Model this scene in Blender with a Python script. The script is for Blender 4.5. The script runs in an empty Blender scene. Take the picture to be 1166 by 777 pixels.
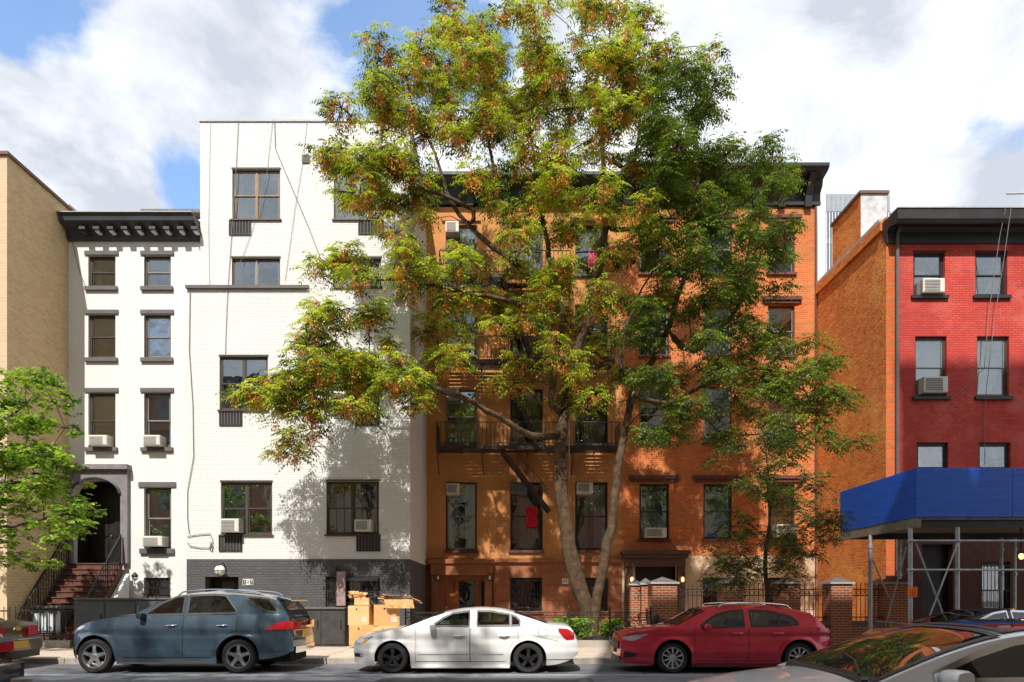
import bpy, bmesh, math, random
import numpy as np
from mathutils import Vector, Matrix
R = math.radians
random.seed(7)
rng = np.random.default_rng(11)
SC = bpy.context.scene
COL = SC.collection

# ------------------------------------------------------------------ camera, sky, sun, exposure
F, CX, CY, H = 776.0, 578.0, 680.0, 1.63
cd = bpy.data.cameras.new('camera')
cam = bpy.data.objects.new('camera', cd); COL.objects.link(cam)
cam.location = (0, 0, H); cam.rotation_euler = (R(90), 0, 0)
cd.sensor_width = 36; cd.lens = 36 * F / 1166
cd.shift_x = (583 - CX) / 1166; cd.shift_y = (CY - 388.5) / 1166
cd.clip_end = 3000; cd.clip_start = 0.1
SC.camera = cam
SUN_AZ, SUN_EL = R(11), R(49.5)          # azimuth measured from -Y towards -X
sd = bpy.data.lights.new('sun', 'SUN'); sun = bpy.data.objects.new('sun', sd); COL.objects.link(sun)
sd.energy = 3.7; sd.angle = R(0.53); sd.color = (1.0, 0.945, 0.87)
S = Vector((-math.sin(SUN_AZ) * math.cos(SUN_EL), -math.cos(SUN_AZ) * math.cos(SUN_EL), math.sin(SUN_EL)))
sun.rotation_euler = S.to_track_quat('Z', 'Y').to_euler(); sun.location = (-20, -40, 60)
SC.view_settings.view_transform = 'Standard'; SC.view_settings.look = 'None'
SC.view_settings.exposure = 0.64; SC.view_settings.gamma = 1; SC.view_settings.use_curve_mapping = False
SC.cycles.max_bounces = 7; SC.cycles.transparent_max_bounces = 10
SC.cycles.sample_clamp_indirect = 6
SC.cycles.caustics_reflective = False; SC.cycles.caustics_refractive = False

class NT:
    """tiny helper around a node tree"""
    def __init__(s, nt): s.nt = nt; nt.nodes.clear()
    def n(s, t, **k):
        nd = s.nt.nodes.new(t)
        for a, v in k.items():
            if a.startswith('i_'):
                key = a[2:]
                key = int(key) if key.isdigit() else key.replace('_', ' ')
                nd.inputs[key].default_value = v
            else: setattr(nd, a, v)
        return nd
    def l(s, a, b): s.nt.links.new(a, b)
    def math(s, op, a, b=None, c=None, clamp=False):
        m = s.n('ShaderNodeMath', operation=op); m.use_clamp = clamp
        for i, v in enumerate((a, b, c)):
            if v is None: continue
            if isinstance(v, (int, float)): m.inputs[i].default_value = v
            else: s.l(v, m.inputs[i])
        return m.outputs[0]
    def mix(s, fac, a, b, mode='MIX'):
        m = s.n('ShaderNodeMix', data_type='RGBA', blend_type=mode)
        for sock, v in ((m.inputs[0], fac), (m.inputs[6], a), (m.inputs[7], b)):
            if isinstance(v, (int, float)): sock.default_value = v
            elif isinstance(v, tuple): sock.default_value = v if len(v) == 4 else (*v, 1)
            else: s.l(v, sock)
        return m.outputs[2]
    def ramp(s, fac, pts):
        r = s.n('ShaderNodeValToRGB'); e = r.color_ramp.elements
        while len(e) < len(pts): e.new(0.5)
        for el, (p, c) in zip(e, pts):
            el.position = p; el.color = (c, c, c, 1) if isinstance(c, (int, float)) else (*c, 1)
        s.l(fac, r.inputs[0]); return r.outputs[0]
    def noise(s, vec, scale, detail=4, rough=0.55, dist=0.0):
        n = s.n('ShaderNodeTexNoise'); n.inputs['Scale'].default_value = scale
        n.inputs['Detail'].default_value = detail; n.inputs['Roughness'].default_value = rough
        n.inputs['Distortion'].default_value = dist
        if vec is not None: s.l(vec, n.inputs['Vector'])
        return n.outputs[0]

w = bpy.data.worlds.new('World'); SC.world = w; w.use_nodes = True
T = NT(w.node_tree)
sky = T.n('ShaderNodeTexSky', sky_type='NISHITA'); sky.sun_disc = False
sky.sun_elevation = SUN_EL; sky.sun_rotation = R(180) + SUN_AZ
sky.air_density = 1.0; sky.dust_density = 1.2; sky.ozone_density = 1.3
tc = T.n('ShaderNodeTexCoord')
mp = T.n('ShaderNodeMapping'); mp.inputs['Scale'].default_value = (1.0, 1.0, 1.45); mp.inputs['Location'].default_value = (0.3, 0.0, 0.25)
T.l(tc.outputs['Generated'], mp.inputs[0])
nz = T.noise(mp.outputs[0], 3.0, 9, 0.56, 0.25)
def sky_dir(px, py):
    v = Vector((px - CX, F, CY - py)).normalized(); return v
def spot(px, py, size, sharp=1.0):
    v = sky_dir(px, py)
    d = T.n('ShaderNodeVectorMath', operation='DISTANCE'); d.inputs[1].default_value = v
    T.l(tc.outputs['Generated'], d.inputs[0])
    return T.math('SUBTRACT', 1.0, T.math('DIVIDE', d.outputs['Value'], size), clamp=True)
hole = T.math('ADD', T.math('ADD', T.math('MULTIPLY', spot(450, 40, 0.17), 0.8), T.math('MULTIPLY', spot(205, 205, 0.08), 0.6)), T.math('MULTIPLY', spot(5, 0, 0.10), 0.7))
hole = T.math('ADD', hole, T.math('MULTIPLY', spot(1110, 115, 0.07), 0.3))
hole = T.math('ADD', hole, T.math('MULTIPLY', spot(560, 60, 0.10), 0.45))
dens = T.math('SUBTRACT', T.math('ADD', nz, 0.21), T.math('MULTIPLY', hole, 0.50))
cov = T.ramp(dens, [(0.46, 0.06), (0.545, 1.0)])
nz2 = T.noise(mp.outputs[0], 5.5, 8, 0.55, 0.3)
ramp_in = T.math('ADD', nz2, T.math('MULTIPLY', T.math('SUBTRACT', nz, 0.5), 0.5))
ccol = T.ramp(ramp_in, [(0.40, (0.48, 0.52, 0.59)), (0.54, (0.70, 0.73, 0.78)), (0.66, (0.98, 0.98, 0.98))])
b1 = T.n('ShaderNodeBackground'); b1.inputs[1].default_value = 0.15; T.l(T.mix(1.0, sky.outputs[0], (1.15, 1.3, 1.4), 'MULTIPLY'), b1.inputs[0])
b2 = T.n('ShaderNodeBackground'); b2.inputs[1].default_value = 0.90; T.l(ccol, b2.inputs[0])
ms = T.n('ShaderNodeMixShader'); T.l(cov, ms.inputs[0]); T.l(b1.outputs[0], ms.inputs[1]); T.l(b2.outputs[0], ms.inputs[2])
wo = T.n('ShaderNodeOutputWorld'); T.l(ms.outputs[0], wo.inputs[0])

def X(px, Y): return (px - CX) * Y / F
def Z(py, Y): return H + (CY - py) * Y / F

# ------------------------------------------------------------------ materials
MATS = {}
def new_mat(name):
    m = bpy.data.materials.new(name); m.use_nodes = True; MATS[name] = m
    t = NT(m.node_tree); bs = t.n('ShaderNodeBsdfPrincipled'); o = t.n('ShaderNodeOutputMaterial')
    t.l(bs.outputs[0], o.inputs[0]); return m, t, bs
def rgb(c): return (*c, 1)
def mat(name, c, rough=0.6, metal=0.0, var=0.15, vscale=3.0, bump=0.0, bscale=20.0, spec=0.5, coat=0.0, c2=None):
    m, t, bs = new_mat(name)
    geo = t.n('ShaderNodeNewGeometry').outputs['Position']
    n = t.noise(geo, vscale, 6, 0.6)
    f = t.ramp(n, [(0.3, 0.0), (0.7, 1.0)])
    lo = tuple(v * (1 - var) for v in c) if c2 is None else c2
    hi = tuple(min(v * (1 + var), 0.95) for v in c) if c2 is None else c
    t.l(t.mix(f, lo, hi), bs.inputs['Base Color'])
    bs.inputs['Roughness'].default_value = rough; bs.inputs['Metallic'].default_value = metal
    bs.inputs['Specular IOR Level'].default_value = spec
    if coat: bs.inputs['Coat Weight'].default_value = coat; bs.inputs['Coat Roughness'].default_value = 0.04
    if bump:
        b = t.n('ShaderNodeBump'); b.inputs['Strength'].default_value = bump; b.inputs['Distance'].default_value = 0.02
        t.l(t.noise(geo, bscale, 6, 0.6), b.inputs['Height']); t.l(b.outputs[0], bs.inputs['Normal'])
    return m
def brick(name, a, b, mortar, row=0.076, wid=0.215, msize=0.010, bump=0.5, stain=0.25, stain_c=None, sscale=0.35, patch=None, bd=0.012, rough=0.85, blotch=0.0, blotch_c=(0.2, 0.1, 0.05)):
    """brick wall: u = x + y (axis-aligned walls), v = z"""
    m, t, bs = new_mat(name)
    geo = t.n('ShaderNodeNewGeometry').outputs['Position']
    sp = t.n('ShaderNodeSeparateXYZ'); t.l(geo, sp.inputs[0])
    cb = t.n('ShaderNodeCombineXYZ'); t.l(t.math('ADD', sp.outputs[0], sp.outputs[1]), cb.inputs[0]); t.l(sp.outputs[2], cb.inputs[1])
    br = t.n('ShaderNodeTexBrick'); t.l(cb.outputs[0], br.inputs[0])
    br.inputs['Color1'].default_value = rgb(a); br.inputs['Color2'].default_value = rgb(b); br.inputs['Mortar'].default_value = rgb(mortar)
    br.inputs['Scale'].default_value = 1.0; br.inputs['Mortar Size'].default_value = msize
    br.inputs['Brick Width'].default_value = wid; br.inputs['Row Height'].default_value = row; br.inputs['Mortar Smooth'].default_value = 0.3
    col = br.outputs['Color']
    n = t.noise(geo, sscale, 8, 0.62, 0.4)
    # vertical streaks of grime
    mp = t.n('ShaderNodeMapping'); mp.inputs['Scale'].default_value = (1.6, 1.6, 0.16); t.l(geo, mp.inputs[0])
    n2 = t.noise(mp.outputs[0], 1.5, 8, 0.6)
    f = t.ramp(t.math('ADD', t.math('MULTIPLY', n, 0.6), t.math('MULTIPLY', n2, 0.4)), [(0.38, 1.0), (0.62, 0.0)])
    sc_ = stain_c or tuple(v * 0.55 for v in a)
    col = t.mix(t.math('MULTIPLY', f, stain), col, sc_)
    if patch:
        pf = t.ramp(t.noise(geo, 0.7, 10, 0.68, 0.2), [(0.50, 0.0), (0.62, 0.8)])
        col = t.mix(t.math('MULTIPLY', pf, 0.8), col, patch)
    if blotch:
        bf = t.ramp(t.noise(geo, 4.5, 8, 0.7, 0.5), [(0.56, 0.0), (0.64, 1.0)])
        col = t.mix(t.math('MULTIPLY', bf, blotch), col, blotch_c)
    t.l(col, bs.inputs['Base Color']); bs.inputs['Roughness'].default_value = rough
    bs.inputs['Specular IOR Level'].default_value = 0.25
    bp = t.n('ShaderNodeBump'); bp.inputs['Strength'].default_value = bump; bp.inputs['Distance'].default_value = bd
    hgt = t.math('ADD', t.math('SUBTRACT', 1.0, br.outputs['Fac']), t.math('MULTIPLY', t.noise(geo, 14, 6, 0.65), 0.9))
    t.l(hgt, bp.inputs['Height']); t.l(bp.outputs[0], bs.inputs['Normal'])
    return m
def emis(name, c, s):
    m, t, bs = new_mat(name); bs.inputs['Base Color'].default_value = rgb(c)
    bs.inputs['Emission Color'].default_value = rgb(c); bs.inputs['Emission Strength'].default_value = s; return m
def glass(name, refl=0.22, tint=(0.75, 0.82, 0.82), rough=0.01, wob=0.35):
    m = bpy.data.materials.new(name); m.use_nodes = True; MATS[name] = m
    t = NT(m.node_tree); o = t.n('ShaderNodeOutputMaterial')
    tr = t.n('ShaderNodeBsdfTransparent'); tr.inputs[0].default_value = rgb(tint)
    gl = t.n('ShaderNodeBsdfGlossy'); gl.inputs['Roughness'].default_value = rough; gl.inputs[0].default_value = (0.95, 0.97, 1, 1)
    geo = t.n('ShaderNodeNewGeometry').outputs['Position']
    bp = t.n('ShaderNodeBump'); bp.inputs['Strength'].default_value = wob; bp.inputs['Distance'].default_value = 0.02
    t.l(t.noise(geo, 1.6, 2, 0.5), bp.inputs['Height']); t.l(bp.outputs[0], gl.inputs['Normal'])
    lw = t.n('ShaderNodeLayerWeight'); lw.inputs[0].default_value = 0.25
    fac = t.math('ADD', refl, t.math('MULTIPLY', lw.outputs['Fresnel'], 0.9), clamp=True)
    mx = t.n('ShaderNodeMixShader'); t.l(fac, mx.inputs[0]); t.l(tr.outputs[0], mx.inputs[1]); t.l(gl.outputs[0], mx.inputs[2])
    t.l(mx.outputs[0], o.inputs[0]); return m
def leafmat(name, c, tr=0.45, rough=0.45, var=0.35):
    m = bpy.data.materials.new(name); m.use_nodes = True; MATS[name] = m
    t = NT(m.node_tree); o = t.n('ShaderNodeOutputMaterial')
    geo = t.n('ShaderNodeNewGeometry').outputs['Position']
    f = t.ramp(t.noise(geo, 1.1, 3, 0.6), [(0.3, 0.0), (0.7, 1.0)])
    col = t.mix(f, tuple(v * (1 - var) for v in c), tuple(v * (1 + var) for v in c))
    bs = t.n('ShaderNodeBsdfPrincipled'); bs.inputs['Roughness'].default_value = rough; t.l(col, bs.inputs['Base Color'])
    bs.inputs['Specular IOR Level'].default_value = 0.35
    tl = t.n('ShaderNodeBsdfTranslucent'); t.l(t.mix(1.0, col, (1.0, 1.0, 0.6), 'MULTIPLY'), tl.inputs[0])
    mx = t.n('ShaderNodeMixShader'); mx.inputs[0].default_value = tr
    t.l(bs.outputs[0], mx.inputs[1]); t.l(tl.outputs[0], mx.inputs[2]); t.l(mx.outputs[0], o.inputs[0]); return m
def paint(name, c, metal=0.6, rough=0.25):
    m, t, bs = new_mat(name)
    bs.inputs['Base Color'].default_value = rgb(c); bs.inputs['Metallic'].default_value = metal
    bs.inputs['Roughness'].default_value = rough; bs.inputs['Coat Weight'].default_value = 1.0; bs.inputs['Coat Roughness'].default_value = 0.03
    geo = t.n('ShaderNodeNewGeometry').outputs['Position']
    n = t.noise(geo, 2.5, 5, 0.6)       # dust film
    t.l(t.mix(t.math('MULTIPLY', t.ramp(n, [(0.4, 0.0), (0.75, 1.0)]), 0.10), rgb(c), (0.35, 0.33, 0.30)), bs.inputs['Base Color'])
    return m

M_white = brick('white_painted_brick', (0.79, 0.785, 0.77), (0.75, 0.745, 0.73), (0.66, 0.655, 0.64), row=0.085, bump=0.6, stain=0.22, stain_c=(0.62, 0.60, 0.56))
M_white2 = mat('white_stucco', (0.74, 0.735, 0.72), 0.9, var=0.04, vscale=0.8, bump=0.15, bscale=8, spec=0.2)
M_dgrey = brick('dark_grey_painted_brick', (0.105, 0.105, 0.11), (0.085, 0.085, 0.09), (0.05, 0.05, 0.055), row=0.085, bump=0.6, stain=0.3, stain_c=(0.16, 0.155, 0.15))
M_tan = brick('tan_brick', (0.70, 0.51, 0.28), (0.58, 0.40, 0.20), (0.72, 0.60, 0.42), row=0.085, bump=0.45, stain=0.16, stain_c=(0.30, 0.20, 0.1))
M_tanf = brick('tan_front_brick', (0.66, 0.50, 0.32), (0.60, 0.44, 0.26), (0.62, 0.52, 0.38), row=0.085, bump=0.4, stain=0.1)
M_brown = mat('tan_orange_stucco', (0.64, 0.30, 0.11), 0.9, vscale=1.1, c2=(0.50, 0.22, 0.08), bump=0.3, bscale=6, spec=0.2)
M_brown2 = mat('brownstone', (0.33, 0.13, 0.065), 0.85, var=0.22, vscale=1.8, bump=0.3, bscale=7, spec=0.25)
M_orange = brick('orange_brick', (0.78, 0.215, 0.055), (0.58, 0.14, 0.035), (0.62, 0.33, 0.17), bump=0.55, stain=0.5, stain_c=(0.40, 0.12, 0.04), blotch=0.25, blotch_c=(0.42, 0.12, 0.035))
M_side = brick('weathered_orange_side_brick', (0.93, 0.31, 0.06), (0.66, 0.16, 0.035), (0.80, 0.42, 0.18), row=0.10, wid=0.26, bump=1.0, bd=0.045, stain=0.3, stain_c=(0.42, 0.12, 0.03), patch=(0.93, 0.43, 0.12), blotch=0.6, blotch_c=(0.40, 0.11, 0.03))
M_red = brick('red_painted_brick', (0.66, 0.10, 0.075), (0.54, 0.07, 0.055), (0.38, 0.045, 0.04), bump=0.55, stain=0.5, stain_c=(0.34, 0.035, 0.03), patch=(0.60, 0.14, 0.11), blotch=0.35, blotch_c=(0.34, 0.05, 0.04))
M_redc = brick('bare_corner_brick', (0.72, 0.16, 0.04), (0.58, 0.11, 0.03), (0.46, 0.2, 0.1), bump=0.6, stain=0.3)
M_pier = brick('pier_brick', (0.40, 0.11, 0.045), (0.30, 0.075, 0.03), (0.46, 0.36, 0.26), row=0.078, wid=0.22, msize=0.012, bump=0.7, stain=0.2)
M_black = mat('black_iron', (0.018, 0.018, 0.02), 0.5, var=0.3, vscale=6, spec=0.5)
M_rustiron = mat('dark_brown_iron', (0.05, 0.026, 0.018), 0.6, var=0.4, vscale=5)
M_corn = mat('dark_grey_painted_cornice', (0.045, 0.05, 0.06), 0.55, var=0.25, vscale=2, bump=0.1)
M_corng = mat('green_black_cornice', (0.028, 0.045, 0.038), 0.5, var=0.3, vscale=2, bump=0.1)
M_cornb = mat('black_brown_cornice', (0.022, 0.020, 0.022), 0.5, var=0.3, vscale=2, bump=0.1)
M_lint = mat('grey_painted_lintel', (0.12, 0.11, 0.11), 0.7, var=0.18, vscale=3, bump=0.1)
M_brown_lint = mat('brownstone_lintel', (0.14, 0.055, 0.04), 0.8, var=0.2, vscale=3, bump=0.15)
M_frame = mat('brown_window_frame', (0.06, 0.045, 0.035), 0.5, var=0.2)
M_framet = mat('tan_wood_window_frame', (0.30, 0.19, 0.10), 0.6, var=0.2)
M_frameb = mat('black_window_frame', (0.02, 0.02, 0.022), 0.45, var=0.2)
M_framel = mat('grey_window_sash', (0.22, 0.21, 0.20), 0.5, var=0.15)
M_glass = glass('window_glass', 0.19)
M_glassd = glass('dark_window_glass', 0.14, (0.5, 0.55, 0.55))
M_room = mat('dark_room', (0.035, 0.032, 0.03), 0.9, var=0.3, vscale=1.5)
M_blind = mat('pale_blind', (0.55, 0.55, 0.52), 0.8, var=0.08, vscale=2)
M_curt = mat('white_curtain', (0.66, 0.66, 0.64), 0.9, var=0.12, vscale=5, bump=0.3, bscale=12)
M_green = mat('pale_green_curtain', (0.42, 0.52, 0.44), 0.9, var=0.12, vscale=3)
M_acw = mat('air_conditioner_white', (0.66, 0.64, 0.58), 0.5, var=0.06)
M_acg = mat('air_conditioner_grille', (0.16, 0.16, 0.155), 0.6, var=0.2)
M_roof = mat('roof_gravel', (0.2, 0.19, 0.18), 0.95, var=0.3, vscale=8)
M_coping = mat('metal_coping', (0.42, 0.41, 0.4), 0.5, var=0.15)
M_copingb = mat('brown_coping', (0.16, 0.09, 0.06), 0.6, var=0.2)
M_stone = mat('pale_kerb_stone', (0.38, 0.34, 0.29), 0.9, var=0.2, vscale=4, bump=0.3)
M_cream = mat('cream_base_stucco', (0.62, 0.46, 0.30), 0.9, var=0.08, vscale=1.5, bump=0.15)
M_step = mat('brownstone_step', (0.13, 0.055, 0.036), 0.85, var=0.3, vscale=4, bump=0.3)
M_wood = mat('varnished_wood', (0.36, 0.11, 0.025), 0.35, var=0.25, vscale=8, coat=0.3)
M_steel = mat('galvanised_steel', (0.42, 0.44, 0.46), 0.45, metal=0.6, var=0.25, vscale=6)
M_blue = None
M_card = mat('cardboard', (0.62, 0.35, 0.14), 0.85, var=0.14, vscale=4, bump=0.1)
M_card2 = mat('pale_cardboard', (0.72, 0.44, 0.20), 0.85, var=0.12, vscale=4, bump=0.1)
M_binb = mat('slate_painted_panel', (0.06, 0.075, 0.09), 0.5, var=0.3, vscale=4, bump=0.1)
M_bing = mat('grey_plastic', (0.09, 0.095, 0.09), 0.5, var=0.2)
M_binl = mat('pale_bin_panel', (0.50, 0.57, 0.60), 0.5, var=0.1)
M_tyre = mat('tyre_rubber', (0.022, 0.022, 0.023), 0.8, var=0.2)
M_rim = mat('silver_alloy', (0.62, 0.63, 0.65), 0.28, metal=0.85, var=0.05)
M_rimb = mat('black_alloy', (0.025, 0.025, 0.028), 0.25, metal=0.3, var=0.1, coat=0.6)
M_chrome = mat('chrome_trim', (0.75, 0.76, 0.78), 0.12, metal=1.0, var=0.03)
M_plastic = mat('black_plastic', (0.02, 0.02, 0.021), 0.45, var=0.1)
M_under = mat('dark_underbody', (0.012, 0.012, 0.012), 0.9, var=0.1)
M_seam = mat('panel_gap', (0.01, 0.01, 0.01), 0.8, var=0.1)
M_tail = mat('red_lamp_lens', (0.50, 0.012, 0.02), 0.12, var=0.15, vscale=12, coat=1.0)
M_head = mat('clear_lamp_lens', (0.55, 0.57, 0.60), 0.1, metal=0.6, var=0.35, vscale=22, coat=1.0)
M_amber = mat('amber_lens', (0.8, 0.32, 0.03), 0.2, var=0.1, coat=1.0)
M_plate = mat('orange_yellow_plate', (0.75, 0.42, 0.06), 0.4, var=0.05)
M_wht = mat('white_enamel', (0.75, 0.75, 0.73), 0.45, var=0.05)
M_bark = mat('grey_brown_bark', (0.15, 0.09, 0.045), 0.95, vscale=5, bump=1.0, bscale=16, c2=(0.035, 0.022, 0.014))  # bark tone; the strong two-tone noise also paints sun dapples into it
M_barkd = mat('dark_bark', (0.06, 0.045, 0.035), 0.95, var=0.4, vscale=7, bump=0.9, bscale=14)
M_twig = mat('pale_twig', (0.24, 0.17, 0.12), 0.9, var=0.3)
M_notice = mat('orange_notice_paper', (0.90, 0.22, 0.04), 0.7, var=0.05)
M_cable = mat('grey_cable', (0.22, 0.21, 0.2), 0.7, var=0.1)
M_redc2 = mat('red_cloth', (0.65, 0.015, 0.03), 0.8, var=0.2, vscale=6)
M_pink = mat('pink_cloth', (0.70, 0.10, 0.16), 0.8, var=0.2, vscale=6)
M_terra = mat('soil', (0.06, 0.04, 0.028), 0.95, var=0.4, vscale=6, bump=0.6)
def car_glass(name, c=(0.012, 0.016, 0.016), spec=0.9):
    m, t, bs = new_mat(name); bs.inputs['Base Color'].default_value = rgb(c); bs.inputs['Roughness'].default_value = 0.02
    bs.inputs['IOR'].default_value = 1.7; bs.inputs['Specular IOR Level'].default_value = spec
    bs.inputs['Coat Weight'].default_value = 0.6; bs.inputs['Coat Roughness'].default_value = 0.0; return m
M_cglass = glass('car_window_glass', 0.10, (0.30, 0.34, 0.34), 0.0, 0.08)
M_cglassg = glass('green_tinted_car_glass', 0.12, (0.42, 0.62, 0.56), 0.0, 0.08)
M_nearglass = car_glass('across_street_glass')
M_seat = mat('charcoal_seat_fabric', (0.05, 0.048, 0.046), 0.85, var=0.2)
M_seatl = mat('beige_seat_fabric', (0.30, 0.26, 0.21), 0.8, var=0.15)

# ------------------------------------------------------------------ mesh building
class MB:
    def __init__(s): s.v = []; s.f = []; s.m = []; s.mats = []
    def mi(s, m):
        if m not in s.mats: s.mats.append(m)
        return s.mats.index(m)
    def face(s, pts, m):
        b = len(s.v); s.v.extend([tuple(p) for p in pts]); s.f.append(tuple(range(b, b + len(pts)))); s.m.append(s.mi(m))
    def box(s, x0, x1, y0, y1, z0, z1, m):
        if x0 > x1: x0, x1 = x1, x0
        if y0 > y1: y0, y1 = y1, y0
        if z0 > z1: z0, z1 = z1, z0
        b = len(s.v); k = s.mi(m)
        s.v += [(x0, y0, z0), (x1, y0, z0), (x1, y1, z0), (x0, y1, z0), (x0, y0, z1), (x1, y0, z1), (x1, y1, z1), (x0, y1, z1)]
        for q in ((0, 3, 2, 1), (4, 5, 6, 7), (0, 1, 5, 4), (1, 2, 6, 5), (2, 3, 7, 6), (3, 0, 4, 7)):
            s.f.append(tuple(b + i for i in q)); s.m.append(k)
    def tube(s, pts, r, m, n=6, r1=None, caps=True):
        pts = [Vector(p) for p in pts]; k = s.mi(m); b = len(s.v); N = len(pts)
        rr = r if isinstance(r, (list, tuple)) else [r + ((r1 if r1 is not None else r) - r) * i / max(1, N - 1) for i in range(N)]
        up = Vector((0.31, 0.87, 0.38)); 
        for i, p in enumerate(pts):
            d = (pts[min(i + 1, N - 1)] - pts[max(i - 1, 0)]).normalized()
            a = d.cross(up)
            if a.length < 1e-3: a = d.cross(Vector((1, 0, 0)))
            a.normalize(); c = d.cross(a)
            for j in range(n):
                t = 2 * math.pi * j / n; s.v.append(tuple(p + (a * math.cos(t) + c * math.sin(t)) * rr[i]))
        for i in range(N - 1):
            for j in range(n):
                s.f.append((b + i * n + j, b + i * n + (j + 1) % n, b + (i + 1) * n + (j + 1) % n, b + (i + 1) * n + j)); s.m.append(k)
        if caps:
            s.f.append(tuple(b + j for j in range(n))[::-1]); s.m.append(k)
            s.f.append(tuple(b + (N - 1) * n + j for j in range(n))); s.m.append(k)
    def extrude_x(s, prof, x0, x1, m):
        """prof: closed list of (y,z) swept along x"""
        b = len(s.v); n = len(prof); k = s.mi(m)
        for x in (x0, x1): s.v += [(x, y, z) for y, z in prof]
        for j in range(n): s.f.append((b + j, b + (j + 1) % n, b + n + (j + 1) % n, b + n + j)); s.m.append(k)
        s.f.append(tuple(b + j for j in range(n))); s.m.append(k); s.f.append(tuple(b + n + j for j in range(n))[::-1]); s.m.append(k)
    def extrude_y(s, prof, y0, y1, m):
        b = len(s.v); n = len(prof); k = s.mi(m)
        for y in (y0, y1): s.v += [(x, y, z) for x, z in prof]
        for j in range(n): s.f.append((b + j, b + (j + 1) % n, b + n + (j + 1) % n, b + n + j)); s.m.append(k)
        s.f.append(tuple(b + j for j in range(n))[::-1]); s.m.append(k); s.f.append(tuple(b + n + j for j in range(n))); s.m.append(k)
    def lathe(s, prof, c, axis, m, n=24, closed=False):
        """prof: list of (r, h) about axis through c"""
        b = len(s.v); k = s.mi(m); c = Vector(c)
        ax = {'x': (Vector((0, 1, 0)), Vector((0, 0, 1)), Vector((1, 0, 0))), 'y': (Vector((1, 0, 0)), Vector((0, 0, 1)), Vector((0, 1, 0))), 'z': (Vector((1, 0, 0)), Vector((0, 1, 0)), Vector((0, 0, 1)))}[axis]
        P = len(prof)
        for r, h in prof:
            for j in range(n):
                t = 2 * math.pi * j / n; s.v.append(tuple(c + ax[0] * r * math.cos(t) + ax[1] * r * math.sin(t) + ax[2] * h))
        for i in range(P - 1 + (1 if closed else 0)):
            i2 = (i + 1) % P
            for j in range(n): s.f.append((b + i * n + j, b + i * n + (j + 1) % n, b + i2 * n + (j + 1) % n, b + i2 * n + j)); s.m.append(k)
    def grid(s, P, m):
        """P: array rows x cols x 3"""
        b = len(s.v); k = s.mi(m); r, c = len(P), len(P[0])
        for row in P: s.v += [tuple(map(float, p)) for p in row]
        for i in range(r - 1):
            for j in range(c - 1): s.f.append((b + i * c + j, b + i * c + j + 1, b + (i + 1) * c + j + 1, b + (i + 1) * c + j)); s.m.append(k)
    def build(s, name, parent=None, smooth=None, bevel=0.0, weld=False, origin=None):
        me = bpy.data.meshes.new(name)
        v = s.v
        if origin is not None: v = [(a - origin[0], b - origin[1], c - origin[2]) for a, b, c in v]
        me.from_pydata(v, [], s.f)
        for m in s.mats: me.materials.append(m)
        me.polygons.foreach_set('material_index', s.m)
        if weld or smooth is not None:
            bm = bmesh.new(); bm.from_mesh(me); bmesh.ops.remove_doubles(bm, verts=bm.verts, dist=0.0004)
            bmesh.ops.recalc_face_normals(bm, faces=bm.faces); bm.to_mesh(me); bm.free()
        if smooth is not None:
            me.polygons.foreach_set('use_smooth', [True] * len(me.polygons)); me.set_sharp_from_angle(angle=R(smooth))
        me.update()
        o = bpy.data.objects.new(name, me); COL.objects.link(o)
        if origin is not None: o.location = origin
        if parent is not None: o.parent = parent
        if bevel:
            md = o.modifiers.new('bevel', 'BEVEL'); md.width = bevel; md.segments = 2; md.limit_method = 'ANGLE'
        return o
def tag(o, label=None, cat=None, group=None, kind=None):
    if label: o['label'] = label
    if cat: o['category'] = cat
    if group: o['group'] = group
    if kind: o['kind'] = kind
    return o
def thing(name, label, cat, loc=(0, 0, 0), group=None):
    o = bpy.data.objects.new(name, None); COL.objects.link(o); o.location = loc; o.empty_display_size = 0.3
    return tag(o, label, cat, group)
def structure(o): o['kind'] = 'structure'; return o

# ------------------------------------------------------------------ facades
def facade(mb, x0, x1, z0, z1, Y, holes, m, depth=0.22, mrev=None):
    xs = sorted({x0, x1, *[min(max(h[0], x0), x1) for h in holes], *[min(max(h[1], x0), x1) for h in holes]})
    zs = sorted({z0, z1, *[min(max(h[2], z0), z1) for h in holes], *[min(max(h[3], z0), z1) for h in holes]})
    for i in range(len(xs) - 1):
        for j in range(len(zs) - 1):
            cx, cz = (xs[i] + xs[i + 1]) / 2, (zs[j] + zs[j + 1]) / 2
            if xs[i + 1] - xs[i] < 1e-5 or zs[j + 1] - zs[j] < 1e-5: continue
            if any(h[0] < cx < h[1] and h[2] < cz < h[3] for h in holes): continue
            mb.face([(xs[i], Y, zs[j]), (xs[i + 1], Y, zs[j]), (xs[i + 1], Y, zs[j + 1]), (xs[i], Y, zs[j + 1])], m)
    r = mrev or m
    for a, b, c, d in holes:
        if c > z1 or d < z0: continue
        a, b, c, d = max(a, x0), min(b, x1), max(c, z0), min(d, z1)
        Y2 = Y + depth
        mb.face([(a, Y, c), (a, Y2, c), (a, Y2, d), (a, Y, d)], r); mb.face([(b, Y, c), (b, Y, d), (b, Y2, d), (b, Y2, c)], r)
        mb.face([(a, Y, d), (a, Y2, d), (b, Y2, d), (b, Y, d)], r); mb.face([(a, Y, c), (b, Y, c), (b, Y2, c), (a, Y2, c)], r)
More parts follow.
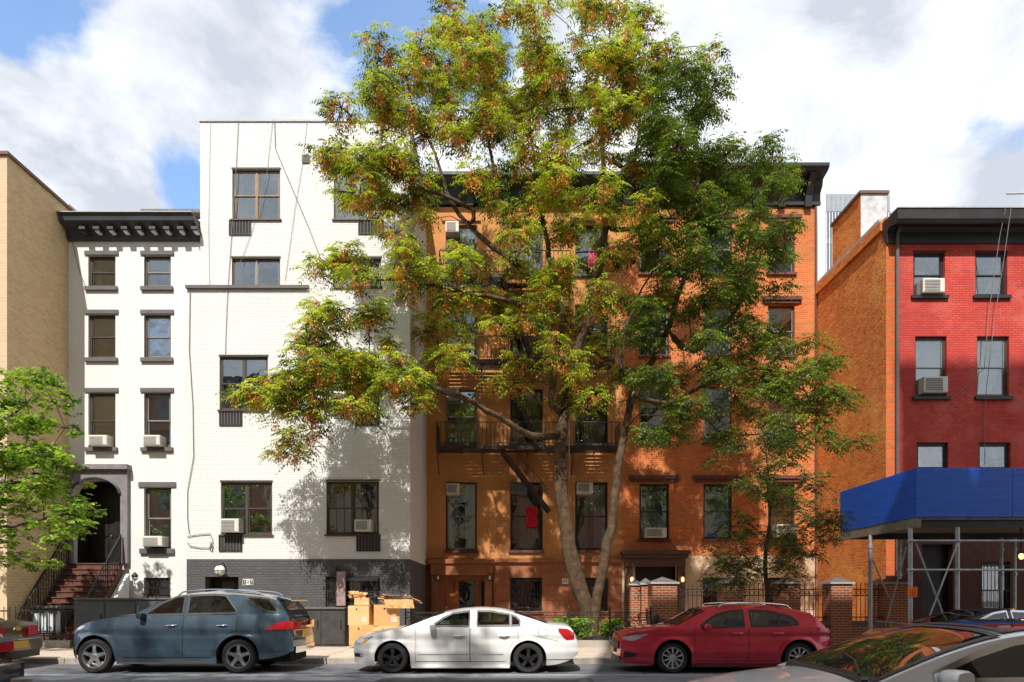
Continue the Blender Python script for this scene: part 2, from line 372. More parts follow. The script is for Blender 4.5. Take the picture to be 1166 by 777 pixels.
def hull(mb, x0, x1, z0, z1, Y, Yb, m, ms=None, roof=None, top_drop=0.0):
    ms = ms or m
    mb.face([(x0, Y, z0), (x0, Y, z1), (x0, Yb, z1), (x0, Yb, z0)], ms)
    mb.face([(x1, Y, z0), (x1, Yb, z0), (x1, Yb, z1), (x1, Y, z1)], ms)
    mb.face([(x0, Yb, z0), (x0, Yb, z1), (x1, Yb, z1), (x1, Yb, z0)], ms)
    zt = z1 - top_drop
    mb.face([(x0, Y, zt), (x1, Y, zt), (x1, Yb, zt), (x0, Yb, zt)], roof or M_roof)
def pxrect(a, b, top, bot, Y): return (X(a, Y), X(b, Y), Z(bot, Y), Z(top, Y))

def window(parent, r, Y, fm=None, sm=None, gm=None, rec=0.10, cols=1, rail=0.5, blind=None, blind_m=None, curtain=None, curtain_m=None,
           sill=None, lintel=None, sill_o=0.06, lint_o=0.08, lint_h=0.2, sill_h=0.10, fw=0.055, bars=False, label=None, muntin=0):
    """r=(x0,x1,z0,z1). window mesh = frame and sashes; sub-parts pane, sill, lintel, blind, room"""
    x0, x1, z0, z1 = r; fm = fm or M_frame; sm = sm or fm; gm = gm or M_glass
    mb = MB(); y = Y + rec; d = 0.09
    mb.box(x0, x0 + fw, y, y + d, z0, z1, fm); mb.box(x1 - fw, x1, y, y + d, z0, z1, fm)
    mb.box(x0 + fw, x1 - fw, y, y + d, z1 - fw, z1, fm); mb.box(x0 + fw, x1 - fw, y, y + d, z0, z0 + fw, fm)
    cw = (x1 - x0 - 2 * fw) / cols
    gl = MB()
    for c in range(cols):
        a = x0 + fw + c * cw; b = a + cw
        if c: mb.box(a - 0.035, a + 0.035, y - 0.004, y + d, z0 + fw, z1 - fw, sm); a += 0.035
        if c < cols - 1: b -= 0.035
        s = 0.035
        zlo, zhi = z0 + fw, z1 - fw
        zm = zlo + (zhi - zlo) * rail if rail else zhi
        for (p, q, yy) in ([(zlo, zm + 0.02, y + 0.045), (zm - 0.02, zhi, y + 0.015)] if rail else [(zlo, zhi, y + 0.03)]):
            mb.box(a, a + s, yy, yy + 0.03, p, q, sm); mb.box(b - s, b, yy, yy + 0.03, p, q, sm)
            mb.box(a + s, b - s, yy, yy + 0.03, p, p + s + 0.01, sm); mb.box(a + s, b - s, yy, yy + 0.03, q - s, q, sm)
            for k in range(muntin):
                xm = a + (b - a) * (k + 1) / (muntin + 1); mb.box(xm - 0.01, xm + 0.01, yy + 0.002, yy + 0.028, p + s, q - s, sm)
            gl.box(a + s, b - s, yy + 0.012, yy + 0.018, p + s + 0.01, q - s, gm)
    win = mb.build('window', parent)
    if label: win['label'] = label
    gl.build('pane', win)
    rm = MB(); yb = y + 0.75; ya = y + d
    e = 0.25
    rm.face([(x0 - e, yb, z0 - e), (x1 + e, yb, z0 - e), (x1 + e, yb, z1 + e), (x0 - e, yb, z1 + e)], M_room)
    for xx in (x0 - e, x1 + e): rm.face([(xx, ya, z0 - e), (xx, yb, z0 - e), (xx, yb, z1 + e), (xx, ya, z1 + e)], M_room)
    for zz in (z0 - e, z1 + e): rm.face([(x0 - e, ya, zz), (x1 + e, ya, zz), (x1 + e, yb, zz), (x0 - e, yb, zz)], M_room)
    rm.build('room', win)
    if blind:
        bb = MB(); zb = z1 - (z1 - z0) * blind
        bb.box(x0 + fw, x1 - fw, ya + 0.04, ya + 0.05, zb, z1, blind_m or M_blind)
        bb.build('blind', win)
    if curtain:
        cb = MB()
        for (ca, cbb) in curtain:
            xa, xb = x0 + (x1 - x0) * ca, x0 + (x1 - x0) * cbb; n = max(4, int((xb - xa) / 0.03))
            P = [[(xa + (xb - xa) * i / n, ya + 0.09 + 0.02 * math.sin(i * 2.1), z) for i in range(n + 1)] for z in (z0, z1)]
            cb.grid(P, curtain_m or M_curt)
        cb.build('curtain', win)
    if sill:
        q = MB(); q.box(x0 - sill_o, x1 + sill_o, Y - 0.09, Y + rec + 0.01, z0 - sill_h, z0 + 0.003, sill); q.build('sill', win, bevel=0.008)
    if lintel:
        q = MB(); q.box(x0 - lint_o, x1 + lint_o, Y - 0.05, Y + 0.004, z1, z1 + lint_h, lintel)
        q.build('lintel', win, bevel=0.008)
    if bars:
        q = MB(); n = max(4, int((x1 - x0) / 0.13))
        for i in range(n + 1):
            xx = x0 + 0.03 + (x1 - x0 - 0.06) * i / n; q.tube([(xx, Y - 0.05, z0 + 0.02), (xx, Y - 0.05, z1 - 0.02)], 0.010, M_black, 5)
        for zz in (z0 + 0.12, (z0 + z1) / 2, z1 - 0.12): q.box(x0 - 0.02, x1 + 0.02, Y - 0.066, Y - 0.056, zz - 0.015, zz + 0.015, M_black)
        q.build('window_bars', win)
    return win

AC_GROUP = 'window air conditioners'
def aircon(px0, px1, py0, py1, Y, label, out=0.32, m=None):
    x0, x1, z0, z1 = pxrect(px0, px1, py0, py1, Y)
    t = thing('air_conditioner', label, 'air conditioner', ((x0 + x1) / 2, Y, z0), AC_GROUP)
    m = m or M_acw; w2 = (x1 - x0) / 2; h = z1 - z0
    b = MB(); b.box(-w2, w2, -out, 0.22, 0, h, m)
    b.box(-w2 + 0.02, w2 - 0.02, -out - 0.012, -out + 0.001, 0.02, h - 0.02, m)
    b.build('housing', t, bevel=0.012)
    g = MB(); n = 8
    gx0, gx1 = -w2 + 0.05, w2 * 0.55
    g.box(gx0, gx1, -out - 0.018, -out - 0.013, 0.05, h - 0.05, M_acg)
    for i in range(n):
        z = 0.06 + (h - 0.12) * i / (n - 1); g.box(gx0, gx1, -out - 0.03, -out - 0.019, z - 0.006, z + 0.006, m)
    g.build('grille', t)
    s = MB()
    for i in range(5):
        z = 0.06 + (h - 0.12) * i / 4
        for sx in (-1, 1): s.box(sx * w2, sx * (w2 + 0.006), -out + 0.05, -0.05, z - 0.008, z + 0.008, M_acg)
    s.build('side_vent', t)
    return t
def cable(parent, pts, r=0.008, m=None, name='cable'):
    b = MB(); b.tube(pts, r, m or M_cable, 5); return b.build(name, parent)
def louver(parent, r, Y, m=M_black, name='louvred_grille'):
    x0, x1, z0, z1 = r; b = MB(); b.box(x0, x1, Y - 0.02, Y + 0.0, z0, z1, M_room); 
    b.box(x0 - 0.03, x0, Y - 0.04, Y, z0 - 0.03, z1 + 0.03, m); b.box(x1, x1 + 0.03, Y - 0.04, Y, z0 - 0.03, z1 + 0.03, m)
    b.box(x0, x1, Y - 0.04, Y, z1, z1 + 0.03, m); b.box(x0, x1, Y - 0.04, Y, z0 - 0.03, z0, m)
    n = 7
    for i in range(n): xx = x0 + (x1 - x0) * (i + 0.5) / n; b.box(xx - 0.012, xx + 0.012, Y - 0.04, Y - 0.02, z0, z1, M_lint)
    return b.build(name, parent)
# ================================================================== GROUND
YK, YS = 16.6, 20.1          # far kerb face, back of far pavement
ZS = 0.14
def asphalt():
    m, t, bs = new_mat('asphalt'); geo = t.n('ShaderNodeNewGeometry').outputs['Position']
    n1 = t.noise(geo, 60, 4, 0.7); n2 = t.noise(geo, 0.7, 7, 0.65, 0.6)
    mp = t.n('ShaderNodeMapping'); mp.inputs['Scale'].default_value = (0.10, 1.3, 1); t.l(geo, mp.inputs[0]); n3 = t.noise(mp.outputs[0], 1.2, 5, 0.6)
    c = t.ramp(t.math('ADD', t.math('MULTIPLY', n2, 0.6), t.math('MULTIPLY', n3, 0.4)), [(0.35, (0.085, 0.09, 0.10)), (0.62, (0.17, 0.175, 0.19))])
    c = t.mix(t.ramp(n1, [(0.45, 0.0), (0.75, 0.5)]), c, (0.22, 0.22, 0.23))
    vo = t.n('ShaderNodeTexVoronoi', feature='DISTANCE_TO_EDGE'); vo.inputs['Scale'].default_value = 0.35
    wv = t.n('ShaderNodeMix', data_type='VECTOR'); 
    t.l(t.mix(0.25, geo, t.n('ShaderNodeTexNoise', i_Scale=1.5).outputs['Color']), vo.inputs['Vector'])
    cr = t.ramp(vo.outputs['Distance'], [(0.0, 1.0), (0.010, 0.0)])
    c = t.mix(t.math('MULTIPLY', cr, 0.7), c, (0.02, 0.02, 0.02))
    t.l(c, bs.inputs['Base Color']); bs.inputs['Roughness'].default_value = 0.85
    b = t.n('ShaderNodeBump'); b.inputs['Strength'].default_value = 0.4; b.inputs['Distance'].default_value = 0.01; t.l(n1, b.inputs['Height']); t.l(b.outputs[0], bs.inputs['Normal'])
    return m
def concrete():
    m, t, bs = new_mat('pavement_concrete'); geo = t.n('ShaderNodeNewGeometry').outputs['Position']
    br = t.n('ShaderNodeTexBrick'); br.offset = 0.0; br.inputs['Scale'].default_value = 1.0
    br.inputs['Brick Width'].default_value = 1.52; br.inputs['Row Height'].default_value = 1.52; br.inputs['Mortar Size'].default_value = 0.012
    br.inputs['Color1'].default_value = (0.60, 0.49, 0.38, 1); br.inputs['Color2'].default_value = (0.54, 0.45, 0.36, 1); br.inputs['Mortar'].default_value = (0.12, 0.11, 0.1, 1)
    t.l(geo, br.inputs[0])
    n = t.noise(geo, 2.0, 8, 0.65); c = t.mix(t.ramp(n, [(0.45, 0.0), (0.7, 0.5)]), br.outputs[0], (0.27, 0.24, 0.21))
    sp = t.ramp(t.noise(geo, 9, 2, 0.5), [(0.70, 0.0), (0.72, 0.6)]); c = t.mix(sp, c, (0.10, 0.095, 0.09))
    t.l(c, bs.inputs['Base Color']); bs.inputs['Roughness'].default_value = 0.9
    b = t.n('ShaderNodeBump'); b.inputs['Strength'].default_value = 0.3; b.inputs['Distance'].default_value = 0.006; t.l(t.noise(geo, 40, 4, 0.6), b.inputs['Height']); t.l(b.outputs[0], bs.inputs['Normal'])
    return m
M_asph = asphalt(); M_conc = concrete()
M_line = mat('worn_road_paint', (0.42, 0.43, 0.44), 0.8, var=0.35, vscale=14)
M_gnd = mat('earth', (0.16, 0.14, 0.12), 0.95, var=0.2)
b = MB(); b.box(-400, 400, -400, 600, -0.5, -0.02, M_gnd); structure(b.build('ground'))
b = MB(); b.grid([[(x, y, 0.0) for x in np.linspace(-90, 90, 46)] for y in (4.0, 8, 12, YK + 0.02)], M_asph); structure(b.build('road'))
b = MB(); b.box(-90, 90, 14.18, 14.27, 0.0, 0.004, M_line); structure(b.build('road_marking'))
b = MB(); b.box(-90, 90, YK + 0.15, YS, -0.1, ZS, M_conc); structure(b.build('far_pavement'))
b = MB()
x = -90.0
while x < 90: b.box(x + 0.004, x + 2.396, YK, YK + 0.15, -0.1, ZS + 0.003, M_stone); x += 2.4
structure(b.build('far_kerb', bevel=0.015))
b = MB(); b.box(-90, 90, -2.2, 3.85, -0.1, ZS, M_conc); structure(b.build('near_pavement'))
b = MB(); b.box(-90, 90, 3.85, 4.0, -0.1, ZS + 0.003, M_stone); structure(b.build('near_kerb', bevel=0.015))
b = MB(); b.box(-90, 90, YS, 60, -0.1, ZS - 0.01, M_conc); structure(b.build('areaway_ground'))

# ================================================================== TAN BUILDING
YT, YN, YW, YB, YR = 20.0, 22.8, 22.7, 27.3, 22.3
tan = thing('brick_building', 'tan brick building with a windowless side wall at the left edge of the view', 'building', (X(8, YT), YT, 0))
xr = X(8, YT); zt = Z(177, YT)
b = MB(); facade(b, xr - 9, xr, 0, zt, YT, [(xr - 8 + i * 2.6, xr - 6.8 + i * 2.6, z, z + 1.7) for i in range(3) for z in (1.2, 4.6, 7.8, 11)], M_tanf)
b.build('front_wall', None).parent = tan
tan.location = (0, 0, 0)
b = MB(); hull(b, xr - 9, xr, 0, zt, YT, YT + 16, M_tan, top_drop=0.5); b.build('side_wall', tan)
for i in range(3):
    for z in (1.2, 4.6, 7.8, 11): window(tan, (xr - 8 + i * 2.6, xr - 6.8 + i * 2.6, z, z + 1.7), YT, blind=0.4, sill=M_stone)
b = MB(); b.box(xr - 9.1, xr + 0.07, YT - 0.07, YT + 0.28, zt, zt + 0.09, M_copingb); b.box(xr - 0.28, xr + 0.07, YT + 0.283, YT + 16, zt, zt + 0.09, M_copingb); b.build('coping', tan)
b = MB(); b.box(xr - 9, xr + 0.02, YT - 0.03, YT - 0.001, ZS, 0.9, M_stone); b.build('base_course', tan)

# ================================================================== NARROW WHITE HOUSE
nar = thing('row_house', 'narrow white row house with dark grey bracketed cornice and brownstone stoop', 'row house')
x0, x1 = X(78, YN), X(228, YN); ztop = Z(250, YN)
cols = [(100.5, 131.5), (164, 194.5)]
rows = [(291, 327), (358, 408), (447, 510)]
holes = []; specs = []
for r_, (t_, b_) in enumerate(rows):
    for c_, (a, d) in enumerate(cols):
        h = pxrect(a, d, t_, b_, YN); holes.append(h); specs.append((r_, c_, h))
w4 = pxrect(164, 195, 555, 625, YN); holes.append(w4)
bw = pxrect(164, 194, 658, 681, YN); holes.append(bw)
dx0, dx1, dz0, dz1 = pxrect(84, 140, 545, 642, YN); holes.append((dx0, dx1, dz0, dz1))
b = MB(); facade(b, x0, x1, 0, ztop, YN, holes, M_white2, 0.2); b.build('front_wall', nar)
b = MB(); hull(b, x0, x1, 0, ztop + 0.55, YN + 0.02, YN + 14, M_white2, top_drop=0.3); b.build('rear_walls', nar)
for r_, c_, h in specs:
    window(nar, h, YN, fm=M_frame, sm=M_framel if c_ else M_frame, blind=(0.35, 0.5, 0.65)[r_] if (r_ + c_) % 2 else (0.55 if r_ == 2 else 0), curtain=None if r_ else [(0.05, 0.3)],
           sill=M_lint, lintel=M_lint, rec=0.09, lint_o=0.11, lint_h=0.14, sill_h=0.13, sill_o=0.09, fw=0.07)
window(nar, w4, YN, sm=M_framel, curtain=[(0.06, 0.94)], rail=0.5, sill=M_lint, lintel=M_lint, lint_o=0.17, lint_h=0.17, sill_h=0.17, sill_o=0.12, fw=0.07, rec=0.12)
window(nar, bw, YN, bars=True, curtain=[(0.1, 0.9)], rail=0, rec=0.12)
# cornice with modillions
cz0, cz1 = Z(275, YN), Z(243, YN - 0.6)
b = MB()
b.extrude_x([(YN, cz0), (YN - 0.05, cz0), (YN - 0.05, cz1 - 0.62), (YN - 0.12, cz1 - 0.55), (YN - 0.16, cz1 - 0.32), (YN - 0.45, cz1 - 0.22), (YN - 0.52, cz1 - 0.18), (YN - 0.55, cz1 - 0.05), (YN - 0.6, cz1), (YN + 0.02, cz1 + 0.03)], x0 + 0.01, x1 + 0.02, M_corn)
cor = b.build('cornice', nar)
b = MB(); b.box(x0 - 0.1, x1 - 0.02, YN - 0.63, YN + 0.3, cz1 + 0.032, cz1 + 0.06, M_coping); b.build('gutter', cor)
for i in range(9):
    xx = X(96 + i * 15.9, YN - 0.3); q = MB(); q.box(xx - 0.10, xx + 0.10, YN - 0.44, YN - 0.14, cz1 - 0.42, cz1 - 0.33, M_corn)
    q.box(xx - 0.06, xx + 0.06, YN - 0.38, YN - 0.15, cz1 - 0.48, cz1 - 0.424, M_white2 if i > 0 else M_corn); q.build('bracket', cor)
b = MB(); b.box(X(168, YN + 3), x1, YN + 2.5, YN + 6, ztop + 0.2, Z(238, YN + 2.5), M_roof); b.build('roof_hatch', nar)
# portal around the door
b = MB(); px0, px1, pt = X(80, YN), X(148, YN), Z(536, YN)
M_port = mat('grey_mauve_painted_portal', (0.22, 0.20, 0.21), 0.8, var=0.2, vscale=4, bump=0.1)
b.box(px0, dx0, YN - 0.16, YN - 0.001, dz0, pt, M_port); b.box(dx1, px1, YN - 0.16, YN - 0.001, dz0, pt, M_port)
n = 24; cxm = (dx0 + dx1) / 2; rr = (dx1 - dx0) / 2; zc = dz1 - rr * 0.72
for i in range(n):
    a0, a1 = dx0 + (dx1 - dx0) * i / n, dx0 + (dx1 - dx0) * (i + 1) / n
    zz = [zc + 0.66 * math.sqrt(max(0, rr * rr - (a - cxm) ** 2)) for a in (a0, a1)]
    for yy in (YN - 0.16,): b.face([(a0, yy, zz[0]), (a1, yy, zz[1]), (a1, yy, pt), (a0, yy, pt)], M_port)
    b.face([(a0, YN - 0.16, zz[0]), (a0, YN + 0.25, zz[0]), (a1, YN + 0.25, zz[1]), (a1, YN - 0.16, zz[1])], M_white2)
b.box(px0 - 0.06, px1 + 0.06, YN - 0.30, YN - 0.002, pt, pt + 0.16, M_port)
b.tube([(cxm + 1.0 * rr * math.cos(t), YN - 0.19, zc + 0.70 * rr * math.sin(t)) for t in np.linspace(math.pi * 0.97, math.pi * 0.03, 20)], 0.045, M_corn, 6)
b.build('portal', nar)
b = MB(); M_door = mat('dark_door_paint', (0.02, 0.016, 0.016), 0.4, var=0.3)
yd = YN + 0.9
b.box(dx0, dx1, yd, yd + 0.1, dz0, dz1, M_door)
for k in (0, 1):
    a = dx0 + 0.1 + k * (dx1 - dx0 - 0.1) / 2; 
    for (zz0, zz1) in ((dz0 + 0.2, dz0 + 0.9), (dz0 + 1.0, dz0 + 2.0)): b.box(a, a + 0.55, yd - 0.03, yd, zz0, zz1, M_door)
dr = b.build('door', nar)
b = MB(); b.lathe([(0.0, -0.03), (0.03, -0.02), (0.03, 0.0), (0.01, 0.03)], (cxm - 0.06, yd - 0.06, dz0 + 1.0), 'y', M_chrome, 10); b.build('handle', dr)
b = MB(); b.face([(dx0, YN + 0.2, dz0), (dx0, yd, dz0), (dx0, yd, dz1), (dx0, YN + 0.2, dz1)], M_door); b.face([(dx1, YN + 0.2, dz0), (dx1, yd, dz0), (dx1, yd, dz1), (dx1, YN + 0.2, dz1)], M_door)
b.face([(dx0, YN + 0.2, dz1), (dx1, YN + 0.2, dz1), (dx1, yd, dz1), (dx0, yd, dz1)], M_door); b.box(dx0, dx1, YN, yd, dz0 - 0.1, dz0, M_step); b.build('vestibule', nar)
# stoop
n = 14; st = thing('stoop', None, None); st.parent = nar; ys0 = 20.45; rise = (dz0 - ZS) / n; run = (YN - 0.17 - ys0) / n
sx0, sx1 = X(82, YN), X(143, YN)
for i in range(n):
    b = MB(); b.box(sx0, sx1, ys0 + i * run, YN - 0.17 if i == n - 1 else ys0 + (i + 1) * run + 0.02, ZS if i < 2 else ZS + (i - 1.6) * rise, ZS + (i + 1) * rise - 0.04, M_step)
    b.box(sx0 - 0.03, sx1 + 0.03, ys0 + i * run - 0.03, ys0 + (i + 1) * run + 0.01, ZS + (i + 1) * rise - 0.038, ZS + (i + 1) * rise, M_step)
    b.build('step', st, bevel=0.008)
b = MB(); pr = [(ys0 + 0.4, ZS)] + [(YN - 0.18, ZS), (YN - 0.18, dz0 - 0.3)]
# right cheek wall with an arch
prof = [(YN - 0.18, dz0 - 0.35), (ys0 + 0.35, ZS + 0.25), (ys0 + 0.35, ZS), (ys0 + 0.9, ZS)]
arc = [(ys0 + 1.5 + 0.6 * math.cos(t) , ZS + 0.8 * math.sin(t) * 1.3) for t in np.linspace(math.pi, 0, 10)]
prof = [(ys0 + 0.35, ZS), (ys0 + 0.9, ZS)] + arc[1:-1] + [(ys0 + 2.1, ZS), (YN - 0.18, ZS), (YN - 0.18, dz0 - 0.35), (ys0 + 0.35, ZS + 0.25)]
b.extrude_x(prof, sx1 + 0.032, sx1 + 0.22, M_white2); b.build('cheek_wall', st)
def handrail(xx, name='stair_railing'):
    q = MB(); p0 = Vector((xx, ys0 - 0.1, ZS + 1.05)); p1 = Vector((xx, YN - 0.25, dz0 + 0.95))
    q.tube([p0, p1], 0.026, M_black, 6); q.tube([p0 - Vector((0, 0, .85)), p1 - Vector((0, 0, .85))], 0.016, M_black, 5)
    for i in range(19):
        t = i / 18; p = p0.lerp(p1, t); q.tube([p, p - Vector((0, 0, 0.9 if i % 6 else 1.05))], 0.012 if i % 6 else 0.024, M_black, 5)
        if i < 18:
            c = p0.lerp(p1, t + 0.5 / 18) - Vector((0, 0, 0.42))
            q.tube([c + Vector((0, 0.055 * math.cos(a), 0.10 * math.sin(a))) for a in np.linspace(0, 2 * math.pi, 9)], 0.007, M_black, 4, caps=False)
            q.tube([c + Vector((0, 0.045 * math.cos(a), 0.22 + 0.06 * math.sin(a))) for a in np.linspace(0, 2 * math.pi, 9)], 0.007, M_black, 4, caps=False)
    q.tube([p0, p0 + Vector((0, -0.12, -0.05)), p0 + Vector((0, -0.14, -0.2)), p0 + Vector((0, -0.05, -0.25))], 0.02, M_black, 5)
    return q.build(name, st)
handrail(sx1 - 0.02); handrail(sx0 + 0.05)
# timber/stone balustrade along the tan wall
b = MB(); M_bal = mat('tan_brown_baluster', (0.22, 0.14, 0.07), 0.8, var=0.2)
for i in range(9):
    t = i / 8.5; y = ys0 + 0.1 + (YN - 0.5 - ys0) * t; z = ZS + t * (dz0 - ZS)
    b.box(sx0 - 0.28, sx0 - 0.14, y - 0.06, y + 0.06, z - 0.1, z + 0.85, M_bal)
b.face([(sx0 - 0.31, ys0, ZS + .86), (sx0 - 0.11, ys0, ZS + .86), (sx0 - 0.11, YN - 0.2, dz0 + .86), (sx0 - 0.31, YN - 0.2, dz0 + .86)], M_rustiron)
b.face([(sx0 - 0.31, ys0, ZS + .98), (sx0 - 0.11, ys0, ZS + .98), (sx0 - 0.11, YN - 0.2, dz0 + .98), (sx0 - 0.31, YN - 0.2, dz0 + .98)], M_rustiron)
b.face([(sx0 - 0.11, ys0, ZS + .86), (sx0 - 0.11, YN - 0.2, dz0 + .86), (sx0 - 0.11, YN - 0.2, dz0 + .98), (sx0 - 0.11, ys0, ZS + .98)], M_rustiron)
b.build('balustrade', st)
# wall lantern
lx, lz = X(153.5, YN - 0.25), Z(657, YN - 0.25)
b = MB(); b.tube([(lx - 0.05, YN, lz - 0.22), (lx - 0.05, YN - 0.2, lz - 0.24), (lx, YN - 0.25, lz - 0.12)], 0.014, M_black, 5)
b.lathe([(0.0, 0.16), (0.04, 0.13), (0.11, 0.03), (0.10, 0.0)], (lx, YN - 0.25, lz), 'z', M_black, 12)
la = b.build('wall_lantern', nar); b = MB(); b.lathe([(0.085, 0.0), (0.09, -0.05), (0.05, -0.13), (0.0, -0.14)], (lx, YN - 0.25, lz), 'z', M_wht, 12); b.build('lamp_globe', la)
cable(nar, [(X(80, YN), YN - 0.02, Z(262, YN)), (X(86, YN), YN - 0.03, Z(290, YN)), (X(92, YN), YN - 0.03, Z(312, YN)), (X(97, YN), YN - 0.03, Z(324, YN))], 0.012)

# ================================================================== TALL WHITE BUILDING
tw = thing('apartment_building', 'tall white painted brick apartment building with a dark grey ground floor and globe lamp', 'apartment building')
x0, x1, xl = X(228, YW), X(467, YW), X(213, YW); ztop = Z(139, YW); zb = Z(637, YW); zband = Z(326, YW)
WIN = {'top left': (264.5, 319, 193, 250), 'top right': (380, 435, 193, 250), 'short left': (264, 319, 294, 327), 'short right': (379, 434, 294, 327),
       'third left': (250, 305, 406, 467), 'third right': (371, 432, 404, 466), 'second left': (251.5, 310, 549, 609), 'second right': (371.5, 431.5, 548, 609)}
holes = [pxrect(*v, YW) for v in WIN.values()]
b = MB(); facade(b, x0, x1, zband, ztop, YW, holes, M_white, 0.16); facade(b, xl, x1, zb, zband, YW, holes, M_white, 0.16)
b.face([(x0, YW, zband), (x0, YW, ztop), (x0, YW + 13, ztop), (x0, YW + 13, zband)], M_white)
b.face([(x1, YW, zb), (x1, YW + 13, zb), (x1, YW + 13, ztop), (x1, YW, ztop)], M_white)
b.face([(x0, YW + 13, 0), (x0, YW + 13, ztop), (x1, YW + 13, ztop), (x1, YW + 13, 0)], M_white)
b.face([(x0, YW, ztop - 0.4), (x1, YW, ztop - 0.4), (x1, YW + 13, ztop - 0.4), (x0, YW + 13, ztop - 0.4)], M_roof)
b.build('upper_wall', tw)
door = pxrect(234, 272, 657, 741, YW); wb_ = pxrect(371, 432, 657, 691, YW)
b = MB(); facade(b, xl, x1, 0, zb, YW - 0.03, [door, wb_], M_dgrey, 0.25)
b.face([(x1, YW - 0.03, 0), (x1, YW + 13, 0), (x1, YW + 13, zb), (x1, YW - 0.03, zb)], M_dgrey); b.face([(xl, YW - 0.03, zb), (x1, YW - 0.03, zb), (x1, YW, zb), (xl, YW, zb)], M_dgrey)
b.build('base_wall', tw)
b = MB(); b.box(x0 - 0.03, x1 + 0.03, YW - 0.04, YW + 0.3, ztop, ztop + 0.06, M_coping); b.box(x1 - 0.3, x1 + 0.03, YW + 0.302, YW + 13, ztop, ztop + 0.06, M_coping); b.build('coping', tw)
b = MB(); b.box(xl - 0.02, X(352, YW), YW - 0.10, YW - 0.001, Z(329.5, YW), Z(326, YW), M_lint); b.build('string_course', tw)
M_sidew = M_white
wk = dict(cols=2, lintel=None, rec=0.06, fw=0.05)
R2 = {k: pxrect(*v, YW) for k, v in WIN.items()}
def hood(r):
    q = MB(); q.box(r[0] - 0.02, r[1] + 0.02, YW - 0.03, YW - 0.002, r[3] + 0.002, r[3] + 0.05, M_frame); q.build('window_head', tw); q = MB(); q.box(r[0] - 0.05, r[1] + 0.05, YW - 0.06, YW - 0.002, r[2] - 0.05, r[2] - 0.002, M_frame); q.build('window_sill', tw)
for r in R2.values(): hood(r)
window(tw, R2['top left'], YW, sm=M_framet, blind=0.15, curtain=[(0.05, 0.45)], **wk)
window(tw, R2['top right'], YW, sm=M_framel, blind=0.25, curtain=[(0.5, 0.95)], **wk)
window(tw, R2['short left'], YW, rail=0, sm=M_framel, blind=0.0, **wk)
window(tw, R2['short right'], YW, rail=0, sm=M_framel, blind=0.3, **wk)
window(tw, R2['third left'], YW, blind=0.35, curtain=[(0.04, 0.5)], blind_m=M_green, **wk)
window(tw, R2['third right'], YW, blind=0.45, curtain=[(0.04, 0.3)], **wk)
window(tw, R2['second left'], YW, blind=0.5, curtain=[(0.04, 0.5)], curtain_m=M_green, **wk)
window(tw, R2['second right'], YW, blind=0.0, gm=M_glass, muntin=2, **wk)
for r in ((262, 285, 252, 267), (409, 436, 252, 266), (251, 275, 470, 484), (406, 431, 467, 484), (250.5, 275, 611, 627), (407, 432, 611, 627)): louver(tw, pxrect(*r, YW), YW)
louver(tw, pxrect(345, 352, 178, 185, YW), YW, M_lint, 'wall_vent')
# entrance, globe lamp, number
b = MB(); b.box(door[0], door[1], YW + 0.5, YW + 0.56, ZS, door[3], M_door); b.box(door[0] + 0.35, door[1] - 0.3, YW + 0.47, YW + 0.5, door[3] - 0.35, door[3] - 0.15, M_lint); dr = b.build('entrance_door', tw)
b = MB(); b.box(door[0] + 0.4, door[1] - 0.35, YW + 0.455, YW + 0.467, 0.6, 2.0, M_glassd); b.build('door_glass', dr)
gx, gz = X(250.5, YW - 0.35), Z(650, YW - 0.35)
b = MB(); b.tube([(gx + 0.05, YW - 0.03, gz + 0.1), (gx + 0.05, YW - 0.2, gz + 0.26), (gx, YW - 0.35, gz + 0.2)], 0.018, M_black, 6)
for ax in ((1, 0), (0, 1)): b.tube([(gx + 0.185 * math.cos(t) * ax[0], YW - 0.35 + 0.185 * math.cos(t) * ax[1], gz + 0.185 * math.sin(t)) for t in np.linspace(0, 2 * math.pi, 24)], 0.008, M_black, 4, caps=False)
b.tube([(gx + 0.185 * math.cos(t), YW - 0.35 + 0.185 * math.sin(t), gz) for t in np.linspace(0, 2 * math.pi, 24)], 0.008, M_black, 4, caps=False)
gl_ = b.build('globe_lamp', tw)
M_globe = mat('opal_glass', (0.82, 0.80, 0.76), 0.25, var=0.03)
b = MB(); b.lathe([(0.175 * math.sin(t), 0.175 * math.cos(t)) for t in np.linspace(0, math.pi, 14)], (gx, YW - 0.35, gz), 'z', M_globe, 22); b.build('lamp_globe', gl_, smooth=60)
def text_mesh(txt, x, y, z, size, m, name, parent, ext=0.003, rot=(R(90), 0, 0), sx=1.0):
    cu = bpy.data.curves.new(name, 'FONT'); cu.body = txt; cu.size = size; cu.extrude = ext; cu.align_x = 'CENTER'; cu.align_y = 'CENTER'
    o = bpy.data.objects.new(name, cu); COL.objects.link(o); dg = bpy.context.evaluated_depsgraph_get()
    me = bpy.data.meshes.new_from_object(o.evaluated_get(dg)); me.materials.clear(); me.materials.append(m); bpy.data.objects.remove(o)
    o2 = bpy.data.objects.new(name, me); COL.objects.link(o2); o2.location = (x, y, z); o2.rotation_euler = rot; o2.scale = (sx, 1, 1); o2.parent = parent
    return o2
r = pxrect(277, 289, 659.5, 666.5, YW)
b = MB(); b.box(r[0], r[1], YW - 0.055, YW - 0.032, r[2], r[3], M_wht); ns = b.build('number_sign', tw)
cxn = (r[0] + r[1]) / 2; czn = (r[2] + r[3]) / 2
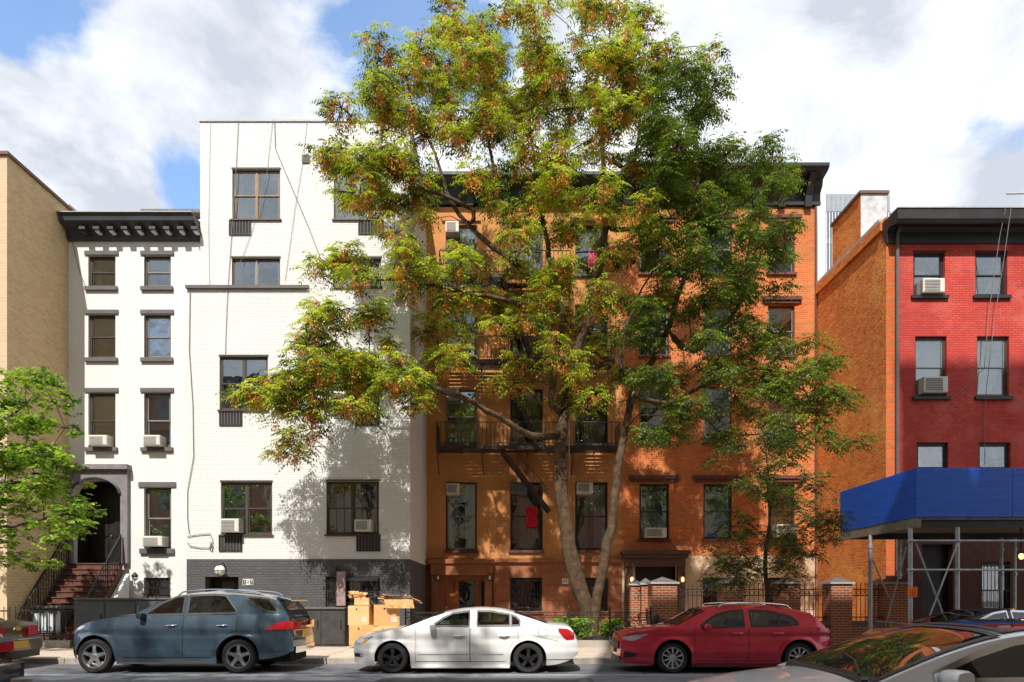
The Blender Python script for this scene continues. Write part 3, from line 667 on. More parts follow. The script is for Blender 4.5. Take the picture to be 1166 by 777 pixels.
for k, ch in enumerate('107'):
    b = MB(); b.box(cxn - 0.115 + k * 0.115 - 0.048, cxn - 0.115 + k * 0.115 + 0.048, YW - 0.058, YW - 0.056, r[2] + 0.02, r[3] - 0.02, M_black if k != 1 else M_wht); b.build('number_tile', ns)
    text_mesh(ch, cxn - 0.115 + k * 0.115, YW - 0.060, czn, 0.17, M_wht if k != 1 else M_black, 'numeral', ns, 0.001)
window(tw, wb_, YW - 0.03, bars=True, blind=0.3, cols=1, rec=0.12)
b = MB(); r = pxrect(384, 394, 651, 690, YW - 0.1); M_mauve = mat('mauve_painted_duct', (0.36, 0.25, 0.24), 0.7, var=0.15)
b.box(r[0], r[1], YW - 0.2, YW - 0.032, r[2], r[3], M_mauve); b.box(r[0] - 0.05, r[0] - 0.005, YW - 0.16, YW - 0.032, r[2] - 0.2, r[3] + 0.15, M_black); b.build('wall_duct', tw, bevel=0.01)
b = MB(); r = pxrect(396, 432, 656, 662, YW); b.extrude_x([(YW - 0.035, r[2]), (YW - 0.03, r[3]), (YW - 0.30, r[2] + 0.02), (YW - 0.30, r[2])], r[0], r[1], M_black); b.build('window_hood', tw)
for pts, rr in (([(313, 137), (314, 170), (352, 260), (368, 302)], 0.012), ([(272, 137), (269, 200), (262, 300), (260, 327), (258, 372), (257, 404)], 0.010), ([(311, 137), (304, 200), (288, 262), (274, 300)], 0.007),
                ([(350, 137), (346, 180), (336, 240), (325, 320)], 0.007), ([(217, 330), (216, 400), (220, 460), (221, 520), (214, 560), (214, 590), (216, 608)], 0.012), ([(240, 139), (238, 260), (239, 326)], 0.006),
                ([(214, 611), (228, 609), (240, 608), (243, 617), (240, 624), (228, 624), (217, 622), (214, 618)], 0.013), ([(240, 617), (243, 622), (242, 628), (239, 625), (241, 618)], 0.016)):
    cable(tw, [(X(a, YW), YW - 0.035, Z(c, YW)) for a, c in pts], rr)

# ================================================================== BROWN TENEMENT (left) and ORANGE BRICK HOUSE (right)
bt = thing('tenement_building', 'ochre stucco tenement with black fire escapes and a wooden entrance, behind the seeded tree', 'tenement')
x0, x1 = X(486, YB) - 0.4, X(708, YB); zt = Z(236, YB); zg = Z(640, YB)
bc = [(507.5, 543), (581, 618), (655, 692)]; brw = [(256, 313), (347, 405), (443, 505), (549, 627)]
hol = [pxrect(a, c, t_, b_, YB) for t_, b_ in brw for a, c in bc]
gh = [pxrect(581, 617, 658, 696, YB), pxrect(661, 692, 658, 696, YB)]; bd = pxrect(507, 562, 655, 722, YB)
b = MB(); facade(b, x0, x1, zg, zt, YB, hol, M_brown, 0.2); b.build('upper_wall', bt)
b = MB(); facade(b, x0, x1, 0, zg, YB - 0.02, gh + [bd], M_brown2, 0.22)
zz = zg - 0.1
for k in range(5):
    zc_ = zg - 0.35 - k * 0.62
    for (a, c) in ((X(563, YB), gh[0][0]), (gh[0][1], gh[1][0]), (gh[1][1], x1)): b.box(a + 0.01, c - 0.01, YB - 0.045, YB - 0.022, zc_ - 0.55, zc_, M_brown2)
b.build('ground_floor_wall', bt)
b = MB(); hull(b, x0, x1, 0, zt + 1.2, YB + 0.03, YB + 15, M_brown, top_drop=0.3); b.build('rear_walls', bt)
b = MB(); b.box(x0, x1, YB - 0.14, YB - 0.001, zg - 0.02, zg + 0.14, M_brown2); b.build('belt_course', bt)
for i, h in enumerate(hol):
    r_, c_ = divmod(i, 3)
    window(bt, h, YB, fm=M_frameb if r_ == 3 or c_ else M_framel, sm=M_frameb if c_ else M_framel, rec=0.12, gm=M_glass, fw=0.06,
           blind=(0.45, 0.3, 0.5, 0.0)[r_] if c_ != 2 else 0.35, curtain=[(0.06, 0.4), (0.6, 0.94)] if (r_ + c_) % 2 else [(0.3, 0.94)], sill=M_brown_lint if r_ == 3 else M_lint, lintel=None)
for h in hol[:3]:
    b = MB(); b.box(h[0] - 0.15, h[1] + 0.15, YB - 0.09, YB - 0.002, h[3] + 0.12, h[3] + 0.22, M_brown); b.build('window_hood', bt)
for h in gh: window(bt, h, YB - 0.02, fm=M_frameb, bars=True, gm=M_glassd, rec=0.14, sill=M_brown2)
# entrance
b = MB(); e0, e1, ez0, ez1 = pxrect(487, 563, 637, 655, YB - 0.4)
b.box(e0, e1, YB - 0.5, YB - 0.022, ez1 - 0.18, ez1, M_brown2); b.box(e0 + 0.1, e1 - 0.1, YB - 0.42, YB - 0.022, ez0, ez1 - 0.182, M_brown2)
for xx in (e0 + 0.12, e1 - 0.4): b.box(xx, xx + 0.28, YB - 0.3, YB - 0.022, 0.1, ez0 - 0.002, M_brown2)
b.build('entablature', bt, bevel=0.02)
b = MB(); yv = YB + 0.12
w_ = bd[1] - bd[0]
b.box(bd[0], bd[1], yv + 0.08, yv + 0.12, 0.1, bd[3], M_wood)
for t in (0.0, 0.2, 0.62, 0.94): b.box(bd[0] + t * w_, bd[0] + t * w_ + 0.12, yv, yv + 0.079, 0.1, bd[3], M_wood)
b.box(bd[0], bd[1], yv - 0.003, yv + 0.077, bd[3] - 0.16, bd[3] - 0.001, M_wood); dr = b.build('entrance_door', bt, bevel=0.01)
b = MB(); b.box(bd[0] + 0.28 * w_, bd[0] + 0.59 * w_, yv + 0.06, yv + 0.078, 0.5, bd[3] - 0.25, M_glassd); b.box(bd[0] + 0.29 * w_, bd[0] + 0.58 * w_, yv + 0.0785, yv + 0.0795, 0.5, bd[3] - 0.25, M_room)
b.build('door_glass', dr)
b = MB(); b.box(bd[0] + 0.74 * w_, bd[0] + 0.90 * w_, yv + 0.05, yv + 0.078, 0.7, bd[3] - 0.25, M_room); b.build('sidelight', dr)
b = MB(); b.tube([(bd[0] + 0.61 * w_, yv - 0.05, 1.0), (bd[0] + 0.61 * w_, yv - 0.05, 1.35)], 0.014, M_chrome, 6); b.build('handle', dr)
M_warm = emis('warm_lit_bulb', (1.0, 0.45, 0.12), 6.0)
def wall_light(parent, px, py, Y, lit=True, name='wall_light'):
    x_, z_ = X(px, Y - 0.12), Z(py, Y - 0.12)
    q = MB(); q.box(x_ - 0.05, x_ + 0.05, Y - 0.05, Y - 0.001, z_ - 0.14, z_ + 0.16, M_black); q.box(x_ - 0.07, x_ + 0.07, Y - 0.2, Y - 0.04, z_ + 0.13, z_ + 0.155, M_black)
    q.box(x_ - 0.05, x_ + 0.05, Y - 0.17, Y - 0.055, z_ - 0.13, z_ - 0.11, M_black)
    o = q.build(name, parent); q = MB(); q.lathe([(0.0, 0.10), (0.045, 0.06), (0.045, -0.06), (0.0, -0.1)], (x_, Y - 0.12, z_), 'z', M_warm if lit else M_wht, 10); q.build('lamp_globe', o); return o
wall_light(bt, 498.5, 658, YB - 0.3, False); wall_light(bt, 557.5, 658, YB - 0.3, False)
b = MB(); r = pxrect(640, 647, 659, 665, YB); b.box(r[0], r[1], YB - 0.07, YB - 0.046, r[2], r[3], M_wht); no = b.build('wall_notice', bt)
b = MB(); b.box(r[0] + 0.03, r[1] - 0.03, YB - 0.072, YB - 0.0705, r[2] + 0.06, r[2] + 0.09, M_lint); b.box(r[0] + 0.03, r[1] - 0.03, YB - 0.072, YB - 0.0705, r[3] - 0.08, r[3] - 0.05, M_lint); b.build('printed_line', no)
# cornice
def big_cornice(parent, xa, xb, m, brs, ztop_, zbot, proj=0.85):
    q = MB(); Y = YB
    q.extrude_x([(Y, zbot), (Y - 0.10, zbot), (Y - 0.10, zbot + 0.12), (Y - 0.06, zbot + 0.16), (Y - 0.06, ztop_ - 0.75), (Y - 0.25, ztop_ - 0.55), (Y - 0.3, ztop_ - 0.32), (Y - proj + 0.12, ztop_ - 0.22), (Y - proj, ztop_ - 0.12), (Y - proj, ztop_), (Y + 0.02, ztop_ + 0.05)], xa, xb, m)
    c = q.build('cornice', parent)
    for px in brs:
        xx = X(px, Y - 0.3); q = MB()
        q.extrude_x([(Y - 0.04, zbot - 0.12), (Y - 0.2, zbot - 0.12), (Y - 0.24, zbot + 0.3), (Y - 0.5, ztop_ - 0.5), (Y - 0.66, ztop_ - 0.3), (Y - 0.66, ztop_ - 0.222), (Y - 0.04, ztop_ - 0.222)], xx - 0.13, xx + 0.13, m); q.build('bracket', c)
    q = MB(); n_ = max(1, len(brs) - 1)
    for i in range(n_):
        a, d = X(brs[i], Y - .3) + 0.3, X(brs[i + 1], Y - .3) - 0.3
        if d > a + 0.2: q.box(a, d, Y - 0.085, Y - 0.062, zbot + 0.3, ztop_ - 0.85, m)
    q.build('frieze_panel', c)
big_cornice(bt, x0 + 0.05, x1 - 0.02, M_corng, (492, 535, 578, 622, 666, 703), Z(195, YB - 0.85), Z(233, YB))
# fire escape
fe = thing('fire_escape', None, None); fe.parent = bt
def rail_run(q, p, q2, h, n, r=0.012):
    p, q2 = Vector(p), Vector(q2)
    q.tube([p + Vector((0, 0, h)), q2 + Vector((0, 0, h))], 0.020, M_rustiron, 5); q.tube([p + Vector((0, 0, 0.12)), q2 + Vector((0, 0, 0.12))], 0.014, M_rustiron, 5)
    for i in range(n + 1):
        a = p.lerp(q2, i / n); q.tube([a, a + Vector((0, 0, h))], r, M_rustiron, 4, caps=False)
YF = YB - 1.15
plats = [(X(497, YF), X(706, YF), Z(508, YF)), (X(497, YF), X(700, YF), Z(410, YF)), (X(500, YF), X(650, YF), Z(313, YF))]
wells = []
for k, (a, d, z) in enumerate(plats):
    q = MB()
    w0, w1 = X(572, YF), X(612, YF)    # stair well opening
    for (s0, s1) in ((a, w0), (w1, d)):
        n = 9
        for i in range(n):
            y = YF + 0.03 + (1.10) * i / n; q.box(s0, s1, y, y + 0.058, z - 0.045, z, M_rustiron)
    q.box(w0 + 0.002, w1 - 0.002, YB - 0.45, YB - 0.05, z - 0.03, z, M_rustiron)
    for xx in np.linspace(a, d, 9): q.box(xx - 0.02, xx + 0.02, YF, YB, z - 0.085, z - 0.038, M_rustiron)
    q.box(a - 0.02, d + 0.02, YF - 0.03, YF, z - 0.12, z + 0.02, M_rustiron)
    for xx in np.linspace(a, d, 5): q.tube([(xx, YF + 0.1, z - 0.09), (xx, YB, z - 0.9)], 0.018, M_rustiron, 5)
    pl = q.build('platform', fe)
    q = MB(); n = int((d - a) / 0.16); rail_run(q, (a, YF, z), (d, YF, z), 0.92, n); rail_run(q, (a, YF, z), (a, YB, z), 0.92, 6); rail_run(q, (d, YF, z), (d, YB, z), 0.92, 6); q.build('railing', pl)
def stair(pa, pb, wd=0.55, name='stair'):
    q = MB(); pa, pb = Vector(pa), Vector(pb); n = 13
    for s_ in (0, wd):
        o_ = Vector((0, s_, 0))
        d_ = (pb - pa).normalized(); nn = Vector((-d_.z, 0, d_.x)) * 0.08
        q.extrude_y([((pa - nn).x, (pa - nn).z), ((pa + nn).x, (pa + nn).z), ((pb + nn).x, (pb + nn).z), ((pb - nn).x, (pb - nn).z)], pa.y + s_, pa.y + s_ + 0.02, M_rustiron)
        q.tube([pa + o_ + Vector((0, 0, 0.75)), pb + o_ + Vector((0, 0, 0.75))], 0.016, M_rustiron, 5)
        for i in range(1, 6): c = pa.lerp(pb, i / 6) + o_; q.tube([c, c + Vector((0, 0, 0.75))], 0.010, M_rustiron, 4)
    for i in range(1, n): c = pa.lerp(pb, i / n); q.box(c.x - 0.09, c.x + 0.09, pa.y + 0.022, pa.y + wd - 0.002, c.z - 0.015, c.z + 0.005, M_rustiron)
    return q.build(name, fe)
stair((X(575, YF), YF + 0.1, plats[1][2]), (X(612, YF), YF + 0.1, plats[0][2]))
stair((X(572, YF), YF + 0.1, plats[2][2]), (X(608, YF), YF + 0.1, plats[1][2]))
stair((X(571, YF), YF + 0.08, plats[0][2] - 0.1), (X(626, YF), YF + 0.08, Z(582, YF)), name='drop_ladder')
for px in (634, 648): q = MB(); q.tube([(X(px, YF), YF - 0.05, plats[0][2] - 1.3), (X(px, YF), YF - 0.05, plats[0][2] + 1.0)], 0.02, M_steel, 6); q.build('guide_rod', fe)

ob = thing('brick_building', 'orange brick house with black bracketed cornice, green curtains and a cream painted base', 'building')
x0, x1 = X(708, YB) + 0.003, X(930, YB); zt = Z(236, YB)
oc = [(728, 762), (801, 833.5), (874.5, 905)]; orw = [(255, 311), (348, 405), (440, 504), (551, 614)]
hol = [pxrect(a, c, t_, b_, YB) for t_, b_ in orw for a, c in oc]
gd = pxrect(723, 770, 645, 735, YB); gh = [pxrect(800, 833, 658, 700, YB), pxrect(874, 892, 658, 700, YB)]
b = MB(); facade(b, x0, x1, Z(633, YB), zt, YB, hol, M_orange, 0.15); b.build('upper_wall', ob)
b = MB(); facade(b, x0, x1, 0, Z(633, YB), YB - 0.03, gh + [gd], M_cream, 0.2)
for zc_ in (Z(657, YB), Z(676, YB), Z(694, YB)): 
    for (a_, c_) in ((x0, gd[0]), (gh[1][1], x1)): b.box(a_, c_, YB - 0.034, YB - 0.0305, zc_ - 0.02, zc_, M_brown_lint)
b.build('base_wall', ob)
b = MB(); hull(b, x0, x1, 0, zt + 1.4, YB + 0.03, YB + 15, M_orange, top_drop=0.3); b.build('rear_walls', ob)
for i, h in enumerate(hol):
    r_, c_ = divmod(i, 3)
    wn = window(ob, h, YB, fm=M_frameb if r_ == 3 else M_frame, sm=M_frameb if r_ == 3 else M_framel, rec=0.1, blind=(0.5, 0.3, 0.35, 0.0)[r_], curtain=[(0.05, 0.95)] if r_ == 3 else [(0.3, 0.95)],
           curtain_m=M_green if r_ == 3 else M_curt, sill=M_brown_lint, fw=0.05)
    q = MB(); w2 = 0.25 if r_ < 3 else 0.45; zz = h[3] + 0.06
    q.box(h[0] - w2, h[1] + w2, YB - 0.14, YB - 0.003, zz + 0.12, zz + 0.26, M_brown_lint); q.box(h[0] - w2 + 0.1, h[1] + w2 - 0.1, YB - 0.08, YB - 0.003, zz, zz + 0.118, M_brown_lint); q.build('lintel', wn, bevel=0.01)
for h in gh: window(ob, h, YB - 0.03, fm=M_frameb, gm=M_glassd, bars=True, rec=0.12)
big_cornice(ob, x0 + 0.02, x1 + 0.12, M_cornb, (716, 745, 775, 805, 835, 862, 892, 922), Z(185, YB - 0.85), Z(235, YB))
b = MB(); e0, e1, ez0, ez1 = pxrect(708, 786, 627, 645, YB - 0.4); M_ent = mat('dark_brownstone_entablature', (0.10, 0.055, 0.04), 0.8, var=0.2)
b.box(e0, e1, YB - 0.52, YB - 0.032, ez1 - 0.14, ez1, M_ent); b.box(e0 + 0.08, e1 - 0.08, YB - 0.44, YB - 0.032, ez1 - 0.3, ez1 - 0.142, M_ent); b.box(e0 + 0.16, e1 - 0.16, YB - 0.34, YB - 0.032, ez0, ez1 - 0.302, M_ent)
for xx in (e0 + 0.16, e1 - 0.45): b.box(xx, xx + 0.29, YB - 0.26, YB - 0.032, 0.1, ez0 - 0.002, M_ent)
b.build('entablature', ob, bevel=0.015)
b = MB(); b.box(gd[0], gd[1], YB + 0.5, YB + 0.56, 0.1, gd[3], M_door); b.build('entrance_door', ob)
wall_light(ob, 777.5, 660, YB - 0.2); wall_light(ob, 719.5, 660, YB - 0.26)
q = MB(); q.tube([(x1 - 0.06, YB - 0.05, 0.2), (x1 - 0.06, YB - 0.05, zt)], 0.035, M_brown_lint, 6); q.build('downpipe', ob)

rw = thing('rear_building', 'thin white rear wall rising just right of the orange brick house cornice', 'building')
b = MB(); yy = YB + 2.2; b.box(X(931, yy), X(940, yy), yy, yy + 9, 0, Z(196, yy), M_white2); b.build('wall', rw)
b = MB(); b.box(X(930.5, yy), X(940.5, yy), yy - 0.05, yy + 9, Z(196, yy), Z(194, yy), M_coping); b.build('coping', rw)

# distant glass block
M_mull = mat('pale_metal_mullion', (0.55, 0.58, 0.62), 0.4, metal=0.4, var=0.1)
M_tower = mat('blue_grey_curtain_wall', (0.11, 0.16, 0.22), 0.25, var=0.25, vscale=0.3, spec=0.8)
gt = thing('office_tower', 'distant grey glass office block with close vertical fins behind the brick chimney', 'office block')
yt = 70.0; a, d, z0, z1 = X(926, yt), X(1013, yt), 0, Z(222, yt)
b = MB(); b.box(a, d, yt, yt + 15, z0, Z(243, yt), M_tower); b.build('curtain_wall', gt)
b = MB(); n = 26
for i in range(n + 1): xx = a + (d - a) * i / n; b.box(xx - 0.07, xx + 0.07, yt - 0.35, yt - 0.002, z0, Z(244, yt), M_mull)
b.build('vertical_fins', gt)
M_screen = mat('slatted_metal_screen', (0.20, 0.24, 0.29), 0.5, metal=0.3, var=0.15)
b = MB(); b.box(a, d, yt - 0.1, yt + 14, Z(243, yt) + 0.01, z1, M_screen)
for i in range(60): xx = a + (d - a) * i / 60; b.box(xx, xx + 0.05, yt - 0.18, yt - 0.102, Z(242, yt), z1 - 0.1, M_mull)
b.build('roof_screen', gt)
for k in (3.2, 9.5, 15.8): b = MB(); b.box(a, d, yt - 0.2, yt - 0.003, Z(243, yt) - k, Z(243, yt) - k + 0.5, M_screen); b.build('floor_band', gt)

# ================================================================== RED BUILDING
rb = thing('brick_building', 'red painted brick building with bare orange side wall behind the blue sidewalk shed', 'building')
x0 = X(1009, YR); xs = X(1021.5, YR); x1 = x0 + 9.0; zt = Z(247, YR)
rc = [(1040, 1076), (1110.5, 1147), (1181, 1217)]; rrw = [(287, 337), (383, 452), (504, 560)]
hol = [pxrect(a + r_ * 2, c + r_ * 2, t_, b_, YR) for r_, (t_, b_) in enumerate(rrw) for a, c in rc]
gfl = [pxrect(1050, 1085, 620, 735, YR), pxrect(1118, 1150, 640, 705, YR), pxrect(1180, 1215, 640, 705, YR)]
b = MB(); facade(b, xs, x1, Z(590, YR), zt, YR, hol, M_red, 0.2); facade(b, x0, xs, 0, zt, YR, [], M_redc); b.build('front_wall', rb)
b = MB(); M_rbase = mat('dark_brown_base', (0.10, 0.035, 0.022), 0.8, var=0.25, bump=0.2)
facade(b, xs, x1, 0, Z(590, YR), YR, gfl, M_rbase, 0.25); b.build('base_wall', rb)
b = MB(); 
b.face([(x0, YR, 0), (x0, YR, zt), (x0, YB + 6, zt), (x0, YB + 6, 0)], M_side)
b.build('side_wall', rb)
b = MB(); b.face([(x1, YR, 0), (x1, YB + 6, 0), (x1, YB + 6, zt), (x1, YR, zt)], M_red); b.face([(x0, YB + 6, 0), (x0, YB + 6, zt), (x1, YB + 6, zt), (x1, YB + 6, 0)], M_red)
b.face([(x0, YR, zt - 0.3), (x1, YR, zt - 0.3), (x1, YB + 6, zt - 0.3), (x0, YB + 6, zt - 0.3)], M_roof); b.build('rear_walls', rb)
b = MB(); b.box(x0 - 0.05, x0 + 0.3, YR + 0.35, YB + 6, zt, zt + 0.12, M_coping); b.build('coping', rb)
M_cornr = mat('weathered_black_cornice', (0.018, 0.015, 0.017), 0.5, var=0.5, vscale=1.5, bump=0.15)
zc1 = Z(238, YR - 0.7)
b = MB(); b.extrude_x([(YR, zt - 0.9), (YR - 0.06, zt - 0.9), (YR - 0.08, zt - 0.55), (YR - 0.2, zt - 0.45), (YR - 0.62, zc1 - 0.42), (YR - 0.7, zc1 - 0.3), (YR - 0.7, zc1), (YR + 0.35, zc1 + 0.05), (YR + 0.35, zt - 0.2)], x0 - 0.02, x1, M_cornr); co = b.build('cornice', rb)
b = MB(); b.box(x0 - 0.03, x1, YR - 0.73, YR - 0.3, zc1 + 0.025, zc1 + 0.06, M_coping); b.build('gutter', co)
# stepped chimney
cx0, cx1 = x0, X(1010, 23.9); zch = Z(221, 23.9)
b = MB(); b.face([(cx0, 23.9, zt), (cx0, 23.9, zch), (cx0, 26.0, zch), (cx0, 26.0, zt)], M_side)
M_peel = mat('peeling_white_render', (0.72, 0.72, 0.72), 0.95, var=0.2, vscale=5, bump=0.8, bscale=6, c2=(0.42, 0.42, 0.44))
b.face([(cx0, 23.9, zt - .3), (cx1, 23.9, zt - .3), (cx1, 23.9, zch), (cx0, 23.9, zch)], M_peel); b.face([(cx1, 23.9, zt - .3), (cx1, 26.0, zt - .3), (cx1, 26.0, zch), (cx1, 23.9, zch)], M_side); b.face([(cx0, 26.0, zt), (cx0, 26.0, zch), (cx1, 26, zch), (cx1, 26, zt)], M_side)
ch = b.build('chimney', rb); b = MB(); b.box(cx0 - 0.06, cx1 + 0.06, 23.84, 26.06, zch, zch + 0.1, M_copingb); b.build('chimney_cap', ch)
b = MB(); b.box(x0 - 0.08, x0 - 0.001, YR + 0.2, YB - 0.01, zt - 0.35, zt - 0.02, M_side); b.build('corbel', rb)
for i, h in enumerate(hol):
    r_, c_ = divmod(i, 3)
    window(rb, h, YR, fm=M_frameb if r_ != 1 else M_frame, sm=M_framel if r_ == 1 else M_frameb, rec=0.1, fw=0.08, blind=(0.0, 0.6, 0.3)[r_] if c_ != 1 or r_ else 0.3, curtain=[(0.1, 0.9)] if r_ == 1 else None,
           sill=M_frameb, sill_o=0.09, sill_h=0.11, lintel=M_frameb if r_ == 0 else None, lint_h=0.03, lint_o=0.02)
window(rb, gfl[1], YR, fm=M_frameb, bars=True, gm=M_glassd); window(rb, gfl[2], YR, fm=M_frameb, bars=True, gm=M_glassd)
b = MB(); b.box(gfl[0][0], gfl[0][1], YR + 0.3, YR + 0.36, 0.1, gfl[0][3], M_door); b.build('entrance_door', rb)
q = MB(); xx = X(1022, YR - 0.1); q.tube([(xx, YR - 0.1, 0.2), (xx, YR - 0.1, Z(268, YR)), (xx - 0.02, YR - 0.3, Z(262, YR))], 0.055, M_lint, 8)
q.build('downpipe', rb)
cable(rb, [(X(1126, YR), YR - 0.75, zc1), (X(1125.5, YR), YR - 0.5, Z(280, YR)), (X(1122, YR), YR - 0.15, Z(360, YR)), (X(1119, YR), YR - 0.08, Z(420, YR)), (X(1100, YR), YR - 0.03, Z(440, YR)), (X(1085, YR), YR - 0.03, Z(452, YR))], 0.011)
cable(rb, [(X(1132, YR), YR - 0.75, zc1), (X(1131, YR), YR - 0.5, Z(300, YR)), (X(1128, YR), YR - 0.15, Z(370, YR)), (X(1121, YR), YR - 0.05, Z(452, YR)), (X(1120, YR), YR - 0.05, Z(530, YR))], 0.011)
q = MB(); q.tube([(X(1146, YR + 1), YR + 1, Z(221, YR + 1)), (X(1185, YR + 1), YR + 1, Z(220, YR + 1))], 0.03, M_coping, 5); q.tube([(X(1175, YR + 1), YR + 1, zt), (X(1175, YR + 1), YR + 1, Z(220, YR + 1))], 0.03, M_coping, 5); q.build('antenna', rb)

# ================================================================== AIR CONDITIONERS
aircon(107, 128, 498, 509.5, YN, 'white air conditioner in the narrow white house, directly above the arched doorway')
aircon(168, 187.5, 498, 509.5, YN, 'white air conditioner in the narrow white house, right-hand window of the third storey')
aircon(167.5, 190, 611.5, 623, YN, 'white air conditioner under lace curtains in the narrow white house, right of the arched doorway')
aircon(255, 276, 592, 607, YW, 'white air conditioner in the tall white building window with green plants beside it')
aircon(406, 424.5, 593, 606, YW, 'white air conditioner in the tall white building window with the tree reflection')
aircon(378, 396, 449, 465, YW, 'cream air conditioner half hidden by leaves in the third storey of the tall white building')
aircon(419, 435, 232, 249, YW, 'white air conditioner in the top right window of the tall white building', 0.1)
aircon(508, 523, 257, 269, YB, 'white air conditioner high in the top left window of the ochre tenement')
aircon(509, 524, 552, 564, YB, 'white air conditioner high in the window above the wooden entrance')
aircon(581.5, 600, 551, 563, YB, 'grey air conditioner above the red cloth, behind the drop ladder', m=M_acg)
aircon(656, 674, 551, 563, YB, 'white air conditioner in the tenement window beside the large tree trunk')
aircon(509, 523, 444, 455, YB, 'white air conditioner above the lowest fire escape platform, left window')
aircon(733, 757, 602, 613, YB, 'white air conditioner in the orange brick house window above its entrance')
aircon(881, 904, 598, 612, YB, 'white air conditioner in the orange brick house window behind the young tree')
aircon(1047, 1071.5, 320, 336, YR, 'white air conditioner in the top left window of the red building', 0.2)
aircon(1048, 1075, 431, 449, YR, 'white air conditioner in the red building window beneath the top left one', 0.2)
# ================================================================== BUILDINGS ACROSS THE STREET (they shade the near half of the street and show in the glass)
def near_building(xa, xb, h, m, label, yb=-2.4):
    t = thing('brick_building', label, 'building', ((xa + xb) / 2, yb, 0)); cx = (xa + xb) / 2
    b = MB(); b.box(xa - cx, xb - cx, -12, 0, 0, h, m); b.build('wall', t)
    b = MB(); b.box(xa - cx + 0.02, xb - cx - 0.02, 0.002, 0.6, h - 0.5, h + 0.1, M_corn); b.build('cornice', t)
    n = int((xb - xa) / 2.6)
    for i in range(n):
        for k in range(int(h / 3.3)):
            a = xa - cx + 0.9 + i * (xb - xa - 1.0) / n; z = 1.2 + k * 3.3
            if z + 2 > h - 0.6: continue
            b = MB(); b.box(a, a + 1.1, 0.002, 0.03, z, z + 1.9, M_nearglass); b.box(a - 0.06, a, 0.002, 0.06, z, z + 1.9, M_framel); b.box(a + 1.1, a + 1.16, 0.002, 0.06, z, z + 1.9, M_framel); b.box(a, a + 1.1, 0.031, 0.05, z + 0.92, z + 0.98, M_framel)
            w_ = b.build('window', t)
    return t
M_nb1 = brick('near_red_brown_brick', (0.32, 0.12, 0.07), (0.26, 0.10, 0.06), (0.4, 0.32, 0.26)); M_nb2 = brick('near_buff_brick', (0.5, 0.4, 0.28), (0.45, 0.36, 0.25), (0.5, 0.45, 0.36))
near_building(-38, -17, 17.0, M_nb1, 'red brown brick building across the street, left of the buff one')
near_building(-16.98, -1.5, 18.0, M_nb2, 'buff brick building directly across the street')
near_building(-1.48, 8.0, 28.0, M_nb1, 'taller red brown brick building across the street')
near_building(8.02, 26, 38.0, M_nb2, 'tallest buff brick block across the street on the right')

# ================================================================== TREES
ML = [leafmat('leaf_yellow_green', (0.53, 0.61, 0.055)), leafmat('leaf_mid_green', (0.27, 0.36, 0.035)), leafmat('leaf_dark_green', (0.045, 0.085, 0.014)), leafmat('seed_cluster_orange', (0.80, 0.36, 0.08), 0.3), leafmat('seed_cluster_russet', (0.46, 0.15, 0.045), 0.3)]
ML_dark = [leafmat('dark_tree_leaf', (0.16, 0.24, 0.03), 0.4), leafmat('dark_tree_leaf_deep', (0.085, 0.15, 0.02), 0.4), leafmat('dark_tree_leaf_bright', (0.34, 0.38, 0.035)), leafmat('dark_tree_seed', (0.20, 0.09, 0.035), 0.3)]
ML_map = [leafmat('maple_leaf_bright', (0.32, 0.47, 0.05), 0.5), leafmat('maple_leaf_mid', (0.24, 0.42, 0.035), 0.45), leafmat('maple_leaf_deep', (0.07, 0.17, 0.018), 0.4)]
ML_sm = [leafmat('young_leaf_mid', (0.10, 0.15, 0.02), 0.4), leafmat('young_leaf_deep', (0.035, 0.07, 0.015), 0.35), leafmat('young_leaf_gold', (0.26, 0.24, 0.04))]
def norm(a): return a / np.maximum(np.linalg.norm(a, axis=-1, keepdims=True), 1e-9)
def leaves(P, D, L, K=6, lf=0.27, wd=0.33, droop=0.55):
    """pinnate leaves: base P (N,3), direction D (N,3), length L (N,). returns verts (N*M,4,3)"""
    N = len(P); up = np.array([0, 0, 1.0]); side = norm(np.cross(D, up) + 1e-4)
    out = []
    for k in range(K):
        s = (k + 1.0) / K
        for sg in ((-1, 1) if k < K - 1 else (0,)):
            base = P + D * (L * s)[:, None] * 1.0 - up * (droop * L * s * s)[:, None]
            tang = norm(D - up * 2 * droop * s)
            dirn = norm(side * sg * 0.85 + tang * (0.45 if sg else 1.0) - up * (0.28 + 0.35 * rng.random(N))[:, None] + rng.normal(0, 0.12, (N, 3)))
            ll = (lf * L * (1.15 - 0.45 * abs(s - 0.5) * 2) * rng.uniform(0.8, 1.2, N))[:, None]
            wv = norm(np.cross(dirn, up + rng.normal(0, 0.45, (N, 3)))) * ll * wd * 0.5
            q = np.stack([base, base + dirn * ll * 0.45 + wv, base + dirn * ll, base + dirn * ll * 0.45 - wv], axis=1)
            out.append(q)
    return np.concatenate(out, 0), K * 2 - 1
def seeds(P, n=26, sz=0.05, ext=0.16):
    N = len(P); C = np.repeat(P, n, 0); h = rng.random((N * n, 1)); r = ext * (0.25 + 0.75 * np.sin(h * 2.6))
    ang = rng.uniform(0, 2 * np.pi, (N * n, 1)); rad = np.sqrt(rng.random((N * n, 1))) * r
    c = C + np.concatenate([np.cos(ang) * rad, np.sin(ang) * rad, -h * ext * 2.0], 1)
    a = norm(rng.normal(0, 1, (N * n, 3)) + np.array([0, 0, -1.2])) * sz; b_ = norm(np.cross(a, rng.normal(0, 1, (N * n, 3)))) * sz * 0.4
    return np.stack([c - a, c + b_, c + a, c - b_], 1)
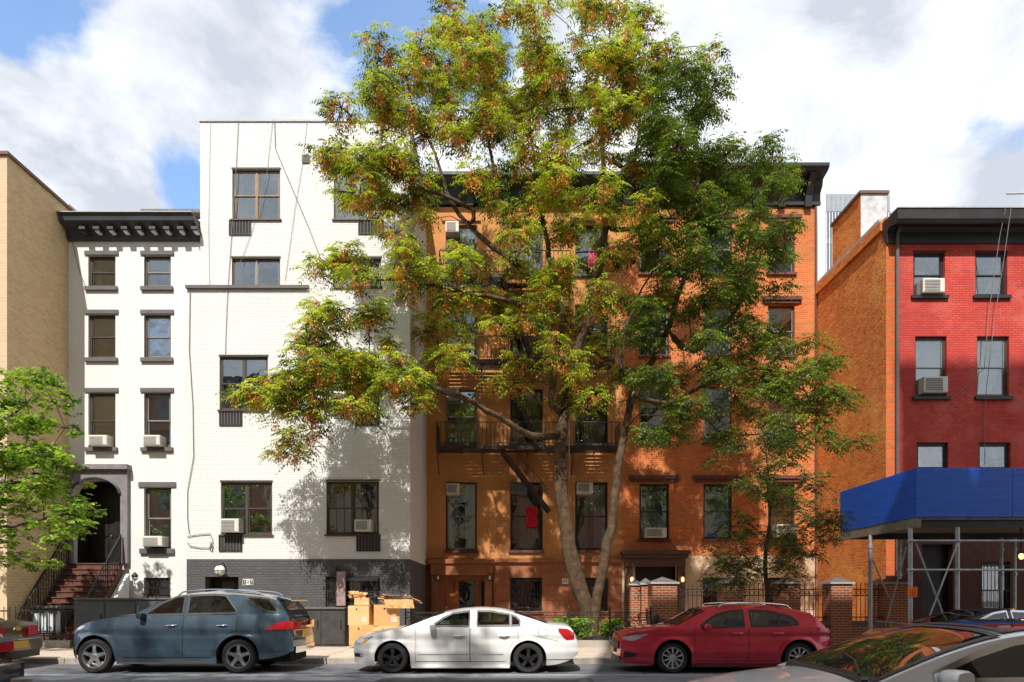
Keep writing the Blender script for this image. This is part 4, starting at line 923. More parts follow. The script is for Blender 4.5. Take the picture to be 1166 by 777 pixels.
def quad_mesh(name, quads, midx, mats, parent):
    n = len(quads); me = bpy.data.meshes.new(name); me.vertices.add(n * 4); me.vertices.foreach_set('co', quads.reshape(-1).astype(np.float32))
    me.loops.add(n * 4); me.loops.foreach_set('vertex_index', np.arange(n * 4, dtype=np.int32)); me.polygons.add(n)
    me.polygons.foreach_set('loop_start', np.arange(0, n * 4, 4, dtype=np.int32)); me.polygons.foreach_set('loop_total', np.full(n, 4, dtype=np.int32))
    for m in mats: me.materials.append(m)
    me.polygons.foreach_set('material_index', midx.astype(np.int32)); me.update(calc_edges=True); me.validate()
    o = bpy.data.objects.new(name, me); COL.objects.link(o); o.parent = parent; return o
def W3(px, py, Y): return np.array([X(px, Y), Y, Z(py, Y)])
def skeleton(chains):
    """chains: list of (parent_chain_index or None, [(px,py,Y)...], r0, r1)"""
    nodes, par, rad = [], [], []
    for pc, pts, r0, r1 in chains:
        pts = [W3(*p) for p in pts]
        if pc is None: prev = -1
        else: d = [np.linalg.norm(n - pts[0]) for n in nodes]; prev = int(np.argmin(d)); pts = [nodes[prev]] + pts
        # catmull style resample
        dense = []
        for i in range(len(pts) - 1):
            p0 = pts[max(i - 1, 0)]; p1 = pts[i]; p2 = pts[i + 1]; p3 = pts[min(i + 2, len(pts) - 1)]
            ns = max(2, int(np.linalg.norm(p2 - p1) / 0.35))
            for k in range(ns):
                t = k / ns; dense.append(0.5 * ((2 * p1) + (-p0 + p2) * t + (2 * p0 - 5 * p1 + 4 * p2 - p3) * t * t + (-p0 + 3 * p1 - 3 * p2 + p3) * t ** 3))
        dense.append(pts[-1])
        if pc is not None: dense = dense[1:]
        for i, p in enumerate(dense):
            nodes.append(p + (rng.normal(0, 0.02, 3) if i else 0)); par.append(prev); rad.append(r0 + (r1 - r0) * i / max(1, len(dense) - 1)); prev = len(nodes) - 1
    return nodes, par, rad
def grow(nodes, par, rad, targets, rt=0.012, step=0.45, up_pen=1.5):
    order = sorted(range(len(targets)), key=lambda i: min(np.linalg.norm(np.array(nodes) - targets[i], axis=1)))
    N0 = len(nodes)
    for i in order:
        t = targets[i]; A = np.array(nodes); d = A - t; dist = np.linalg.norm(d, axis=1) + up_pen * np.maximum(0, d[:, 2] + 0.1)
        j = int(np.argmin(dist)); p0 = A[j]; L = np.linalg.norm(t - p0); ns = max(1, int(L / step)); prev = j
        bend = rng.normal(0, 0.08, 3) * L; bend[2] += 0.06 * L
        for k in range(1, ns + 1):
            s = k / ns; p = p0 + (t - p0) * s + bend * math.sin(math.pi * s) + (rng.normal(0, 0.035, 3) if k < ns else 0)
            nodes.append(p); par.append(prev); rad.append(None); prev = len(nodes) - 1
    # pipe model for the grown part
    acc = [0.0] * len(nodes); haschild = [False] * len(nodes)
    for i in range(len(nodes)):
        if par[i] >= 0: haschild[par[i]] = True
    for i in range(len(nodes) - 1, N0 - 1, -1):
        if not haschild[i]: acc[i] = rt ** 2.3
        if par[i] >= N0: acc[par[i]] += acc[i]
        rad[i] = min(max(acc[i], 1e-9) ** (1 / 2.3), 0.11)
    return nodes, par, rad
def limb_mesh(nodes, par, rad, m, name, parent, sel=None, n=7):
    b = MB(); k0 = b.mi(m); k1 = b.mi(M_barkd)
    # one ring per node; quads to the parent's ring (own copy of it so forks stay clean)
    for i in range(len(nodes)):
        if par[i] < 0: continue
        if sel is not None and not sel(rad[i]): continue
        p, q = Vector(nodes[par[i]]), Vector(nodes[i]); r0, r1 = rad[par[i]], rad[i]; r0 = min(r0, r1 * 1.25 + 0.004)
        nn = 14 if r0 > 0.05 else (6 if r0 > 0.022 else 4)
        gp = par[par[i]]; d0 = (p - Vector(nodes[gp])) if gp >= 0 else (q - p); d1 = q - p
        base = len(b.v); k = k0 if r1 > 0.035 else k1
        for c, d, r in ((p, d0, r0), (q, d1, r1)):
            d = d.normalized(); a = d.cross(Vector((0.3, 0.9, 0.1))).normalized(); e = d.cross(a)
            for j in range(nn):
                t = 2 * math.pi * j / nn; lump = 1 + (0.09 * math.sin(3 * t + c.z * 2.1) + 0.06 * math.sin(5 * t + c.z * 4.3)) * (1 if r > 0.06 else 0)
                b.v.append(tuple(c + (a * math.cos(t) + e * math.sin(t)) * r * lump))
        for j in range(nn): b.f.append((base + j, base + (j + 1) % nn, base + nn + (j + 1) % nn, base + nn + j)); b.m.append(k)
    return b.build(name, parent, smooth=80)
def make_tree(name, label, cat, base, chains, blobs, leafk, mats, pick, seed_frac=0.0, seed_m=(0,), L=(0.34, 0.55), K=6, lf=0.27, wd=0.33, droop=0.5, bark=None, per=26, twig_r=0.012, spread=1.0, flat=1.0, group=None, extra=None, kw=None):
    t = thing(name, label, cat, base, group)
    nodes, par, rad = skeleton(chains)
    C = np.array([bl[0] for bl in blobs])
    nodes, par, rad = grow(nodes, par, rad, [c for c in C], twig_r)
    off = np.array(base); nodes = [n_ - off for n_ in nodes]
    P, D, tone = [], [], []
    tw_n, tw_p, tw_r = [], [], []
    for (c, r, dn) in blobs:
        c = c - off; nt = max(2, int(per * dn * (r / 0.6) ** 1.6 / leafk))
        for _ in range(nt):
            v = rng.normal(0, 1, 3); v /= np.linalg.norm(v); v[2] *= flat
            tip = c + v * r * rng.random() ** 0.45 * spread
            j = len(tw_n); tw_n += [c, (c + tip) / 2 + rng.normal(0, 0.03, 3) + np.array([0, 0, 0.03]), tip]; tw_p += [-1, j, j + 1]; tw_r += [twig_r, twig_r * 0.7, twig_r * 0.4]
            az0 = math.atan2(v[1], v[0]); tn = rng.random()
            for q in range(leafk):
                az = az0 + rng.normal(0, 1.1); el = rng.uniform(-0.35, 0.75)
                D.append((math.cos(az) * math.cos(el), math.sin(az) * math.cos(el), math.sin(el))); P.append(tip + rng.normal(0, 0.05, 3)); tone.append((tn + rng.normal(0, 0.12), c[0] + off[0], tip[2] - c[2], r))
    P = np.array(P); D = np.array(D); N = len(P); LL = rng.uniform(L[0], L[1], N)
    Q, M = leaves(P, D, LL, K, lf, wd, droop)
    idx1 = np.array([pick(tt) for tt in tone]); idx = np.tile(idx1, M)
    if seed_frac:
        sp_ = P[::leafk]; sp_ = sp_[rng.random(len(sp_)) < seed_frac]; sq = seeds(sp_); si = np.array(seed_m)[rng.integers(0, len(seed_m), len(sp_))]
        Q = np.concatenate([Q, sq]); idx = np.concatenate([idx, np.repeat(si, 26)])
    an, ap, ar = list(nodes), list(par), list(rad); o0 = len(an)
    bk = bark or M_bark
    tr = limb_mesh(nodes, par, rad, bk, 'trunk', t)
    cr = quad_mesh('crown', Q, idx, mats, t)
    tg = limb_mesh(tw_n, tw_p, tw_r, M_twig, 'twigs', t)
    print(name, 'leaves', N, 'quads', len(Q))
    return t
dm = """0 0 0 0 0 0 5 6 3 2 8 4 0 0 0 0 0 0
0 0 0 0 3 5 8 9 9 6 9 9 6 2 0 0 0 0
0 0 0 0 7 8 8 8 8 8 9 8 8 5 0 0 0 0
0 0 0 3 8 7 6 8 8 6 7 8 9 6 0 1 0 0
0 0 1 8 8 4 1 3 5 7 5 5 9 9 5 5 0 0
0 0 0 7 5 6 1 2 4 7 5 4 8 9 8 6 1 0
0 0 0 1 2 2 1 1 4 5 2 4 7 9 9 4 0 0
0 0 2 6 6 6 5 1 4 5 3 5 6 8 8 4 0 0
0 0 4 5 2 2 4 7 7 4 4 6 6 6 8 2 0 0
0 2 6 5 3 4 4 4 7 5 3 5 6 6 5 5 2 0
2 8 9 9 7 8 5 3 4 4 3 4 5 5 4 6 6 2
6 9 6 3 1 2 1 2 2 2 2 3 3 3 3 6 6 4
0 6 2 0 0 0 0 0 0 0 0 1 1 1 2 5 5 4"""
dm = [[int(v) for v in r_.split()] for r_ in dm.split('\n')]
blA, blB = [], []
for j, row in enumerate(dm):
    for i, d in enumerate(row):
        nb = d / 9 * 4.3; nb = int(nb) + (rng.random() < nb - int(nb))
        for _ in range(nb):
            px = 260 + i * 40 + rng.uniform(2, 38) + (16 if i < 2 else 6 if i < 5 else 0); py = j * 40 + rng.uniform(2, 38)
            Y = rng.uniform(19.2, 20.9) if px < 485 else rng.uniform(19.2, 23.6)
            if 485 <= px < 620 and 150 < py < 330: Y = rng.uniform(19.2, 21.2)
            if px < 485 and py > 250: Y = rng.uniform(19.0, 20.4)
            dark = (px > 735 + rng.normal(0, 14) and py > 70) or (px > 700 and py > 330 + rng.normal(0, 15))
            (blB if dark else blA).append((W3(px, py, Y), rng.uniform(0.26, 0.48), rng.uniform(0.8, 1.25)))
chA = [(None, [(669, 735, 22.0), (668, 700, 22.0), (652, 645, 21.9), (644, 595, 21.8), (637, 537, 21.8), (641, 480, 21.8), (658, 400, 22), (675, 342, 22), (684, 296, 22.2), (690, 230, 22.4), (684, 150, 22.3), (680, 70, 22.2)], 0.27, 0.035),
       (0, [(628, 460, 21.4), (634, 400, 21.2), (640, 360, 21), (626, 290, 21), (610, 200, 21), (600, 110, 21)], 0.12, 0.03),
       (0, [(605, 496, 21.2), (566, 474, 20.8), (543, 460, 20.6), (508, 446, 20.4), (470, 433, 20.1), (420, 415, 19.9), (360, 415, 19.8), (310, 430, 19.7)], 0.115, 0.025),
       (1, [(615, 330, 20.8), (588, 303, 20.6), (559, 280, 20.4), (524, 245, 20.3), (508, 218, 20.2), (500, 185, 20.2), (470, 120, 20.2)], 0.095, 0.025),
       (3, [(540, 240, 20.2), (500, 222, 20), (445, 200, 20), (410, 205, 20)], 0.07, 0.03),
       (1, [(600, 345, 20.2), (540, 335, 19.9), (470, 320, 19.8), (400, 320, 19.7)], 0.08, 0.03),
       (0, [(705, 262, 22.5), (730, 258, 23), (752, 250, 23.4)], 0.09, 0.04),
       (1, [(582, 265, 21.4), (560, 180, 21.8), (548, 90, 22)], 0.08, 0.03),
       (0, [(720, 190, 23), (730, 120, 23)], 0.07, 0.03)]
chB = [(None, [(676, 733, 21.5), (678, 692, 21.5), (687, 645, 21.5), (698, 587, 21.5), (703, 537, 21.6), (712, 490, 21.7), (722, 440, 21.9), (742, 412, 22), (765, 360, 22.2), (785, 290, 22.4), (795, 210, 22.4), (790, 130, 22.2)], 0.165, 0.035),
       (0, [(708, 430, 21.2), (712, 380, 21), (730, 330, 21)], 0.10, 0.03),
       (0, [(790, 400, 22.4), (840, 350, 22.8), (860, 280, 23), (870, 210, 23)], 0.10, 0.03),
       (0, [(760, 460, 21.8), (800, 440, 21.8), (860, 420, 21.7), (910, 430, 21.6)], 0.08, 0.03)]
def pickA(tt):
    tn, x, dz, r = tt; v = tn + 0.35 * dz / r  # upper leaves of a clump get lighter greens: top light painted into the colour
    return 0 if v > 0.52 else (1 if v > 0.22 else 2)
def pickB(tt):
    tn, x, dz, r = tt; v = tn + 0.2 * dz / r  # same painted light: brighter tones towards the clump's top, deeper ones below
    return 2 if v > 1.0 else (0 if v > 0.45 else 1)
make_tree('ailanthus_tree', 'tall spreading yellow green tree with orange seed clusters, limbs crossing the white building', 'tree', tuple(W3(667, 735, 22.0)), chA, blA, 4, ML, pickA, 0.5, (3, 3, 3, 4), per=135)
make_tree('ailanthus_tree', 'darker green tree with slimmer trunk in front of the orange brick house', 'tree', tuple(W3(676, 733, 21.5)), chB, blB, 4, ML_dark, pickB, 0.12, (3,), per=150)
# young street tree on the right
blC = []
for (px, py, n_) in ((858, 490, 2), (885, 500, 3), (835, 520, 2), (870, 530, 4), (905, 540, 4), (850, 560, 4), (885, 570, 5), (930, 575, 4), (820, 590, 2), (858, 605, 4), (900, 610, 4), (945, 605, 4), (835, 640, 3), (870, 640, 4), (910, 640, 2), (800, 615, 1), (815, 655, 3), (850, 662, 3), (935, 545, 2), (960, 580, 1), (895, 660, 2), (925, 625, 2)):
    for _ in range(n_): Y = rng.uniform(17.6, 19.8); blC.append((W3(px + rng.normal(0, 11), py + rng.normal(0, 10), Y), rng.uniform(0.28, 0.45), 1.0))
chC = [(None, [(873, 738, 18.9), (873, 690, 18.9), (872, 640, 18.9), (876, 580, 18.9), (872, 520, 18.9), (866, 480, 18.8)], 0.075, 0.02)]
make_tree('young_tree', 'slender young street tree with sparse dark leaves in front of the brick gate piers', 'tree', tuple(W3(873, 738, 18.9)), chC, blC, 5, ML_sm, lambda tt: 2 if tt[0] > 0.85 else (0 if tt[0] > 0.4 else 1), K=5, L=(0.22, 0.36), lf=0.24, wd=0.5, per=105, twig_r=0.007, bark=M_barkd, flat=0.6)
# bright maple at the left edge
blD = []
for (px, py, rx, n_) in ((15, 440, 30, 6), (45, 432, 22, 4), (70, 455, 16, 2), (0, 480, 40, 8), (45, 485, 25, 5), (20, 520, 35, 9), (60, 520, 22, 5), (85, 530, 12, 2), (0, 560, 35, 8), (50, 560, 28, 7), (90, 572, 18, 4), (108, 580, 5, 1), (10, 600, 30, 6), (60, 600, 20, 4), (85, 605, 12, 2), (-30, 500, 40, 14), (-50, 570, 40, 12), (-40, 440, 30, 9), (5, 625, 12, 2), (55, 625, 10, 1)):
    for _ in range(n_): Y = rng.uniform(16.0, 18.6); blD.append((W3(px - 8 + rng.normal(0, rx * 0.5), py + rng.normal(0, 9), Y), rng.uniform(0.35, 0.6), 1.0))
chD = [(None, [(-52, 765, 17.3), (-50, 680, 17.3), (-44, 600, 17.3), (-40, 520, 17.2), (-30, 450, 17.2)], 0.19, 0.05), (0, [(-10, 560, 17.3), (40, 540, 17.3), (80, 545, 17.3)], 0.06, 0.02), (0, [(0, 600, 17), (50, 590, 17), (90, 580, 17)], 0.05, 0.02), (0, [(0, 480, 17.5), (40, 450, 17.5)], 0.05, 0.02)]
make_tree('maple_tree', 'bright green maple with layered boughs in front of the tan brick wall', 'tree', tuple(W3(-52, 765, 17.3)), chD, blD, 6, ML_map, lambda tt: 0 if tt[0] + 0.5 * tt[2] / tt[3] > 0.35 else (1 if tt[0] > 0.2 else 2), K=2, L=(0.075, 0.135), lf=0.95, wd=0.75, per=80, droop=0.2, flat=0.42, twig_r=0.009)  # leaf tone lightens with height in the clump, painting sunlit tops and shaded undersides
# two trees on the near pavement, above and outside the frame; their shadows dapple the parked cars
def near_tree(x, y, label, cx, cy, cz, rx, rz, nb):
    bl = []
    for _ in range(nb):
        v = rng.normal(0, 1, 3); v /= np.linalg.norm(v); v *= rng.random() ** 0.4
        bl.append((np.array([cx + v[0] * rx, cy + v[1] * rx * 0.8, cz + v[2] * rz]), rng.uniform(0.4, 0.7), 1.0))
    def inv(p): return (CX + p[0] * F / p[1], CY - (p[2] - H) * F / p[1], p[1])
    ch = [(None, [inv((x, y, 0.1)), inv((x, y, 3)), inv((x * 0.7 + cx * 0.3, y, 6)), inv((cx, cy, cz))], 0.2, 0.06)]
    make_tree('street_tree', label, 'tree', (x, y, 0.1), ch, bl, 4, ML, lambda tt: 1 if tt[0] > 0.4 else 2, K=5, L=(0.35, 0.55), per=34)
near_tree(-8.8, 3.0, 'green street tree on the near pavement to the left of the viewer', -8.6, 3.6, 11.5, 4.2, 3.6, 60)
near_tree(5.2, 2.6, 'green street tree on the near pavement to the right of the viewer', 3.6, 2.4, 14.5, 4.6, 3.8, 60)
near_tree(-3.6, 1.2, 'green street tree on the near pavement beside the viewer', -4.6, 1.6, 14.0, 3.2, 2.6, 26)
# ================================================================== SIDEWALK SHED
def bluemat():
    m, t, bs = new_mat('blue_painted_plywood'); geo = t.n('ShaderNodeNewGeometry').outputs['Position']
    mp = t.n('ShaderNodeMapping'); mp.inputs['Scale'].default_value = (0.6, 0.6, 14); t.l(geo, mp.inputs[0])
    n = t.noise(mp.outputs[0], 1.5, 6, 0.65); c = t.ramp(n, [(0.3, (0.008, 0.075, 0.42)), (0.7, (0.016, 0.13, 0.66))])
    c = t.mix(t.ramp(t.noise(geo, 1.2, 6, 0.7), [(0.55, 0.0), (0.75, 0.35)]), c, (0.05, 0.12, 0.30))
    t.l(c, bs.inputs['Base Color']); bs.inputs['Roughness'].default_value = 0.45
    b = t.n('ShaderNodeBump'); b.inputs['Strength'].default_value = 0.25; b.inputs['Distance'].default_value = 0.01; t.l(n, b.inputs['Height']); t.l(b.outputs[0], bs.inputs['Normal']); return m
M_blue = bluemat()
YP, YQ = 17.25, 21.2
xa, z0, z1 = X(1043, YP), Z(589, YP), Z(533, YP)
sh = thing('sidewalk_shed', 'blue plywood sidewalk shed on galvanised scaffold posts in front of the red building', 'scaffold')
w_ = 2.44
for k in range(4):
    b = MB(); b.box(xa + k * w_ + 0.004, xa + (k + 1) * w_ - 0.004, YP, YP + 0.05, z0, z1, M_blue); b.build('parapet_panel', sh, bevel=0.006)
for (ya, yb) in ((YP + 0.052, YP + 1.95), (YP + 1.958, YQ)):
    b = MB(); b.box(xa, xa + 0.05, ya, yb, z0, z1, M_blue); b.build('parapet_panel', sh, bevel=0.006)
M_deck = mat('weathered_deck_timber', (0.22, 0.19, 0.14), 0.85, var=0.3, vscale=5)
b = MB()
for i in range(16): y = YP + 0.03 + i * 0.245; b.box(xa + 0.02, xa + 9, y, y + 0.24, z0 - 0.06, z0 - 0.002, M_deck)
b.build('deck', sh)
zbm = z0 - 0.064
b = MB(); b.box(xa - 0.02, xa + 0.12, YP - 0.02, YQ, zbm - 0.2, zbm, M_deck); b.build('edge_beam', sh)
for y in (YP + 0.1, YQ - 0.2):
    b = MB(); b.box(xa + 0.125, xa + 9, y, y + 0.09, zbm - 0.18, zbm, M_cornr); b.build('cross_beam', sh)
def post(x, y, zt_): 
    b = MB(); b.tube([(x, y, ZS), (x, y, zt_)], 0.055, M_steel, 10); b.lathe([(0.0, 0.02), (0.12, 0.02), (0.12, 0.0), (0, 0)], (x, y, ZS), 'z', M_steel, 10)
    for zz in (2.32, 3.06): b.lathe([(0.057, -0.04), (0.075, -0.04), (0.075, 0.04), (0.057, 0.04)], (x, y, zz), 'z', M_steel, 10)
    return b.build('post', sh, smooth=40)
xp = X(1037, YP + 0.1); yf = YP + 0.12
P1 = post(xp + 0.0, yf, zbm - 0.2); xs_ = [xp, X(1090, yf), X(1193, yf), xp + 5.8]
for x in xs_[1:]: post(x, yf, zbm - 0.18)
post(X(991, 19.4), 19.4, zbm - 0.2); post(X(1024, 20.9), 20.9, zbm - 0.2)
for x in (X(1140, 20.6), X(1155, 20.6)): post(x, 20.6, zbm - 0.18)
def pipe(p, q, r, name): b = MB(); b.tube([p, q], r, M_steel, 8); return b.build(name, sh, smooth=40)
for zz in (3.06, 2.32): pipe((xp - 0.1, yf - 0.075, zz), (xp + 6, yf - 0.075, zz), 0.026, 'rail')
pipe((X(1042, yf), yf - 0.03, 3.0), (X(1078, yf), yf - 0.03, 0.9), 0.022, 'brace'); pipe((X(1088, yf), yf - 0.08, 3.0), (X(1052, yf), yf - 0.08, 0.9), 0.022, 'brace')
xe = xp - 0.02
pipe((xp - 0.07, yf + 0.05, 2.9), (X(991, 19.4) + 0.3, 19.35, 0.4), 0.020, 'brace'); pipe((xp - 0.07, yf + 0.1, 0.95), (X(993, 19.4) + 0.1, 19.42, 0.95), 0.020, 'rail'); pipe((X(991, 19.4), 19.46, 2.9), (X(1024, 20.9), 20.88, 0.9), 0.02, 'brace')
b = MB(); nx = X(1039, yf - 0.1); nz_ = Z(674, yf - 0.1)
P_ = [[(nx - 0.11 + 0.24 * i / 6, yf - 0.075 - 0.03 * math.sin(i * 1.2), nz_ - 0.13 + 0.26 * j / 5 + 0.012 * math.sin(i + j)) for i in range(7)] for j in range(6)]
b.grid(P_, M_notice); nt_ = b.build('paper_notice', sh)
b = MB()
for k in range(3): b.box(nx - 0.03, nx + 0.06, yf - 0.112, yf - 0.110, nz_ - 0.07 + k * 0.05, nz_ - 0.055 + k * 0.05, M_redc2)
b.build('printed_line', nt_)
b = MB(); b.lathe([(0.0, 0.09), (0.05, 0.06), (0.06, 0.0), (0.04, -0.06), (0.0, -0.07)], (X(1163, 18.6), 18.6, Z(634, 18.6)), 'z', emis('yellow_lit_bulb', (1.0, 0.55, 0.08), 5.0), 12); bl_ = b.build('lamp', sh, smooth=60)
b = MB(); b.tube([(X(1163, 18.6), 18.6, Z(634, 18.6) + 0.08), (X(1163, 18.6), 18.6, zbm)], 0.02, M_black, 6); b.build('lamp_cord', bl_)

# ================================================================== BRICK PIERS AND IRON FENCES
YFn = 20.35
pf = thing('brick_pier_fence', 'brick piers with pyramid caps joined by black iron railings before the orange house', 'fence')
def pier(a, d, ztp, y0=YFn, dp=None, par=None):
    xa_, xb_ = X(a, y0), X(d, y0); dp = dp or (xb_ - xa_)
    b = MB(); b.box(xa_, xb_, y0, y0 + dp, 0.05, ztp, M_pier); p = b.build('pier', par or pf)
    b = MB(); o_ = 0.06; c = ((xa_ + xb_) / 2, y0 + dp / 2)
    b.box(xa_ - o_, xb_ + o_, y0 - o_, y0 + dp + o_, ztp + 0.001, ztp + 0.05, M_coping)
    q = [(xa_ - o_, y0 - o_), (xb_ + o_, y0 - o_), (xb_ + o_, y0 + dp + o_), (xa_ - o_, y0 + dp + o_)]
    for i in range(4): b.face([(*q[i], ztp + 0.051), (*q[(i + 1) % 4], ztp + 0.051), (c[0], c[1], ztp + 0.22)], M_lint)
    b.build('pier_cap', p); return xa_, xb_
zt_ = Z(665, YFn)
ps = [pier(743, 771, zt_, dp=0.66), pier(824, 847, zt_), pier(889, 911, zt_), pier(947, 970.5, zt_), pier(1012, 1036, zt_)]
pier(718, 730, zt_, YFn + 2.6, 0.3); pier(730.5, 741.5, zt_, YFn + 1.4, 0.3); pier(997, 1015, zt_, YFn + 1.7, 0.5)
b = MB(); b.box(ps[0][1] + 0.9, ps[4][0], YFn + 0.1, YFn + 0.5, 0.05, 0.80, M_pier)
bw_ = b.build('low_wall', pf); b = MB(); b.box(ps[0][1] + 0.9, ps[4][0], YFn + 0.06, YFn + 0.54, 0.801, 0.90, M_lint); b.build('wall_coping', bw_)
def iron_panel(x_a, x_b, y, zb_, zt2, par, m=M_black, sp=0.125, name='iron_railing', finial=True, r=0.011):
    b = MB(); n = max(2, int((x_b - x_a) / sp))
    for i in range(1, n):
        x = x_a + (x_b - x_a) * i / n; b.tube([(x, y, zb_), (x, y, zt2)], r, m, 5)
        if finial: b.lathe([(0.0, 0.09), (0.020, 0.03), (0.006, 0.0)], (x, y, zt2), 'z', m, 5)
    for zz in (zb_ + 0.12, zt2 - 0.12, zt2 - 0.30)[:3 if finial else 2]: b.box(x_a, x_b, y - 0.012, y + 0.012, zz - 0.015, zz + 0.015, m)
    if finial:
        for i in range(n):
            x = x_a + (x_b - x_a) * (i + 0.5) / n; b.tube([(x + 0.05 * math.cos(t), y, zt2 - 0.21 + 0.05 * math.sin(t)) for t in np.linspace(0, 2 * math.pi, 9)], 0.007, m, 4, caps=False)
    return b.build(name, par)
yc = YFn + 0.3
iron_panel(ps[0][1], ps[0][1] + 0.95, yc, 0.15, 1.98, pf, name='iron_gate'); iron_panel(ps[0][1] + 0.98, ps[1][0], yc, 0.9, 1.98, pf)
for i in (1, 2, 3): iron_panel(ps[i][1], ps[i + 1][0], yc, 0.9, 1.98, pf)
# ornamental fence in front of the tenement
of = thing('iron_fence', 'low wrought iron fence with scrolls and circles in front of the ochre tenement', 'fence')
yo = 20.3; fx0, fx1 = X(462, yo), X(741, yo); zf0, zf1 = 0.34, Z(697.5, yo)
b = MB(); b.box(fx0 - 1.2, fx1 - 0.35, yo - 0.12, yo + 0.14, 0.0, 0.34, M_stone); b.build('kerb_stone', of)
n = 6; pw = (fx1 - fx0) / n
def ring(q, cx_, cz_, r, rr=0.010, m=M_black, n_=16, y=None): q.tube([(cx_ + r * math.cos(t), y if y is not None else yo, cz_ + r * math.sin(t)) for t in np.linspace(0, 2 * math.pi, n_ + 1)], rr, m, 4, caps=False)
for i in range(n + 1):
    x = fx0 + i * pw; b = MB(); b.box(x - 0.022, x + 0.022, yo - 0.022, yo + 0.022, zf0, zf1 + 0.08, M_black); b.lathe([(0.0, 0.11), (0.035, 0.06), (0.02, 0.0)], (x, yo, zf1 + 0.08), 'z', M_black, 8); b.build('post', of)
    if i == n: break
    b = MB(); xa_, xb_ = x + 0.024, x + pw - 0.024; cx_ = (xa_ + xb_) / 2
    for zz in (zf0 + 0.08, zf1 - 0.16, zf1): b.box(xa_, xb_, yo - 0.010, yo + 0.010, zz - 0.012, zz + 0.012, M_black)
    cz_ = (zf0 + zf1) / 2 - 0.04; ring(b, cx_, cz_, 0.26, 0.014); ring(b, cx_, cz_, 0.17); ring(b, cx_, cz_, 0.06)
    for k in range(8): t = k * math.pi / 4; b.tube([(cx_ + 0.06 * math.cos(t), yo, cz_ + 0.06 * math.sin(t)), (cx_ + 0.17 * math.cos(t), yo, cz_ + 0.17 * math.sin(t))], 0.007, M_black, 4)
    for sg in (-1, 1):
        hw_ = (xb_ - xa_) / 2
        b.tube([(cx_ + sg * 0.27, yo, cz_), (cx_ + sg * hw_, yo, zf1 - 0.17)], 0.009, M_black, 4); b.tube([(cx_ + sg * 0.27, yo, cz_), (cx_ + sg * hw_, yo, zf0 + 0.09)], 0.009, M_black, 4)
        for dz_ in (-0.17, 0.17): ring(b, cx_ + sg * (hw_ - 0.16), cz_ + dz_ * 0.9, 0.10, 0.008, n_=12)
    m_ = 9
    for k in range(m_): ring(b, xa_ + (xb_ - xa_) * (k + 0.5) / m_, zf1 - 0.08, 0.055, 0.006, n_=8)
    b.build('scroll_panel', of)
# fence at the left
lf_ = thing('iron_fence', 'plain black picket fence on a low stone kerb beside the wheeled bin at left', 'fence')
yl = 20.0; b = MB(); b.box(X(-60, yl), X(82, yl), yl - 0.12, yl + 0.12, 0.0, 0.36, M_stone); b.build('kerb_stone', lf_)
iron_panel(X(-60, yl), X(82, yl), yl, 0.36, Z(691, yl), lf_, sp=0.16, finial=False, r=0.013, name='pickets')

# bed of soil and plants under the big trees
def plants(x0_, x1_, y0_, y1_, n_, name, label, mats, h=0.5):
    P = np.stack([rng.uniform(x0_, x1_, n_), rng.uniform(y0_, y1_, n_), 0.42 + rng.random(n_) ** 1.5 * h], 1)
    az = rng.uniform(0, 2 * np.pi, n_); el = rng.uniform(-0.1, 0.9, n_); D = np.stack([np.cos(az) * np.cos(el), np.sin(az) * np.cos(el), np.sin(el)], 1)
    Q, M = leaves(P, D, rng.uniform(0.14, 0.24, n_), 2, 0.9, 0.7, 0.3); idx = np.tile(rng.integers(0, 2, n_), M)
    t = thing(name, label, 'plant'); o = quad_mesh('foliage', Q, idx, mats, t)
    b = MB()
    for k in range(14): p = P[k]; b.tube([(p[0], p[1], 0.36), tuple(p)], 0.008, M_twig, 4)
    b.build('stems', t); return t
b = MB(); b.box(fx0 + 0.2, fx1 - 0.6, yo + 0.16, 23.2, 0.0, 0.42, M_terra); structure(b.build('soil_bed'))
plants(X(628, 21), X(668, 21), 20.6, 21.6, 420, 'leafy_plant', 'bright green bush left of the big trunks behind the scroll fence', ML_map, 0.55)
plants(X(690, 21), X(706, 21), 20.6, 21.3, 200, 'leafy_plant', 'smaller green bush right of the big trunks behind the scroll fence', ML_map, 0.5)

# ================================================================== BINS, CARTONS, STANDPIPE, BICYCLE
def enclosure(a, d, top, y, dp, label, m, doors):
    x_a, x_b, zt2 = X(a, y), X(d, y), Z(top, y)
    t = thing('bin_enclosure', label, 'bin enclosure', ((x_a + x_b) / 2, y, ZS), 'dark bin enclosures'); w2 = (x_b - x_a) / 2; h = zt2 - ZS
    b = MB(); b.box(-w2, w2, 0, dp, 0, h - 0.05, m); b.build('box', t, bevel=0.01)
    for i in range(doors):
        p = -w2 + 2 * w2 * i / doors; q = p + 2 * w2 / doors
        b = MB(); b.box(p + 0.03, q - 0.03, -0.025, -0.002, 0.06, h - 0.10, m); dd = b.build('door', t, bevel=0.006)
        b = MB(); b.box(q - 0.14, q - 0.10, -0.05, -0.027, h * 0.45, h * 0.68, M_black); b.build('handle', dd)
        b = MB(); b.box(p + 0.004, q - 0.004, -0.05, dp + 0.03, h - 0.048, h, M_lint); b.build('lid', t, bevel=0.008)
enclosure(84.5, 226, 681, 19.9, 0.95, 'long slate coloured bin enclosure in front of the narrow white house', M_binb, 4)
enclosure(340, 393, 692, 20.6, 0.9, 'short dark bin enclosure beside the stacked cartons', mat('charcoal_panel', (0.045, 0.042, 0.042), 0.6, var=0.3, vscale=4), 2)
